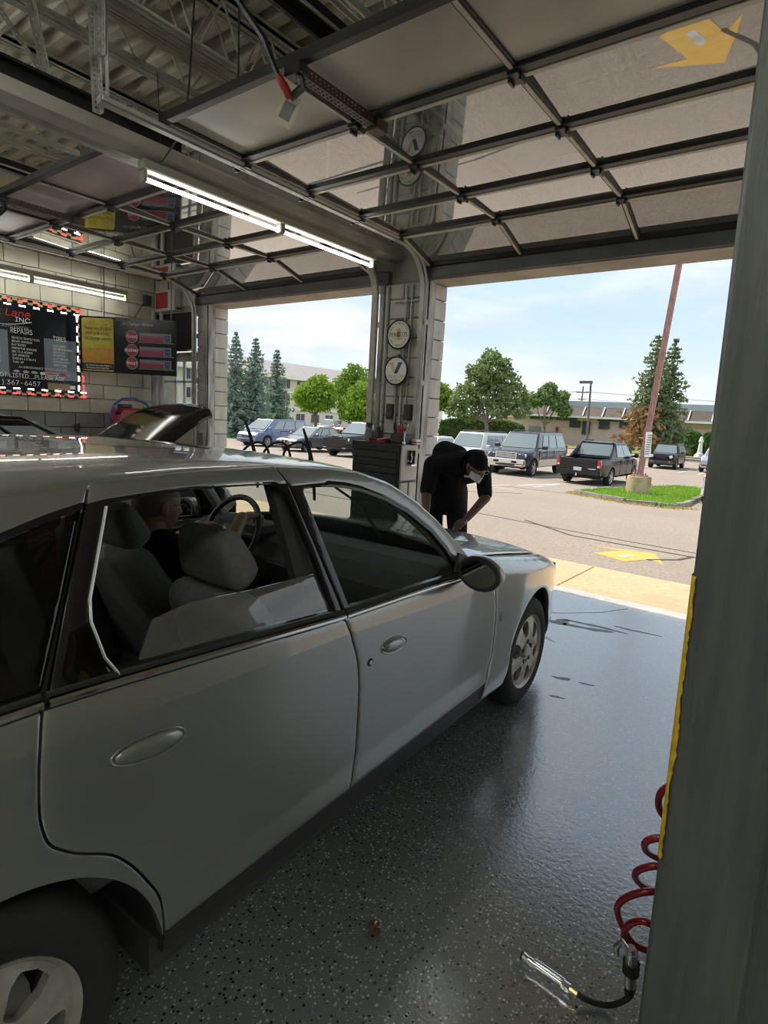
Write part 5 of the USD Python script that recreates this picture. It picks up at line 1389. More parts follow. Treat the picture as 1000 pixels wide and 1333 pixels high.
# ---------------------------------------------------------------- people
M('skin_dark', (0.105, 0.050, 0.032), 0.5, var=0.08, vs=30)
M('skin_light', (0.33, 0.175, 0.125), 0.5, var=0.06, vs=30)
M('cloth_black', (0.009, 0.009, 0.011), 0.95, var=0.25, vs=40, bump=.001, bs=90, spec=0.15)
M('cloth_navy', (0.008, 0.009, 0.012), 0.9, var=0.25, vs=40, spec=0.15)
M('hair_black', (0.006, 0.006, 0.006), 0.8, bump=.001, bs=160, spec=0.15)
M('hair_grey', (0.16, 0.15, 0.14), 0.7)
M('mask_white', (0.62, 0.64, 0.66), 0.8)


def body(bones, refine=.022, it=9, extra=()):
    """bones: ((a, ra), (b, rb)) pairs; hulls of two balls, joined and smoothed."""
    parts = []
    for (a, ra), (c, rc) in bones:
        parts.append(m3.Manifold.batch_hull([m3.Manifold.sphere(ra, 20).translate(tuple(map(float, a))), m3.Manifold.sphere(rc, 20).translate(tuple(map(float, c)))]))
    for pts, r in extra:
        parts.append(m3.Manifold.batch_hull([m3.Manifold.sphere(float(q), 20).translate(tuple(map(float, p))) for p, q in zip(pts, np.broadcast_to(r, len(pts)))]))
    m = m3.Manifold.batch_boolean(parts, m3.OpType.Add).refine_to_length(refine).to_mesh()
    t = trimesh.Trimesh(m.vert_properties[:, :3], m.tri_verts, process=True); trimesh.smoothing.filter_taubin(t, iterations=it)
    return t


def hand_bones(wrist, fwd, palm_n, s=1.0, curl=.5, thumb_side=1):
    f = np.asarray(fwd, float); f /= np.linalg.norm(f); n = np.asarray(palm_n, float); n -= f * (n @ f); n /= np.linalg.norm(n); sd = np.cross(n, f) * thumb_side
    w = np.asarray(wrist, float); out = []
    kn = [w + f * .085 * s + sd * q * s for q in (.032, .011, -.011, -.031)]
    for k in kn:
        out.append(((w + f * .012 * s, .020 * s), (k, .0125 * s)))
    out += [((kn[i], .0125 * s), (kn[i + 1], .0125 * s)) for i in range(3)]
    for i, k in enumerate(kn):
        L = (.072, .080, .075, .058)[i] * s; p = k; d = f.copy()
        for j, q in enumerate((.45, .32, .23)):
            a = curl * (.8 + .5 * j); d2 = d * math.cos(a) + n * math.sin(a); d2 /= np.linalg.norm(d2); p2 = p + d2 * L * q
            out.append(((p, (.0098 - .001 * j) * s), (p2, (.0090 - .001 * j) * s))); p, d = p2, d2
            n = n - d * (n @ d); n /= np.linalg.norm(n)
        n = np.asarray(palm_n, float); n -= f * (n @ f); n /= np.linalg.norm(n)
    t0 = w + f * .03 * s + sd * .026 * s; t1 = t0 + (f * .5 + sd * .75 + n * .25) * .042 * s; t2 = t1 + (f * .85 + sd * .25 + n * .4) * .032 * s
    out += [((t0, .0135 * s), (t1, .0108 * s)), ((t1, .0108 * s), (t2, .0090 * s))]
    return out


def head_mesh(c, R, s=1.0):
    """A head with brow, nose, lips, chin and ears; local x to its left, y forward, z up."""
    m = trimesh.creation.icosphere(5, 1.0); v = m.vertices.copy()
    x, y, z = v.T
    p = v * (.076, .098, .118)
    jaw = np.clip((-z - .1) / .9, 0, 1)
    p[:, 0] *= 1 - .30 * jaw; p[:, 1] += .012 * jaw * (y > 0) - .02 * jaw * (y < 0)
    p[:, 1] = np.where(y > .2, p[:, 1] * (1 - .06 * np.clip((y - .2) / .8, 0, 1)), p[:, 1])

    def bump(cx, cz, sx, sz, h):
        return h * np.exp(-((p[:, 0] - cx) / sx) ** 2 - ((p[:, 2] - cz) / sz) ** 2) * (y > 0)
    d = bump(0, .030, .05, .012, .006) + bump(0, -.012, .0095, .028, .014) + bump(0, -.028, .016, .010, .014) + bump(0, -.062, .024, .006, .006) + bump(0, -.074, .02, .006, .006) + bump(0, -.100, .022, .014, .008)
    for sx in (-1, 1):
        d += bump(sx * .032, .008, .016, .011, -.009) + bump(sx * .04, -.025, .02, .018, .004)
    p[:, 1] += d
    b = B(); b.add((p * s) @ R.T + c, m.faces)
    for sx in (-1, 1):
        e = trimesh.creation.icosphere(2, 1.0); q = e.vertices * (.008, .020, .032) + (sx * .077, -.008, -.005); b.add((q * s) @ R.T + c, e.faces)
    return b


def look_frame(fwd, up):
    f = np.asarray(fwd, float); f /= np.linalg.norm(f); u = np.asarray(up, float); u -= f * (u @ f); u /= np.linalg.norm(u)
    return np.array([np.cross(u, f) * -1, f, u]).T @ np.diag([1, 1, 1])


# the mechanic bending over the wagon's nose
mx = np.array([-2.62, 4.72, 0])
me = thing('person', 'person in a black shirt with glasses and a white mask, bending over the wagon nose', 'person', (-2.75, 4.8, 0))
J = {k: np.array(v, float) for k, v in dict(pel=(-2.92, 4.86, .90), waist=(-2.83, 4.74, 1.04), chest=(-2.64, 4.52, 1.20), neck=(-2.44, 4.38, 1.235), shR=(-2.75, 4.36, 1.17), shL=(-2.36, 4.58, 1.13), elR=(-2.70, 4.22, .92), elL=(-2.235, 4.42, .93), haR=(-2.60, 4.08, .745), haL=(-2.29, 4.22, .765),
     hipR=(-3.02, 4.82, .90), hipL=(-2.80, 4.90, .90), knR=(-2.93, 4.74, .49), knL=(-2.70, 4.82, .48), anR=(-3.00, 4.84, .09), anL=(-2.74, 4.95, .09)).items()}
tors = body([((J['hipR'], .105), (J['hipL'], .105)), ((J['waist'], .14), (J['pel'], .14))], extra=[([J['pel'], J['waist'], J['chest'], J['hipR'], J['hipL']], [.13, .135, .14, .09, .09]), ([J['waist'], J['chest'], J['shR'], J['shL']], [.12, .135, .075, .075]), ([J['chest'], J['neck'], J['shR'], J['shL']], [.13, .065, .07, .07]),
     ([J['chest'] + (-.10, .03, .06), J['chest'] + (.06, -.03, .04), J['waist'] + (0, .02, .06)], [.12, .11, .12]), ([J['waist'] + (.0, -.03, -.04), J['pel'] + (.15, .0, -.14), J['pel'] + (-.02, -.08, -.14), J['chest'] + (.02, -.03, -.06)], [.13, .11, .11, .12]), ([J['shR'], J['shR'] * .16 + J['elR'] * .84], [.075, .066]), ([J['shL'], J['shL'] * .16 + J['elL'] * .84], [.072, .062])])
fullb = body([((J['neck'], .055), (J['neck'] + (.08, -.04, -.01), .052)), ((J['chest'], .11), (J['neck'], .06)), ((J['waist'], .10), (J['chest'], .11)), ((J['pel'], .11), (J['waist'], .10))] +
     [q for s in 'RL' for q in (((J['sh' + s], .052), (J['el' + s], .043)), ((J['el' + s], .042), (J['ha' + s], .029)), ((J['pel'], .10), (J['hip' + s], .09)), ((J['hip' + s], .085), (J['kn' + s], .058)), ((J['kn' + s], .056), (J['an' + s], .038)), ((J['chest'], .09), (J['sh' + s], .05)))] +
     hand_bones(J['haR'], (.30, -.75, -.35), (0, 0, -1), curl=.12, thumb_side=-1) + hand_bones(J['haL'], (-.1, -.8, -.35), (0, 0, -1), curl=.12, thumb_side=1), refine=.014, it=6)
B().mesh(fullb).put('body', 'skin_dark', me, smooth=60)
B().mesh(tors).put('shirt', 'cloth_black', me, smooth=60)
leg = body([q for s in 'RL' for q in (((J['pel'], .12), (J['hip' + s], .115)), ((J['hip' + s], .115), (J['kn' + s], .092)), ((J['kn' + s], .090), (J['an' + s] + (0, 0, .02), .075)))])
B().mesh(leg).put('trousers', 'cloth_navy', me, smooth=60)
for s in 'RL':
    a = J['an' + s]; b = soft([a + (0, .04, -.045), a + (.02, -.05, -.055), a + (.06, -.15, -.06), a + (0, .03, .01)], [.042, .04, .03, .04], refine=.02); b.put('shoe', 'black_rubber', me, smooth=60)
hc = np.array([-2.275, 4.285, 1.205]); HRm = look_frame((.80, -.30, -.55), (.45, -.25, .80))
head_mesh(hc, HRm, 1.02).put('head', 'skin_dark', me, smooth=70)
m = trimesh.creation.icosphere(4, 1.0); v = m.vertices; keep = (v[:, 2] > .18) | (v[:, 1] < -.15)
p = v * (.088, .112, .132); p[:, 1] -= .012; p += (meshkit.noise(v * 7, 3)[:, None] - .5) * .010 * v
b = B(); b.add(((p) @ HRm.T + hc), m.faces[keep[m.faces].all(1)]); b.put('hair', 'hair_black', me, smooth=70)
b = B()
for k in range(26):
    a = -2.2 + 4.4 * k / 25; q = [np.array([.085 * math.sin(a * .62), -.055 - .045 * math.cos(a * .6), .085]), np.array([.098 * math.sin(a * .62), -.085 - .045 * math.cos(a * .6), .02]), np.array([.085 * math.sin(a * .62), -.09 - .04 * math.cos(a * .6), -.07 - .02 * (k % 3)])]
    b.tube([HRm @ w + hc for w in q], [.010, .010, .006], 6)
b.put('hair_lock', 'hair_black', me, kind='stuff')
b = B(); th = np.linspace(-1.15, 1.15, 15); rows = [[HRm @ np.array([.079 * math.sin(a), .099 * math.cos(a) + (.012 if abs(a) < .5 else 0) * (1 - abs(a) / .5), z * (1 - .25 * abs(a))]) + hc for a in th] for z in (-.018, -.045, -.072, -.10)]
B().add(np.array([p for r in rows for p in r]), [(i * 15 + j, i * 15 + j + 1, (i + 1) * 15 + j + 1, (i + 1) * 15 + j) for i in range(3) for j in range(14)]).put('face_mask', 'mask_white', me, smooth=60)
b = B()
for sx in (-1, 1):
    b.tube([HRm @ np.array([sx * .034 + .024 * math.cos(t), .105, .010 + .018 * math.sin(t)]) + hc for t in np.linspace(0, 2 * PI, 16, endpoint=False)], .0018, 5, close=True)
    b.tube([HRm @ np.array(q) + hc for q in ((sx * .058, .100, .015), (sx * .080, .03, .012), (sx * .082, -.02, .0))], .0018, 5)
b.put('glasses', 'steel', me)
b = B(); b.mesh(trimesh.creation.box([.07, .004, .022]), rot3(.6, 0, .5), J['chest'] + (.24, -.13, -.10)); b.put('name_badge', 'white_print', me)

# the driver inside the wagon (built in the wagon's frame, set in the room)
def cw2(p):
    c, s = math.cos(P_A), math.sin(P_A); p = np.asarray(p, float); o = np.array([P_CX - .83 * c, P_CY - .83 * s, 0])
    return np.stack([p[..., 0] * c - p[..., 1] * s, p[..., 0] * s + p[..., 1] * c, p[..., 2]], -1) + o


dp = thing('person', 'driver in a dark short sleeved shirt, one arm out to the wheel inside the wagon', 'person', cw2((-.37, 1.1, 0)))
D = {k: cw2(v) for k, v in dict(pel=(-.37, 1.30, .52), waist=(-.37, 1.24, .68), chest=(-.36, 1.16, .86), neck=(-.36, 1.15, 1.0), shR=(-.19, 1.19, .935), shL=(-.55, 1.17, .935), elR=(-.13, 1.36, .92), elL=(-.60, 1.38, .86), haR=(-.24, 1.555, 1.045), haL=(-.50, 1.50, .97), hipR=(-.27, 1.32, .50), hipL=(-.47, 1.32, .50), knR=(-.26, 1.68, .60), knL=(-.48, 1.68, .60), anR=(-.26, 1.84, .38), anL=(-.48, 1.84, .38), hd=(-.36, 1.185, 1.125)).items()}
fdir = cw2((0, 1, 0)) - cw2((0, 0, 0)); rdir = cw2((1, 0, 0)) - cw2((0, 0, 0))
bd = body([((D['neck'], .055), (D['hd'], .05)), ((D['chest'], .11), (D['neck'], .06)), ((D['waist'], .11), (D['chest'], .11)), ((D['pel'], .12), (D['waist'], .11))] + [q for s in 'RL' for q in (((D['chest'], .09), (D['sh' + s], .05)), ((D['sh' + s], .052), (D['el' + s], .042)), ((D['el' + s], .042), (D['ha' + s], .029)), ((D['pel'], .1), (D['hip' + s], .09)), ((D['hip' + s], .085), (D['kn' + s], .06)), ((D['kn' + s], .056), (D['an' + s], .04)))] +
     hand_bones(D['haR'], fdir * .9 - rdir * .1 + np.array([0, 0, .05]), (0, 0, -1), curl=.55, thumb_side=-1) + hand_bones(D['haL'], fdir + rdir * .1, (0, 0, -1), curl=.55, thumb_side=1), refine=.014, it=6)
B().mesh(bd).put('body', 'skin_light', dp, smooth=60)
sh = body([((D['waist'], .145), (D['pel'], .145))], extra=[([D['waist'], D['chest'], D['shR'], D['shL']], [.14, .125, .075, .075]), ([D['chest'], D['neck'] - (0, 0, .03), D['shR'], D['shL']], [.12, .07, .07, .07]), ([D['shR'], D['shR'] * .45 + D['elR'] * .55], [.074, .066]), ([D['shL'], D['shL'] * .45 + D['elL'] * .55], [.074, .066])])
B().mesh(sh).put('shirt', 'cloth_black', dp, smooth=60)
lg = body([q for s in 'RL' for q in (((D['pel'], .125), (D['hip' + s], .11)), ((D['hip' + s], .10), (D['kn' + s], .075)), ((D['kn' + s], .07), (D['an' + s], .055)))])
B().mesh(lg).put('trousers', 'cloth_navy', dp, smooth=60)
HD = look_frame(fdir * .95 + rdir * .15 + np.array([0, 0, -.10]), (0, 0, 1))
head_mesh(D['hd'], HD).put('head', 'skin_light', dp, smooth=70)
v = m.vertices; keep = (v[:, 2] > .35) | ((v[:, 1] < -.25) & (v[:, 2] > -.4)); p = v * (.081, .103, .124); p[:, 1] -= .006
b = B(); b.add(p @ HD.T + D['hd'], m.faces[keep[m.faces].all(1)]); b.put('hair', 'hair_grey', dp, smooth=70)
b = B()
for sx in (-1, 1):
    b.tube([HD @ np.array([sx * .034 + .024 * math.cos(t), .103, .010 + .018 * math.sin(t)]) + D['hd'] for t in np.linspace(0, 2 * PI, 16, endpoint=False)], .0018, 5, close=True)
    b.tube([HD @ np.array(q) + D['hd'] for q in ((sx * .058, .098, .015), (sx * .080, .03, .012))], .0018, 5)
b.put('glasses', 'black_metal', dp)
# ---------------------------------------------------------------- parked vehicles
def paint(name, col, rough=0.3, metal=0.3, coat=1.0):
    M(name, col, rough, metal=metal, coat=coat)


paint('paint_blue', (0.10, 0.14, 0.24)); paint('paint_graphite', (0.075, 0.08, 0.085)); paint('paint_black', (0.006, 0.006, 0.007), .12, 0.0, 0.0); paint('paint_navy', (0.016, 0.022, 0.034))
paint('paint_white', (0.62, 0.63, 0.62), metal=0.0); paint('paint_silver', (0.40, 0.42, 0.45), metal=0.5); paint('paint_red', (0.34, 0.03, 0.03), metal=0.1); paint('paint_maroon', (0.16, 0.02, 0.03)); paint('paint_tan', (0.42, 0.37, 0.29)); paint('paint_pitch', (0.005, 0.005, 0.005), .12, 0.0, 0.0)
M('auto_glass', (0.24, 0.28, 0.28), 0.03, metal=0.3, spec=0.9)
M('plate_white', (0.60, 0.63, 0.70), 0.5)
WHEEL_SRC = {}


def loft(secs):
    """Joins equal-length rings of points into a closed skin."""
    n = len(secs[0]); V = [p for s in secs for p in s]; F = []
    for i in range(len(secs) - 1):
        for k in range(n):
            k2 = (k + 1) % n; F += [(i * n + k, i * n + k2, (i + 1) * n + k2), (i * n + k, (i + 1) * n + k2, (i + 1) * n + k)]
    for base, sg in ((0, -1), ((len(secs) - 1) * n, 1)):
        V.append(np.mean(V[base:base + n], axis=0)); c = len(V) - 1
        for k in range(n):
            k2 = (k + 1) % n; F.append((c, base + k, base + k2) if sg > 0 else (c, base + k2, base + k))
    m = trimesh.Trimesh(np.array(V), np.array(F), process=False)
    if m.volume < 0:
        m.invert()
    return m


def manif(t):
    return m3.Manifold(m3.Mesh(np.asarray(t.vertices, np.float32), np.asarray(t.faces, np.uint32)))


def vehicle(name, label, cat, loc, rz, S, group=None):
    """S: length, width, wb, wr (wheel radius), top profile of the lower body [(y, z)], cabin [(y base front, y top front, y top rear, y base rear)], roof z ..."""
    L, W, wb, wr = S['L'], S['W'], S['wb'], S['wr']; hw = W / 2; fo = S.get('front', .90)
    y1 = wb / 2 + fo; y0 = y1 - L; gc = S.get('gc', .25)
    t = thing(name, label, cat, loc, rz, group)

    def put(b, nm, mat, par=None, smooth=32, **k):
        return b.put(nm, mat, par or t, smooth, world=False, **k)

    prof = S['prof']
    secs = []
    for y in np.unique(np.r_[np.linspace(y0, y1, 25), [p[0] for p in prof]]):
        u = (y - (y0 + y1) / 2) / (L / 2); w = hw * (1 - S.get('nose', .16) * max(0, u) ** 5 - S.get('tail', .10) * max(0, -u) ** 6)
        zt = float(np.interp(y, [p[0] for p in prof], [p[1] for p in prof])); zb_ = gc + .16 * max(0, abs(u) - .86) / .14; h = zt - zb_
        r = min(.10, h * .25)
        half = [(w * .90, zb_), (w * .985, zb_ + .10), (w, zb_ + h * .45), (w * .985, zt - r), (w * .955, zt - r * .35), (w * .88, zt)]
        secs.append([(a, y, z) for a, z in half] + [(-a, y, z) for a, z in half[::-1]])
    m = manif(loft(secs))
    cut = []
    for y in (wb / 2, -wb / 2):
        cut.append(m3.Manifold.cylinder(W + .2, wr * 1.16, wr * 1.16, 36, True).rotate((0, 90, 0)).translate((0, y, wr)))
    if 'bed' in S:
        a, c, zf = S['bed']; cut.append(m3.Manifold.cube((W * .80, c - a, 2.0)).translate((-W * .40, a, zf)))
    m = m - m3.Manifold.batch_boolean(cut, m3.OpType.Add)
    put(B().mesh(m), 'body', S['paint'])
    b = B(); b.bb(-hw * .80, hw * .80, y0 + .25, y1 - .25, gc - .02, min(gc + .42, wr * 1.9)); put(b, 'underbody', 'black_rubber')
    if 'lower' in S:
        for s in (-1, 1):
            b = B(); b.bb(s * hw * .955, s * (hw + .006), -wb / 2 + wr * 1.2, wb / 2 - wr * 1.2, gc + .03, gc + .36, .02); put(b, 'lower_cladding', S['lower'])
    # cabin
    zb_, zr = S['belt'], S['H']; yf0, yf1, yr1, yr0 = S['cabin']; wbt, wtp = hw * S.get('wb_', .93), hw * S.get('wt_', .74)
    r = .05; pts = []
    for s in (-1, 1):
        pts += [(s * (wbt - r), yf0 - r, zb_ - .08), (s * (wbt - r), yr0 + r, zb_ - .08), (s * (wtp - r), yf1 - r, zr - r), (s * (wtp - r), yr1 + r, zr - r), (s * (wtp * .95 - r), (yf1 + yr1) / 2, zr - r + .02)]
    hull = m3.Manifold.batch_hull([m3.Manifold.sphere(r, 14).translate(p) for p in pts])
    put(B().mesh(hull), 'cabin', S.get('roof_paint', S['paint']))

    def quad(P, off, nm, mat='auto_glass', u0=0, u1=1, v0=0, v1=1, par=None):
        P = [np.array(p, float) for p in P]; f = lambda u, v: (P[0] * (1 - u) + P[1] * u) * (1 - v) + (P[3] * (1 - u) + P[2] * u) * v
        n = np.cross(P[1] - P[0], P[3] - P[0]); n /= np.linalg.norm(n); Q = [f(u0, v0), f(u1, v0), f(u1, v1), f(u0, v1)]
        c = np.mean(Q, 0); v = [q + n * off for q in Q] + [q - n * .03 for q in Q]
        b = B(); b.add(v, [(0, 1, 2, 3), (7, 6, 5, 4), (0, 4, 5, 1), (1, 5, 6, 2), (2, 6, 7, 3), (3, 7, 4, 0)]); return put(b, nm, mat, par, False)

    k = (zr - zb_)
    quad([(wbt, yf0, zb_), (-wbt, yf0, zb_), (-wtp, yf1, zr), (wtp, yf1, zr)], .008, 'windshield', u0=.06, u1=.94, v0=.04, v1=.90)
    quad([(-wbt, yr0, zb_), (wbt, yr0, zb_), (wtp, yr1, zr), (-wtp, yr1, zr)], .008, 'rear_window', u0=.08, u1=.92, v0=.10, v1=.86)
    cuts = S.get('cuts', [.06, .40, .70, .95])
    for s in (-1, 1):
        P = [(s * wbt, yr0, zb_), (s * wbt, yf0, zb_), (s * wtp, yf1, zr), (s * wtp, yr1, zr)]
        if s < 0:
            P = [P[1], P[0], P[3], P[2]]
        for a, c in zip(cuts[:-1], cuts[1:]):
            a2, c2 = (a + .015, c - .015)
            quad(P, .006, 'side_window', u0=1 - c2 if s < 0 else a2, u1=1 - a2 if s < 0 else c2, v0=.06, v1=.84)
        for c in S.get('seams', [-.55, .35, 1.15]):
            b = B(); b.bb(s * (hw * .984), s * (hw + .002), c - .006, c + .006, gc + .15, S['belt'] - .06); put(b, 'door_seam', 'black_rubber')
        for c in S.get('handles', [-.35, .55]):
            b = B(); b.bb(s * hw * .98, s * (hw + .022), c - .09, c + .09, S['belt'] - .17, S['belt'] - .13, .008); put(b, 'door_handle', S['paint'])
        ym = yf0 - .30
        b = B(); b.bb(s * (hw + .03), s * (hw + .03 + S.get('mir', .18)), ym - .06, ym + .06, zb_ + .0, zb_ + .17, .035); b.bb(s * (wbt - .02), s * (hw + .05), ym - .03, ym + .03, zb_ + .02, zb_ + .07); put(b, 'side_mirror', S.get('mirror', S['paint']))
    # wheels
    for y in (wb / 2, -wb / 2):
        for s in (-1, 1):
            wx = np.array([[0, 0, s], [s * 1.0, 0, 0], [0, 1.0, 0]]); o = np.array([s * (hw - .235), y, wr]); rr = wr * .66
            b = B(); b.lathe([(rr, 0), (wr * .93, -.005), (wr, .03), (wr, .19), (wr * .93, .222), (rr * 1.04, .218), (rr, .20)], 28, wx, o); w = put(b, 'wheel', 'black_rubber', smooth=50)
            b = B(); b.lathe([(rr, .02), (rr, .12), (.02, .13), (0, .13)], 20, wx, o); put(b, 'rim_barrel', 'dark_grey', w)
            n = S.get('spokes', 5); b = B(); b.lathe([(rr * .86, .195), (rr * 1.0, .205), (rr * 1.02, .19), (rr * .9, .15)], 28, wx, o); b.lathe([(0, .215), (rr * .25, .21), (rr * .28, .15)], 14, wx, o)
            for q in range(n):
                a = 2 * PI * q / n; d = np.array([math.cos(a), math.sin(a)]); b.bar(o + wx @ np.array([*(d * rr * .15), .195]), o + wx @ np.array([*(d * rr * .93), .195]), rr * .28, .03, wx @ np.array([0, 0, 1.0]))
            put(b, 'rim', S.get('rim', 'steel'), w)
    # front and rear faces
    zf = S['face']; wn = hw * (1 - S.get('nose', .16)) ; F = S.get('front_style', 'plain')
    b = B(); b.bb(-wn * 1.02, wn * 1.02, y1 - .22, y1 + .04, gc + .04, gc + .30, .06); put(b, 'front_bumper', S.get('bumper', S['paint']))
    b = B(); b.bb(-wn * .55, wn * .55, y1 - .05, y1 + .045, gc + .09, gc + .20, .02); put(b, 'lower_intake', 'black_plastic')
    gz0, gz1 = zf
    b = B(); gw = S.get('gw', .55); b.bb(-wn * gw, wn * gw, y1 - .10, y1 + .015, gz0, gz1, .02); gr_ = put(b, 'grille', 'black_plastic')
    if F == 'bars':
        b = B(); b.bb(-wn * gw - .03, wn * gw + .03, y1 - .05, y1 + .02, gz1 - .02, gz1 + .03, .01); b.bb(-wn * gw - .03, wn * gw + .03, y1 - .05, y1 + .02, gz0 - .03, gz0 + .02, .01); b.bb(-wn * gw - .03, -wn * gw + .03, y1 - .05, y1 + .02, gz0, gz1, .01); b.bb(wn * gw - .03, wn * gw + .03, y1 - .05, y1 + .02, gz0, gz1, .01); put(b, 'grille_surround', S.get('grille_trim', 'chrome'), gr_)
        for q in range(3):
            b = B(); z = gz0 + (gz1 - gz0) * (q + 1) / 4; b.bb(-wn * gw, wn * gw, y1, y1 + .03, z - .018, z + .018, .006); put(b, 'grille_bar', S.get('grille_trim', 'chrome'), gr_)
    elif F == 'slots':
        b = B(); b.bb(-wn * gw - .02, wn * gw + .02, y1 - .05, y1 + .012, gz0 - .02, gz1 + .02, .01); put(b, 'grille_surround', S['paint'], gr_)
        for q in range(7):
            b = B(); x = -wn * gw + (q + .5) * 2 * wn * gw / 7; b.bb(x - .035, x + .035, y1 - .02, y1 + .02, gz0, gz1, .012); put(b, 'grille_slot', 'black_rubber', gr_)
    elif F == 'kidney':
        for s in (-1, 1):
            b = B(); b.bb(s * .03, s * .27, y1 - .05, y1 + .03, gz0, gz1, .05); put(b, 'kidney_grille', 'black_rubber', gr_)
            b = B(); b.tube([(s * x, y1 + .028, z) for x, z in ((.04, gz0), (.26, gz0), (.28, (gz0 + gz1) / 2), (.26, gz1), (.04, gz1), (.025, (gz0 + gz1) / 2))], .013, 6, close=True); put(b, 'kidney_rim', 'chrome', gr_)
    for s in (-1, 1):
        b = B(); hx, hz = S.get('lamp', (.80, .0)); zl = (gz0 + gz1) / 2 + hz
        if F == 'slots':
            b.lathe([(0, .05), (.09, .035), (.11, .0), (.11, -.06)], 20, np.array([[1.0, 0, 0], [0, 0, 1], [0, -1, 0]]) @ rot3(PI, 0, 0) if False else np.array([[1.0, 0, 0], [0, 0, 1.0], [0, 1.0, 0]]), (s * wn * hx, y1, zl))
        else:
            q = m3.Manifold.batch_hull([m3.Manifold.sphere(.05, 12).translate((s * wn * (hx + a), y1 - .06 - .14 * max(0, a) * 3, zl + c)) for a, c in ((-.16, -.04), (.16, -.02), (.18, .06), (-.14, .05))]); b.mesh(q)
        put(b, 'headlight', 'lamp_clear', smooth=50)
    zt0 = S.get('tail_z', (.85, 1.1)); wt = hw * (1 - S.get('tail', .10))
    b = B(); b.bb(-wt * 1.02, wt * 1.02, y0 - .04, y0 + .2, gc + .08, gc + .34, .05); put(b, 'rear_bumper', S.get('rbumper', S.get('bumper', S['paint'])))
    for s in (-1, 1):
        b = B(); b.bb(s * wt * .84, s * wt * 1.01, y0 - .012, y0 + .14, zt0[0], zt0[1], .03); tl = put(b, 'tail_light', 'lamp_red')
        b = B(); b.bb(s * wt * .86, s * wt * .98, y0 - .018, y0, zt0[0] + .05, zt0[0] + .12, .01); put(b, 'reverse_lens', 'lamp_clear', tl)
    b = B(); b.bb(-.16, .16, y0 - .05 if S.get('plate_low') else y0 - .015, y0, *S.get('plate_z', (.72, .86))); put(b, 'licence_plate', 'plate_white')
    if 'extra' in S:
        S['extra'](t, put, dict(y0=y0, y1=y1, hw=hw, zb=zb_, zr=zr, wtp=wtp, wbt=wbt, gc=gc))
    return t


def sedan(pnt, **k):
    d = dict(L=4.75, W=1.84, H=1.45, wb=2.85, wr=.33, belt=.93, prof=[(-2.45, .92), (-2.30, 1.03), (-1.55, 1.04), (-1.3, .94), (.85, .93), (1.1, .95), (2.15, .76), (2.36, .62)], cabin=(1.12, .25, -1.15, -1.75), face=(.50, .66), paint=pnt, cuts=[.10, .42, .74, .93], tail_z=(.80, .95), gw=.40)
    d.update(k); return d


def suv(pnt, **k):
    d = dict(L=4.8, W=1.90, H=1.76, wb=2.80, wr=.36, belt=1.08, prof=[(-2.46, 1.05), (.80, 1.07), (1.05, 1.10), (2.15, .98), (2.34, .80)], cabin=(1.10, .55, -2.05, -2.36), face=(.66, .86), paint=pnt, cuts=[.05, .30, .58, .86], tail_z=(.92, 1.25), gc=.28)
    d.update(k); return d


BACK = PI
def odyssey(t, put, q):
    for s in (-1, 1):
        b = B(); b.bb(s * (q['hw'] - .03), s * (q['hw'] + .004), -2.2, .3, 1.00, 1.02); put(b, 'door_rail', 'black_rubber')
vehicle('minivan', 'blue grey minivan parked in front of the spruces, first of the row by the hotel', 'car', (-29.1, 26.35, zg(26.3)), BACK + .06, dict(L=5.15, W=2.0, H=1.74, wb=3.0, wr=.35, belt=1.08, prof=[(-2.6, 1.02), (.9, 1.05), (1.25, 1.08), (2.2, .90), (2.42, .74)], cabin=(1.75, .75, -2.2, -2.52), face=(.58, .72), paint='paint_blue', cuts=[.05, .34, .62, .84], gw=.45, tail_z=(.95, 1.35), extra=odyssey, front=.92))
vehicle('sedan', 'dark grey sedan with a split kidney grille, parked beside the blue grey minivan', 'car', (-24.75, 25.60, zg(25.5)), BACK + .03, sedan('paint_graphite', L=4.9, W=1.86, H=1.46, wb=2.97, front_style='kidney', gw=.10, face=(.50, .68)))


def ram_x(t, put, q):
    b = B(); b.bb(-q['hw'] * .84, q['hw'] * .84, q['y0'] - .02, q['y0'] + .06, .80, 1.22, .02); put(b, 'tailgate', 'paint_black')
    b = B(); b.bb(-.25, .25, q['y1'] - .02, q['y1'] + .03, 1.14, 1.20, .008); put(b, 'badge_strip', 'mid_grey')
    for s in (-1, 1):
        b = B(); b.bb(s * .55, s * .80, q['y1'] + .0, q['y1'] + .055, .50, .60, .02); put(b, 'fog_lamp', 'lamp_clear')


vehicle('pickup_truck', 'black pickup with a broad dark grille, seen behind the tool chest', 'truck', (-21.0, 26.05, zg(26)), BACK, dict(L=5.9, W=2.02, H=1.93, wb=3.56, wr=.40, belt=1.26, prof=[(-3.0, 1.22), (-1.0, 1.25), (1.3, 1.26), (2.5, 1.17), (2.78, 1.02)], cabin=(1.25, .45, -1.05, -1.25), bed=(-2.92, -1.30, .82), face=(.82, 1.10), paint='paint_black', cuts=[.04, .46, .90], gw=.62, gc=.36, tail_z=(.92, 1.2), front_style='bars', grille_trim='dark_grey', lamp=(.86, 0), extra=ram_x, bumper='paint_black'))


def rails(t, put, q):
    for s in (-1, 1):
        b = B(); b.tube([(s * q['wtp'] * .86, y, z) for y, z in ((.5, q['zr'] + .02), (.35, q['zr'] + .07), (-1.9, q['zr'] + .07), (-2.05, q['zr'] + .02))], .018, 6); put(b, 'roof_rail', 'dark_grey')


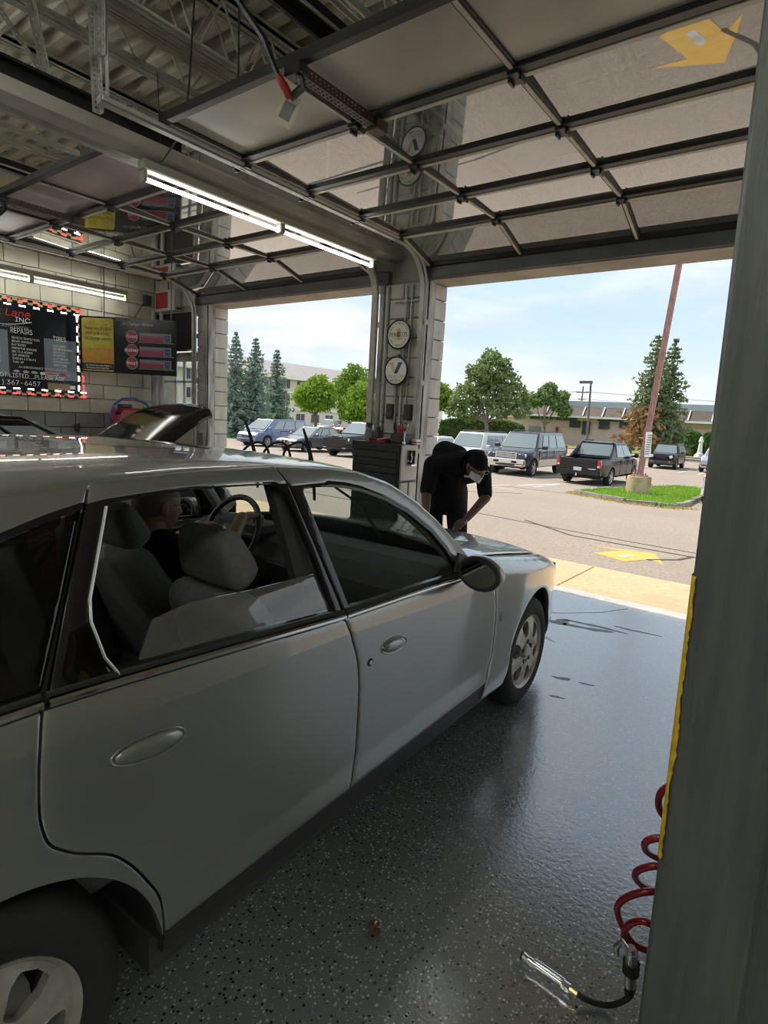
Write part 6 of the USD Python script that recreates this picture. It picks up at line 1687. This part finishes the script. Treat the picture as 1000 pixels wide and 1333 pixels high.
vehicle('suv', 'white sport utility car with roof rails, just behind the bending person', 'car', (-14.0, 26.2, zg(26)), BACK, suv('paint_white', H=1.80, extra=rails))
vehicle('sedan', 'white sedan edge showing between the pier and the white sport utility car', 'car', (-16.75, 26.2, zg(26)), BACK, sedan('paint_white'))


def exc(t, put, q):
    for s in (-1, 1):
        b = B(); b.bb(s * .62, s * .90, q['y1'] - .05, q['y1'] + .02, .60, .68, .01); put(b, 'indicator', 'lamp_amber')
    b = B(); b.bb(-q['hw'] * .9, q['hw'] * .9, q['y1'] - .08, q['y1'] + .08, .55, .80, .05); put(b, 'chrome_bumper', 'chrome')
    for s in (-1, 1):
        b = B(); b.bb(s * .30, s * .55, q['y1'] + .07, q['y1'] + .09, .62, .72, .01); put(b, 'bumper_slot', 'black_rubber')
    rails(t, put, q)


vehicle('large_suv', 'big navy sport utility truck with a chrome grille and tan lower sides', 'car', (-11.40, 26.65, zg(26.5)), BACK + .04, dict(L=5.76, W=2.03, H=1.97, wb=3.48, wr=.40, belt=1.24, prof=[(-2.95, 1.20), (1.1, 1.23), (1.35, 1.26), (2.45, 1.16), (2.66, 1.0)], cabin=(1.35, .75, -2.55, -2.85), face=(.80, 1.06), paint='paint_navy', lower='paint_tan', cuts=[.03, .36, .64, .86], gw=.56, gc=.40, tail_z=(1.0, 1.4), front_style='bars', lamp=(.84, .0), bumper='chrome', extra=exc, mir=.26, mirror='black_plastic', front=.94, seams=[-.75, .25, 1.2], handles=[-.55, .45]))


def ridge(t, put, q):
    y0, hw = q['y0'], q['hw']
    b = B(); b.bb(-hw * .76, hw * .76, y0 - .012, y0 + .06, .66, 1.08, .02); tg = put(b, 'tailgate', 'paint_black')
    b = B(); b.bb(-.16, .16, y0 - .024, y0 - .010, .97, 1.01, .006); put(b, 'tailgate_handle', 'black_rubber', tg)
    b = B(); b.bb(.42, .72, y0 - .016, y0 - .010, .70, .735); put(b, 'name_strip', 'chrome', tg)
    for s in (-1, 1):
        b = B(); b.add([(s * hw * .80, -1.55, 1.10), (s * hw * .80, -.9, 1.10), (s * hw * .70, -.9, 1.60), (s * hw * .90, -1.55, 1.10), (s * hw * .92, -.9, 1.10), (s * hw * .78, -.9, 1.60)], [(0, 1, 2), (3, 5, 4), (0, 3, 4), (0, 4, 1), (1, 4, 5), (1, 5, 2), (2, 5, 3), (2, 3, 0)]); put(b, 'bed_buttress', 'paint_black')
        b = B(); b.tube([(s * q['wtp'] * .86, y, z) for y, z in ((.55, q['zr'] + .0), (.4, q['zr'] + .06), (-.6, q['zr'] + .06), (-.8, q['zr'] + .0))], .02, 6); put(b, 'roof_rail', 'dark_grey')
    b = B(); b.bb(-.03, .03, y0 - .14, y0, .42, .48); b.ball((0, y0 - .14, .50), .035); put(b, 'tow_hitch', 'chrome')


vehicle('crew_cab_pickup', 'black crew cab pickup seen from behind, with a pale licence plate', 'truck', (-7.75, 26.15, zg(26)), -.03, dict(L=5.25, W=1.98, H=1.76, wb=3.1, wr=.37, belt=1.14, prof=[(-2.75, 1.10), (-1.0, 1.12), (1.1, 1.12), (1.35, 1.14), (2.3, 1.0), (2.5, .84)], cabin=(1.45, .75, -.75, -1.0), bed=(-2.55, -1.08, .75), face=(.70, .90), paint='paint_black', cuts=[.04, .46, .90], gc=.34, tail_z=(.74, 1.08), front=.92, extra=ridge, plate_z=(.62, .76), plate_low=True))


def fogs(t, put, q):
    for s in (-1, 1):
        b = B(); b.cyl((s * .55, q['y1'] + .02, .52), (s * .55, q['y1'] + .05, .52), .05, n=14); put(b, 'fog_lamp', 'lamp_amber')
    rails(t, put, q)


vehicle('compact_suv', 'small dark boxy car with round headlights and a slotted grille, beyond the rusty pole', 'car', (-8.75, 44.6, zg(44.6)), BACK + .02, suv('paint_pitch', L=4.41, W=1.78, H=1.66, wb=2.64, wr=.35, cabin=(.95, .60, -1.9, -2.12), prof=[(-2.22, 1.0), (.7, 1.02), (.95, 1.06), (1.98, 1.0), (2.16, .84)], face=(.72, .92), front_style='slots', lamp=(.80, .02), gw=.45, extra=fogs, bumper='dark_grey', belt=1.04, mirror='black_plastic'))
vehicle('hatchback', 'silver car half hidden by the steel column, beside the small dark boxy car', 'car', (-5.55, 44.8, zg(44.6)), BACK, suv('paint_silver', L=4.5, H=1.60, belt=1.0))
vehicle('sedan', 'white sedan of which only a rear corner shows past the steel column', 'car', (-2.12, 23.2, zg(23.0)), 0.0, sedan('paint_white'))
vehicle('suv', 'white car parked far off below the hotel, seen over the dark grey sedan', 'car', (-46.0, 50.5, zg(50)), BACK, suv('paint_white'))
vehicle('suv', 'red car parked far off below the hotel, seen over the black pickup', 'car', (-43.0, 50.5, zg(50)), BACK, suv('paint_red'))
vehicle('sedan', 'maroon sedan parked far off below the hotel, nearest the black pickup', 'car', (-39.0, 47.5, zg(48)), BACK - .8, sedan('paint_maroon'))

# the dark car in the next bay, its hood propped open
def hooded(t, put, q):
    b = B(); b.bb(-.66, .66, .98, 1.95, .55, .90, .05); put(b, 'engine_bay', 'black_rubber')
    b = B(); b.bb(-.45, .30, 1.15, 1.75, .82, .93, .05); b.bb(.36, .60, 1.2, 1.6, .80, .95, .03); put(b, 'engine_cover', 'dark_grey')
    rows = []
    for k in range(13):
        u = k / 12; y = .93 + 1.12 * u; z = .93 + .645 * u + .09 * math.sin(PI * u * .8) - .16 * max(0, u - .8) ** 1.5 * 6 * .5
        hw = .72 - .05 * u - .06 * max(0, u - .8) * 5 * (u > .8)
        rows.append([(v * hw, y - .10 * v * v * u, z - .06 * v * v - .05 * max(0, abs(v) - .85) / .15) for v in np.linspace(-1, 1, 17)])
    put(sheet(rows, .03, flip=True), 'raised_hood', 'paint_hood', smooth=50)
    b = B(); b.cyl((-.6, 1.75, .88), (-.55, 1.75, 1.40), .006, n=8); put(b, 'prop_rod', 'steel')


paint('paint_hood', (0.014, 0.012, 0.011), .10, 0.0, 0.0)
vehicle('sedan', 'dark sedan with its hood propped open in the far bay', 'car', (-5.92, 1.98, 0), 0.0, sedan('paint_pitch', L=4.5, W=1.80, H=1.40, wb=2.70, wr=.32, prof=[(-2.35, .92), (-1.5, .98), (-1.2, .93), (.85, .92), (.95, .60), (1.95, .60), (2.0, .70), (2.16, .60)], cabin=(1.02, .10, -1.15, -1.7), front=.82, extra=hooded))
# ---------------------------------------------------------------- trees, hedges, buildings, poles
def leafy(name, col, col2, trans=0.35):
    MATS[name] = usdkit.material(stage, f'/World/Looks/{name}', {
        'g': ('geometry', {}), 'r': ('rgb_ramp', {'ramp': [(0.0, col), (1.0, col2)]}), 'd': ('diffuse_bsdf', {}), 't': ('translucent_bsdf', {}), 'm': ('mix_closure', {'fac': trans})},
        [('g.random_per_island', 'r.fac'), ('r.color', 'd.color'), ('r.color', 't.color'), ('d.BSDF', 'm.closure1'), ('t.BSDF', 'm.closure2')], surface='m.closure')


leafy('spruce_blue', (0.24, 0.32, 0.26), (0.44, 0.52, 0.43), .25); leafy('spruce_green', (0.19, 0.25, 0.12), (0.40, 0.45, 0.24), .25); leafy('spruce_rust', (0.30, 0.19, 0.09), (0.40, 0.27, 0.13), .2)
leafy('maple_leaf', (0.24, 0.36, 0.055), (0.46, 0.56, 0.11)); leafy('ash_leaf', (0.18, 0.28, 0.05), (0.36, 0.46, 0.10)); leafy('pine_needle', (0.20, 0.28, 0.11), (0.42, 0.50, 0.24), .3); leafy('hedge_leaf', (0.09, 0.18, 0.04), (0.20, 0.33, 0.08), .25)
leafy('grass_blade', (0.22, 0.38, 0.05), (0.42, 0.58, 0.12), .4); leafy('dry_blade', (0.42, 0.34, 0.10), (0.55, 0.46, 0.16), .3)
M('bark', (0.17, 0.14, 0.115), 0.9, var=0.25, vs=8)
M('rusty_pole', (0.23, 0.105, 0.085), 0.7, vs=5.0, col2=(0.36, 0.20, 0.17), stretch=(4, 4, .8))
M('pole_concrete', (0.40, 0.33, 0.22), 0.85, vs=3.0, col2=(0.34, 0.20, 0.09), contrast=(.42, .6), detail=6)
M('pole_grey', (0.13, 0.12, 0.115), 0.6)
M('roof_slate', (0.30, 0.285, 0.28), 0.85, var=0.12, vs=2)
M('hotel_wall', (0.66, 0.60, 0.50), 0.8, var=0.05); M('hotel_trim', (0.74, 0.71, 0.64), 0.7); M('far_window', (0.05, 0.055, 0.06), 0.1)
M('brick_tan', (0.50, 0.325, 0.33), 0.85, vs=3.0, col2=(0.58, 0.41, 0.42), stretch=(.5, .5, 3.5), detail=3)
M('mansard_brown', (0.095, 0.070, 0.062), 0.7, var=0.15, vs=1.0); M('coping_blue', (0.34, 0.38, 0.41), 0.5); M('sand_wall', (0.46, 0.34, 0.25), 0.8, var=.08)


def leaves(b, P, size, rnd, flat=0.0, asp=.55):
    """One small folded leaf or needle spray at each point."""
    P = np.asarray(P, float); n = len(P)
    a = rnd.normal(size=(n, 3)); a[:, 2] *= (1 - flat); a /= np.linalg.norm(a, axis=1, keepdims=True)
    c = rnd.normal(size=(n, 3)); c -= a * (c * a).sum(1, keepdims=True); c /= np.linalg.norm(c, axis=1, keepdims=True)
    s = (size * rnd.uniform(.6, 1.3, n))[:, None]
    v = np.stack([P - a * s, P + c * s * asp, P + a * s, P - c * s * asp], 1).reshape(-1, 3)
    f = np.arange(4 * n).reshape(n, 4)
    return b.add(v, f)


def atY(px, py, Y):
    d = CF + (px - 500.0) / FPX * CR - (py - 666.5) / FPX * CU
    return np.array([0, 0, EYE]) + d * Y / d[1]


def spruce(x, y, h, r, label, mat, seed, tilt=0.0, bare=.06, rust=None, n=26, gaps=.0):
    rnd = np.random.default_rng(seed); z0 = zg(y) + .05
    t = thing('spruce_tree', label, 'tree', (x, y, z0), 0, None)
    b = B(); b.cyl((x, y, z0 - .2), (x + tilt * h, y, z0 + h * .97), .022 * h, .004 * h, 10); b.put('trunk', 'bark', t)
    lev = B(); br = B(); rl = B()
    for k in range(n):
        u = bare + (1 - bare) * (k / n) ** .95; R = r * (1 - u) ** .85 * rnd.uniform(.82, 1.1) + .10
        m = int(6 + 7 * (1 - u))
        for j in range(m):
            if rnd.random() < gaps:
                continue
            a = 2 * PI * (j + rnd.random()) / m; L = R * rnd.uniform(.65, 1.12); dr = -.22 - .18 * (1 - u)
            o = np.array([x + tilt * h * u, y, z0 + h * u]); d = np.array([math.cos(a), math.sin(a), dr])
            tip = o + d * L + np.array([0, 0, .14 * L]); br.tube([o, o + d * L * .6, tip], [.012 * h * .3, .006 * h * .3, .003], 4, cap=False)
            q = int(9 + 16 * L / r); s = rnd.uniform(.12, 1.04, q)[:, None]
            pts = o + d * L * s + np.array([0, 0, .14 * L]) * s ** 2 + rnd.normal(size=(q, 3)) * np.array([.10, .10, .07]) * L * (1.1 - .5 * s)
            pts[:, 2] -= np.abs(rnd.normal(size=q)) * .07 * h * .1
            leaves(rl if rust and rust(u, a, L / r) else lev, pts, .030 * h * (1.05 - .45 * u), rnd, asp=.38)
    br.put('branch_whorls', 'bark', t, kind='stuff'); lev.put('foliage', mat, t, smooth=False, kind='stuff')
    if rl.v:
        rl.put('browned_foliage', 'spruce_rust', t, smooth=False, kind='stuff')
    return t


def broadleaf(x, y, h, blobs, label, mat, seed, n=3600, size=.20, name='leafy_tree', fork=.28):
    rnd = np.random.default_rng(seed); z0 = zg(y) + .05
    t = thing(name, label, 'tree', (x, y, z0), 0)
    b = B(); f = np.array([x, y, z0 + h * fork]); b.tube([(x, y, z0 - .2), (x + .02 * h, y, z0 + h * fork * .6), f], [.028 * h, .022 * h, .020 * h], 10); b.put('trunk', 'bark', t)
    b = B(); lv = B(); tot = sum(q[3] ** 2 for q in blobs)
    for (dx, dy, dz, R) in blobs:
        c = np.array([x + dx, y + dy, z0 + dz]); b.tube([f, (f + c) / 2 + rnd.normal(size=3) * .1, c], [.012 * h, .008 * h, .004 * h], 6)
        for _ in range(5):
            w = rnd.normal(size=3); w /= np.linalg.norm(w); b.tube([c, c + w * R * .8], [.005 * h, .002 * h], 4, cap=False)
        k = int(n * R * R / tot); w = rnd.normal(size=(k, 3)); w /= np.linalg.norm(w, axis=1, keepdims=True)
        rad = R * rnd.uniform(.35, 1.0, k) ** .5 * (1 + .25 * (meshkit.noise(w * 3.3 + seed, seed) - .5) * 2)
        leaves(lv, c + w * rad[:, None] * (1, 1, .86), size, rnd)
    b.put('limbs', 'bark', t, kind='stuff'); lv.put('foliage', mat, t, smooth=False, kind='stuff')
    return t


spruce(-38.9, 31.0, 8.6, 2.2, 'tall blue spruce at the doorway edge, left of the drooping topped one', 'spruce_blue', 1, gaps=.12)
spruce(-38.3, 32.4, 8.3, 2.2, 'blue spruce with a drooping crooked top behind the blue grey minivan', 'spruce_blue', 2, tilt=.02, gaps=.10)
spruce(-40.2, 36.6, 7.9, 1.95, 'narrow blue spruce standing against the hotel roof, next to the bright leafy tree', 'spruce_blue', 3)
broadleaf(-42.4, 44.0, 6.9, [(0, 0, 4.2, 1.8), (-1.3, .3, 3.5, 1.35), (1.3, -.2, 3.6, 1.35), (0, .4, 5.2, 1.25), (-.6, -.8, 4.0, 1.4), (.6, .8, 4.6, 1.2)], 'bright yellow green leafy tree in front of the hotel', 'maple_leaf', 4)
broadleaf(-44.6, 52.0, 8.8, [(0, 0, 5.8, 2.0), (-1.5, .3, 4.8, 1.6), (1.5, -.2, 4.9, 1.6), (.2, .4, 7.0, 1.5), (2.4, 0, 5.6, 1.5)], 'taller green leafy tree behind the bright one, below the hotel eaves', 'ash_leaf', 5)
broadleaf(-38.9, 46.5, 6.6, [(0, 0, 3.6, 1.7), (-1.4, .3, 2.9, 1.3), (1.5, -.2, 2.9, 1.4), (.2, .4, 4.7, 1.3), (2.4, 0, 3.4, 1.2), (.2, -.8, 2.6, 1.4)], 'low rounded leafy tree beside the pier edge', 'maple_leaf', 6, fork=.2)
broadleaf(-36.0, 56.5, 7.6, [(0, 0, 5.2, 1.9), (-1.6, .3, 4.6, 1.5), (1.6, -.2, 4.6, 1.5)], 'dull green tree behind the low rounded one', 'ash_leaf', 16)


def bush(name, x0, x1, y0, y1, z1, label, mat, seed, n=2600, cat='hedge', size=.13):
    rnd = np.random.default_rng(seed); z0 = zg(y0); t = thing(name, label, cat, ((x0 + x1) / 2, (y0 + y1) / 2, z0))
    m = trimesh.creation.box(bounds=[[x0 + .15, y0 + .15, z0 - .1], [x1 - .15, y1 - .15, z1 - .15]]); B().mesh(m).put('inner_twigs', 'bark', t)
    u = rnd.uniform(size=(n, 3)); ax = rnd.choice(3, n, p=[.12, .48, .40]); u[np.arange(n), ax] = np.where(ax == 2, 1, rnd.integers(0, 2, n))
    P = np.array([x0, y0, z0]) + u * np.array([x1 - x0, y1 - y0, z1 - z0]); P += rnd.normal(size=P.shape) * .07
    c = np.array([(x0 + x1) / 2, (y0 + y1) / 2, z1]); k = np.clip((np.abs(u[:, 0] - .5) * 2) ** 6, 0, 1); P[:, 2] -= k * .5 * (z1 - z0) * .4 * (u[:, 2] > .5)
    leaves(B(), P, size, rnd).put('foliage', mat, t, smooth=False, kind='stuff')


h0, h1 = atY(573, 545, 62)[0], atY(676, 545, 62)[0]
bush('clipped_hedge', h0, h1, 62, 63.6, 1.65, 'long clipped hedge under the broad pine', 'hedge_leaf', 21, 5200, size=.20)
q0, q1 = atY(846, 560, 70)[0], atY(911, 560, 70)[0]
bush('clipped_hedge', q0, q1, 69.5, 72, 1.75, 'wide clipped hedge under the browned spruce', 'hedge_leaf', 22, 3200, size=.20)
q0, q1 = atY(917, 560, 70)[0], atY(950, 560, 70)[0]
bush('clipped_hedge', q0, q1, 69.5, 72, 1.6, 'clipped bush next to the steel column edge', 'hedge_leaf', 23, 1800, size=.20)
bush('low_shrub', -33.0, -31.2, 40.0, 41.4, 1.0, 'dark low shrub behind the black pickup', 'hedge_leaf', 24, 1200, 'shrub')

# the broad pine and its neighbour
pb = atY(632, 560, 55)
broadleaf(pb[0], 55, 10.0, [(0, 0, 7.6, 1.8), (-1.2, .3, 6.4, 1.7), (1.5, .2, 6.6, 1.6), (-2.8, 0, 5.0, 1.5), (2.9, 0, 5.2, 1.5), (0, .5, 5.4, 1.9), (-3.8, .2, 3.6, 1.2), (-2.0, .3, 3.5, 1.4), (3.6, .2, 3.8, 1.1), (1.6, -.3, 3.9, 1.4), (-.2, .2, 8.9, 1.1), (-1.9, -.2, 7.6, .8), (1.5, 0, 8.2, .8)], 'broad irregular pine standing over the long clipped hedge', 'pine_needle', 7, 6800, .22, 'pine_tree', .24)
pc = atY(708, 560, 74)
broadleaf(pc[0], 74, 8.0, [(0, 0, 6.2, 1.5), (-1.5, 0, 5.6, 1.2), (1.5, 0, 5.2, 1.2), (2.5, 0, 4.4, 1.0), (.3, 0, 7.2, .9), (2.2, 0, 6.2, .8)], 'smaller pine rising behind the brown mansard roof', 'pine_needle', 8, 2600, .24, 'pine_tree', .3)
s1, s2 = atY(842, 575, 60), atY(863, 575, 62)
spruce(s1[0], 60, 11.6, 3.5, 'tall ragged spruce with browned lower boughs, left of the rusty pole', 'spruce_green', 9, tilt=-.012, bare=.14, gaps=.22, rust=lambda u, a, L: u < .45 and -2.6 < (a if a < PI else a - 2 * PI) < -.6 or (u < .42 and 2.2 < a < 4.0))
spruce(s2[0], 62, 11.5, 3.0, 'tall ragged green spruce behind the rusty pole', 'spruce_green', 10, bare=.12, gaps=.25)

# hotel
ho = thing('hotel', 'long pale hotel with a grey pitched roof behind the leafy trees', 'building', (-62, 60, -.95))
HX, HY0, HY1, ZE, ZR = -64.0, 18.0, 104.0, 6.5, 9.0
b = B(); b.bb(HX - 13, HX, HY0, HY1, -.95, ZE); b.put('wall', 'hotel_wall', ho)
b = B(); V = [(HX + .8, HY0 - 1, ZE), (HX + .8, HY1 + 1, ZE), (HX - 6, HY1 - 5, ZR), (HX - 6, HY0 + 5, ZR), (HX - 14, HY0 - 1, ZE), (HX - 14, HY1 + 1, ZE)]
b.add(V, [(0, 1, 2), (0, 2, 3), (3, 2, 5), (3, 5, 4), (1, 5, 2), (0, 3, 4), (0, 4, 5), (0, 5, 1)]); b.put('roof', 'roof_slate', ho, smooth=False)
b = B(); b.bb(HX, HX + .82, HY0 - 1, HY1 + 1, ZE - .45, ZE + .02); b.put('eaves', 'hotel_trim', ho)
for z in (1.75, 4.2):
    b = B(); b.bb(HX, HX + .12, HY0, HY1, z - .12, z + .12); b.put('band', 'hotel_trim', ho)
for j, z in enumerate((-.1, 2.5, 4.75)):
    for k in range(24):
        y = 24 + 3.2 * k
        b = B(); b.bb(HX - .02, HX + .06, y, y + 1.7, z, z + 1.25); w = b.put('window', 'far_window', ho)
        b = B(); b.bb(HX + .05, HX + .09, y + .82, y + .88, z, z + 1.25); b.bb(HX + .04, HX + .10, y - .08, y + 1.78, z - .1, z); b.put('window_trim', 'hotel_trim', w)

# brick building with a mansard roof
bx0 = float(atY(673, 545, 78)[0]); bx1 = 14.0
br = thing('brick_building', 'low tan brick building with a brown panelled mansard roof', 'building', (bx0, 78, -.95))
b = B(); b.bb(bx0, bx1, 78, 94, -.95, 2.9); b.put('brick_wall', 'brick_tan', br)
b = B(); b.bb(bx0 + 7.5, bx1, 77.8, 78.05, 2.25, 2.75); b.put('sand_band', 'sand_wall', br)
b = B(); b.bb(bx0 - .3, bx1, 76.9, 78.4, 2.72, 2.98); b.put('fascia', 'white_paint', br)
b = B(); b.bb(bx0 + .3, bx1, 78.3, 94, 2.9, 4.9); b.put('parapet', 'coping_blue', br)
b = B(); b.bb(bx0 + .1, bx1, 77.95, 78.5, 4.12, 4.95, .03); b.put('coping', 'coping_blue', br)
x = bx0
k = 0
while x < bx1 - 1:
    w = 4.6 if k == 0 else 2.42
    b = B(); v = [(x + .12, 76.95, 2.98), (x + w - .04, 76.95, 2.98), (x + w - .04, 77.95, 4.16), (x + .12, 77.95, 4.16)]; b.add(v + [(p[0], p[1] + .2, p[2] - .05) for p in v], [(0, 1, 2, 3), (4, 7, 6, 5), (0, 3, 7, 4), (1, 5, 6, 2), (0, 4, 5, 1), (3, 2, 6, 7)]); b.put('mansard_panel', 'mansard_brown', br, smooth=False)
    b = B(); b.bar((x + w + .04, 76.88, 3.0), (x + w + .04, 77.88, 4.18), .14, .12, (0, -1, .8)); b.put('mansard_rib', 'white_paint', br)
    x += w + .08; k += 1


def wallpiece(name, mat, px0, px1, py0, py1, Y=77.75, d=.1, par=None):
    a, c = atY(px0, py1, Y), atY(px1, py0, Y); b = B(); b.bb(a[0], c[0], Y, Y + d, a[2], c[2]); return b.put(name, mat, par or br)


for q in ((741, 756, 548, 556), (779, 794, 549, 558), (806, 818, 550, 557)):
    wallpiece('window', 'far_window', *q)
wallpiece('door', 'far_window', 757, 769, 548.5, 565)
wallpiece('door_frame', 'mid_grey', 762, 763.5, 548.5, 565, Y=77.70)
wallpiece('vent_panel', 'mid_grey', 688, 703, 555.5, 561); wallpiece('wall_lamp', 'maroon', 723, 727, 556, 562, Y=77.7); wallpiece('dark_soffit', 'dark_grey', 690, 752, 541.5, 545, Y=77.75); wallpiece('dark_soffit', 'dark_grey', 778, 812, 543.5, 548, Y=77.75)
ya = thing('yellow_shop', 'small yellow fronted shop showing over the long hedge', 'building', (-36, 100, -1))
a, c = atY(645, 560, 100), atY(677, 536.5, 100)
b = B(); b.bb(a[0], c[0], 100, 106, -1.0, c[2] - .4); b.put('wall', 'sand_wall', ya)
M('awning_yellow', (0.72, 0.55, 0.22), 0.7)
b = B(); b.bb(a[0] - .2, c[0] + .2, 99.6, 106.2, c[2] - .9, c[2]); b.put('fascia_band', 'awning_yellow', ya)

# poles
def simple_pole(name, label, cat, base, top, r0, r1, mat):
    t = thing(name, label, cat, base); b = B(); b.cyl(base, top, r0, r1, 12); b.put('shaft', mat, t); return t


p0, p1 = atY(764.5, 572, 68), atY(769.5, 499, 68); p0[2] = -.95
lp = simple_pole('lamp_post', 'dark lamp post in front of the brick building', 'street light', p0, p1, .14, .10, 'pole_grey')
b = B(); b.bb(p1[0] - 1.3, p1[0] + .15, 67.8, 68.2, p1[2] - .02, p1[2] + .28, .05); b.put('lamp_head', 'pole_grey', lp)
u1 = atY(759.5, 503, 150); up = simple_pole('utility_pole', 'distant wooden utility pole above the flat roof', 'utility pole', (u1[0], 150, -1), u1, .22, .16, 'pole_grey')
b = B(); b.bb(u1[0] - 1.6, u1[0] + 1.6, 149.9, 150.1, u1[2] - 1.6, u1[2] - 1.35); b.bb(u1[0] - .9, u1[0] + .9, 149.9, 150.1, u1[2] - 3.3, u1[2] - 3.1); b.put('cross_arm', 'pole_grey', up)
for dz, dx in ((-1.3, -1.4), (-1.3, 1.4), (-3.1, 0)):
    b = B(); b.tube([(u1[0] + dx + 60 * k, 150, u1[2] + dz - 1.6 * (1 - abs(2 * (abs(k) % 1) - 1))) for k in np.linspace(-2, 2, 41)], .035, 4, cap=False); b.put('wire', 'pole_grey', up)

# grass island, footing and the rusty pole
isl = thing('kerb_island', 'grass island with a broken grey kerb around the rusty pole', 'traffic island', (-5.2, 20.5, zg(20.5)))
ring = Polygon([(-6.55, 19.6), (-6.15, 18.9), (-4.3, 17.85), (-3.4, 17.95), (-3.15, 18.9), (-3.35, 24.0), (-3.6, 27.2), (-4.2, 28.2), (-5.0, 27.6), (-6.3, 21.6)]).buffer(.3).buffer(-.3)
for k in range(26):
    pts = ring_pts(ring.exterior, ring.exterior.length / 26); a, c = pts[k], pts[(k + 1) % len(pts)]; d = (c - a) / np.linalg.norm(c - a); a2, c2 = a + d * .02, c - d * .02
    r2 = random.Random(k); za, zc_ = zg(a2[1]) + .03 + r2.uniform(-.03, .02), zg(c2[1]) + .03 + r2.uniform(-.03, .02)
    b = B(); b.bar((*a2, za), (*c2, zc_), .15, .18); b.put('kerb_stone', 'kerb', isl)
b = drape(seg(ring.buffer(-.06)), .07); b.put('soil', 'lawn', isl, smooth=False)
rnd = np.random.default_rng(30); x0, y0, x1, y1 = ring.bounds; n = 9000
Q = np.c_[rnd.uniform(x0, x1, n), rnd.uniform(y0, y1, n)]; Q = Q[shapely.contains_xy(ring.buffer(.02), Q[:, 0], Q[:, 1])]
b = B(); hgt = rnd.uniform(.05, .15, len(Q)); ang = rnd.uniform(0, 6.28, len(Q)); V = []; zz = np.array([zg(y) for y in Q[:, 1]]) + .05
dx, dy = np.cos(ang) * .022, np.sin(ang) * .022; ln = rnd.normal(size=(len(Q), 2)) * .04
V = np.stack([np.c_[Q[:, 0] - dx, Q[:, 1] - dy, zz], np.c_[Q[:, 0] + dx, Q[:, 1] + dy, zz], np.c_[Q[:, 0] + ln[:, 0], Q[:, 1] + ln[:, 1], zz + hgt]], 1).reshape(-1, 3)
b.add(V, np.arange(len(V)).reshape(-1, 3)); b.put('grass', 'grass_blade', isl, smooth=False, kind='stuff')
edge = LineString([(-6.7, 19.4), (-6.2, 18.65), (-4.3, 17.6), (-3.3, 17.75), (-2.8, 18.7)]); P = [edge.interpolate(rnd.uniform(0, edge.length)).coords[0] for _ in range(420)]
b = B(); P = np.array([(p[0] + rnd.normal() * .12, p[1] + rnd.normal() * .12, zg(p[1]) + .03) for p in P]); leaves(b, P, .06, rnd, .4, .3); b.put('dry_weeds', 'dry_blade', isl, smooth=False, kind='stuff')
pbase = np.array([-5.05, 21.6]); zb0 = zg(pbase[1])
cb = thing('pole_footing', 'stained round concrete footing under the rusty pole', 'concrete base', (*pbase, zb0))
b = B(); b.lathe([(0, -.3), (.40, -.3), (.405, .0), (.40, .62), (.37, .66), (0, .66)], 28, None, (*pbase, zb0 + .02)); b.put('drum', 'pole_concrete', cb, smooth=40)
top = atY(886, 335, pbase[1]); rp = thing('rusty_pole', 'tall rusty red steel pole on the concrete footing', 'pole', (*pbase, zb0 + .68))
k = (top - np.array([*pbase, zb0 + .68])); ax = np.array([*pbase, zb0 + .68]); tp = ax + k * 1.15
b = B(); b.tube([ax, tp], [.125, .115], 4); b.put('shaft', 'rusty_pole', rp, smooth=False)
b = B(); b.bb(pbase[0] - .24, pbase[0] + .24, pbase[1] - .22, pbase[1] + .2, zb0 + .68, zb0 + .72, .005); b.put('foot_plate', 'rusty_pole', rp)
b = B()
for sx in (-.16, .16):
    for sy in (-.14, .14):
        b.cyl((pbase[0] + sx, pbase[1] + sy, zb0 + .70), (pbase[0] + sx, pbase[1] + sy, zb0 + .78), .02, n=6)
b.put('anchor_bolt', 'rusty_pole', rp, kind='stuff')
sg = thing('pole_sign', 'narrow white parking notice strapped to the rusty pole', 'sign', (*pbase, zb0 + 1.4))
c = ax + k * .14; b = B(); b.mesh(trimesh.creation.box([.20, .012, .86]), rot3(0, math.radians(-3), .25), c + (.12, -.11, .10)); b.put('plate', 'white_print', sg)
for q in range(9):
    b = B(); b.mesh(trimesh.creation.box([.14, .004, .03]), rot3(0, math.radians(-3), .25), c + (.12 + .003 * q, -.120, -.22 + .08 * q)); b.put('print_line', 'mid_grey', sg)
fh = thing('white_post', 'small white statue like post between the two clipped hedges', 'post', (*atY(913, 575, 69)[:2], -.95))
pp = atY(913, 575, 69); b = B(); b.lathe([(0, -.95), (.55, -.95), (.5, -.7), (.25, -.4), (.18, .6), (.26, .75), (.12, 1.2), (0, 1.3)], 14, None, (pp[0], 69, 0)); b.put('post', 'white_paint', fh)
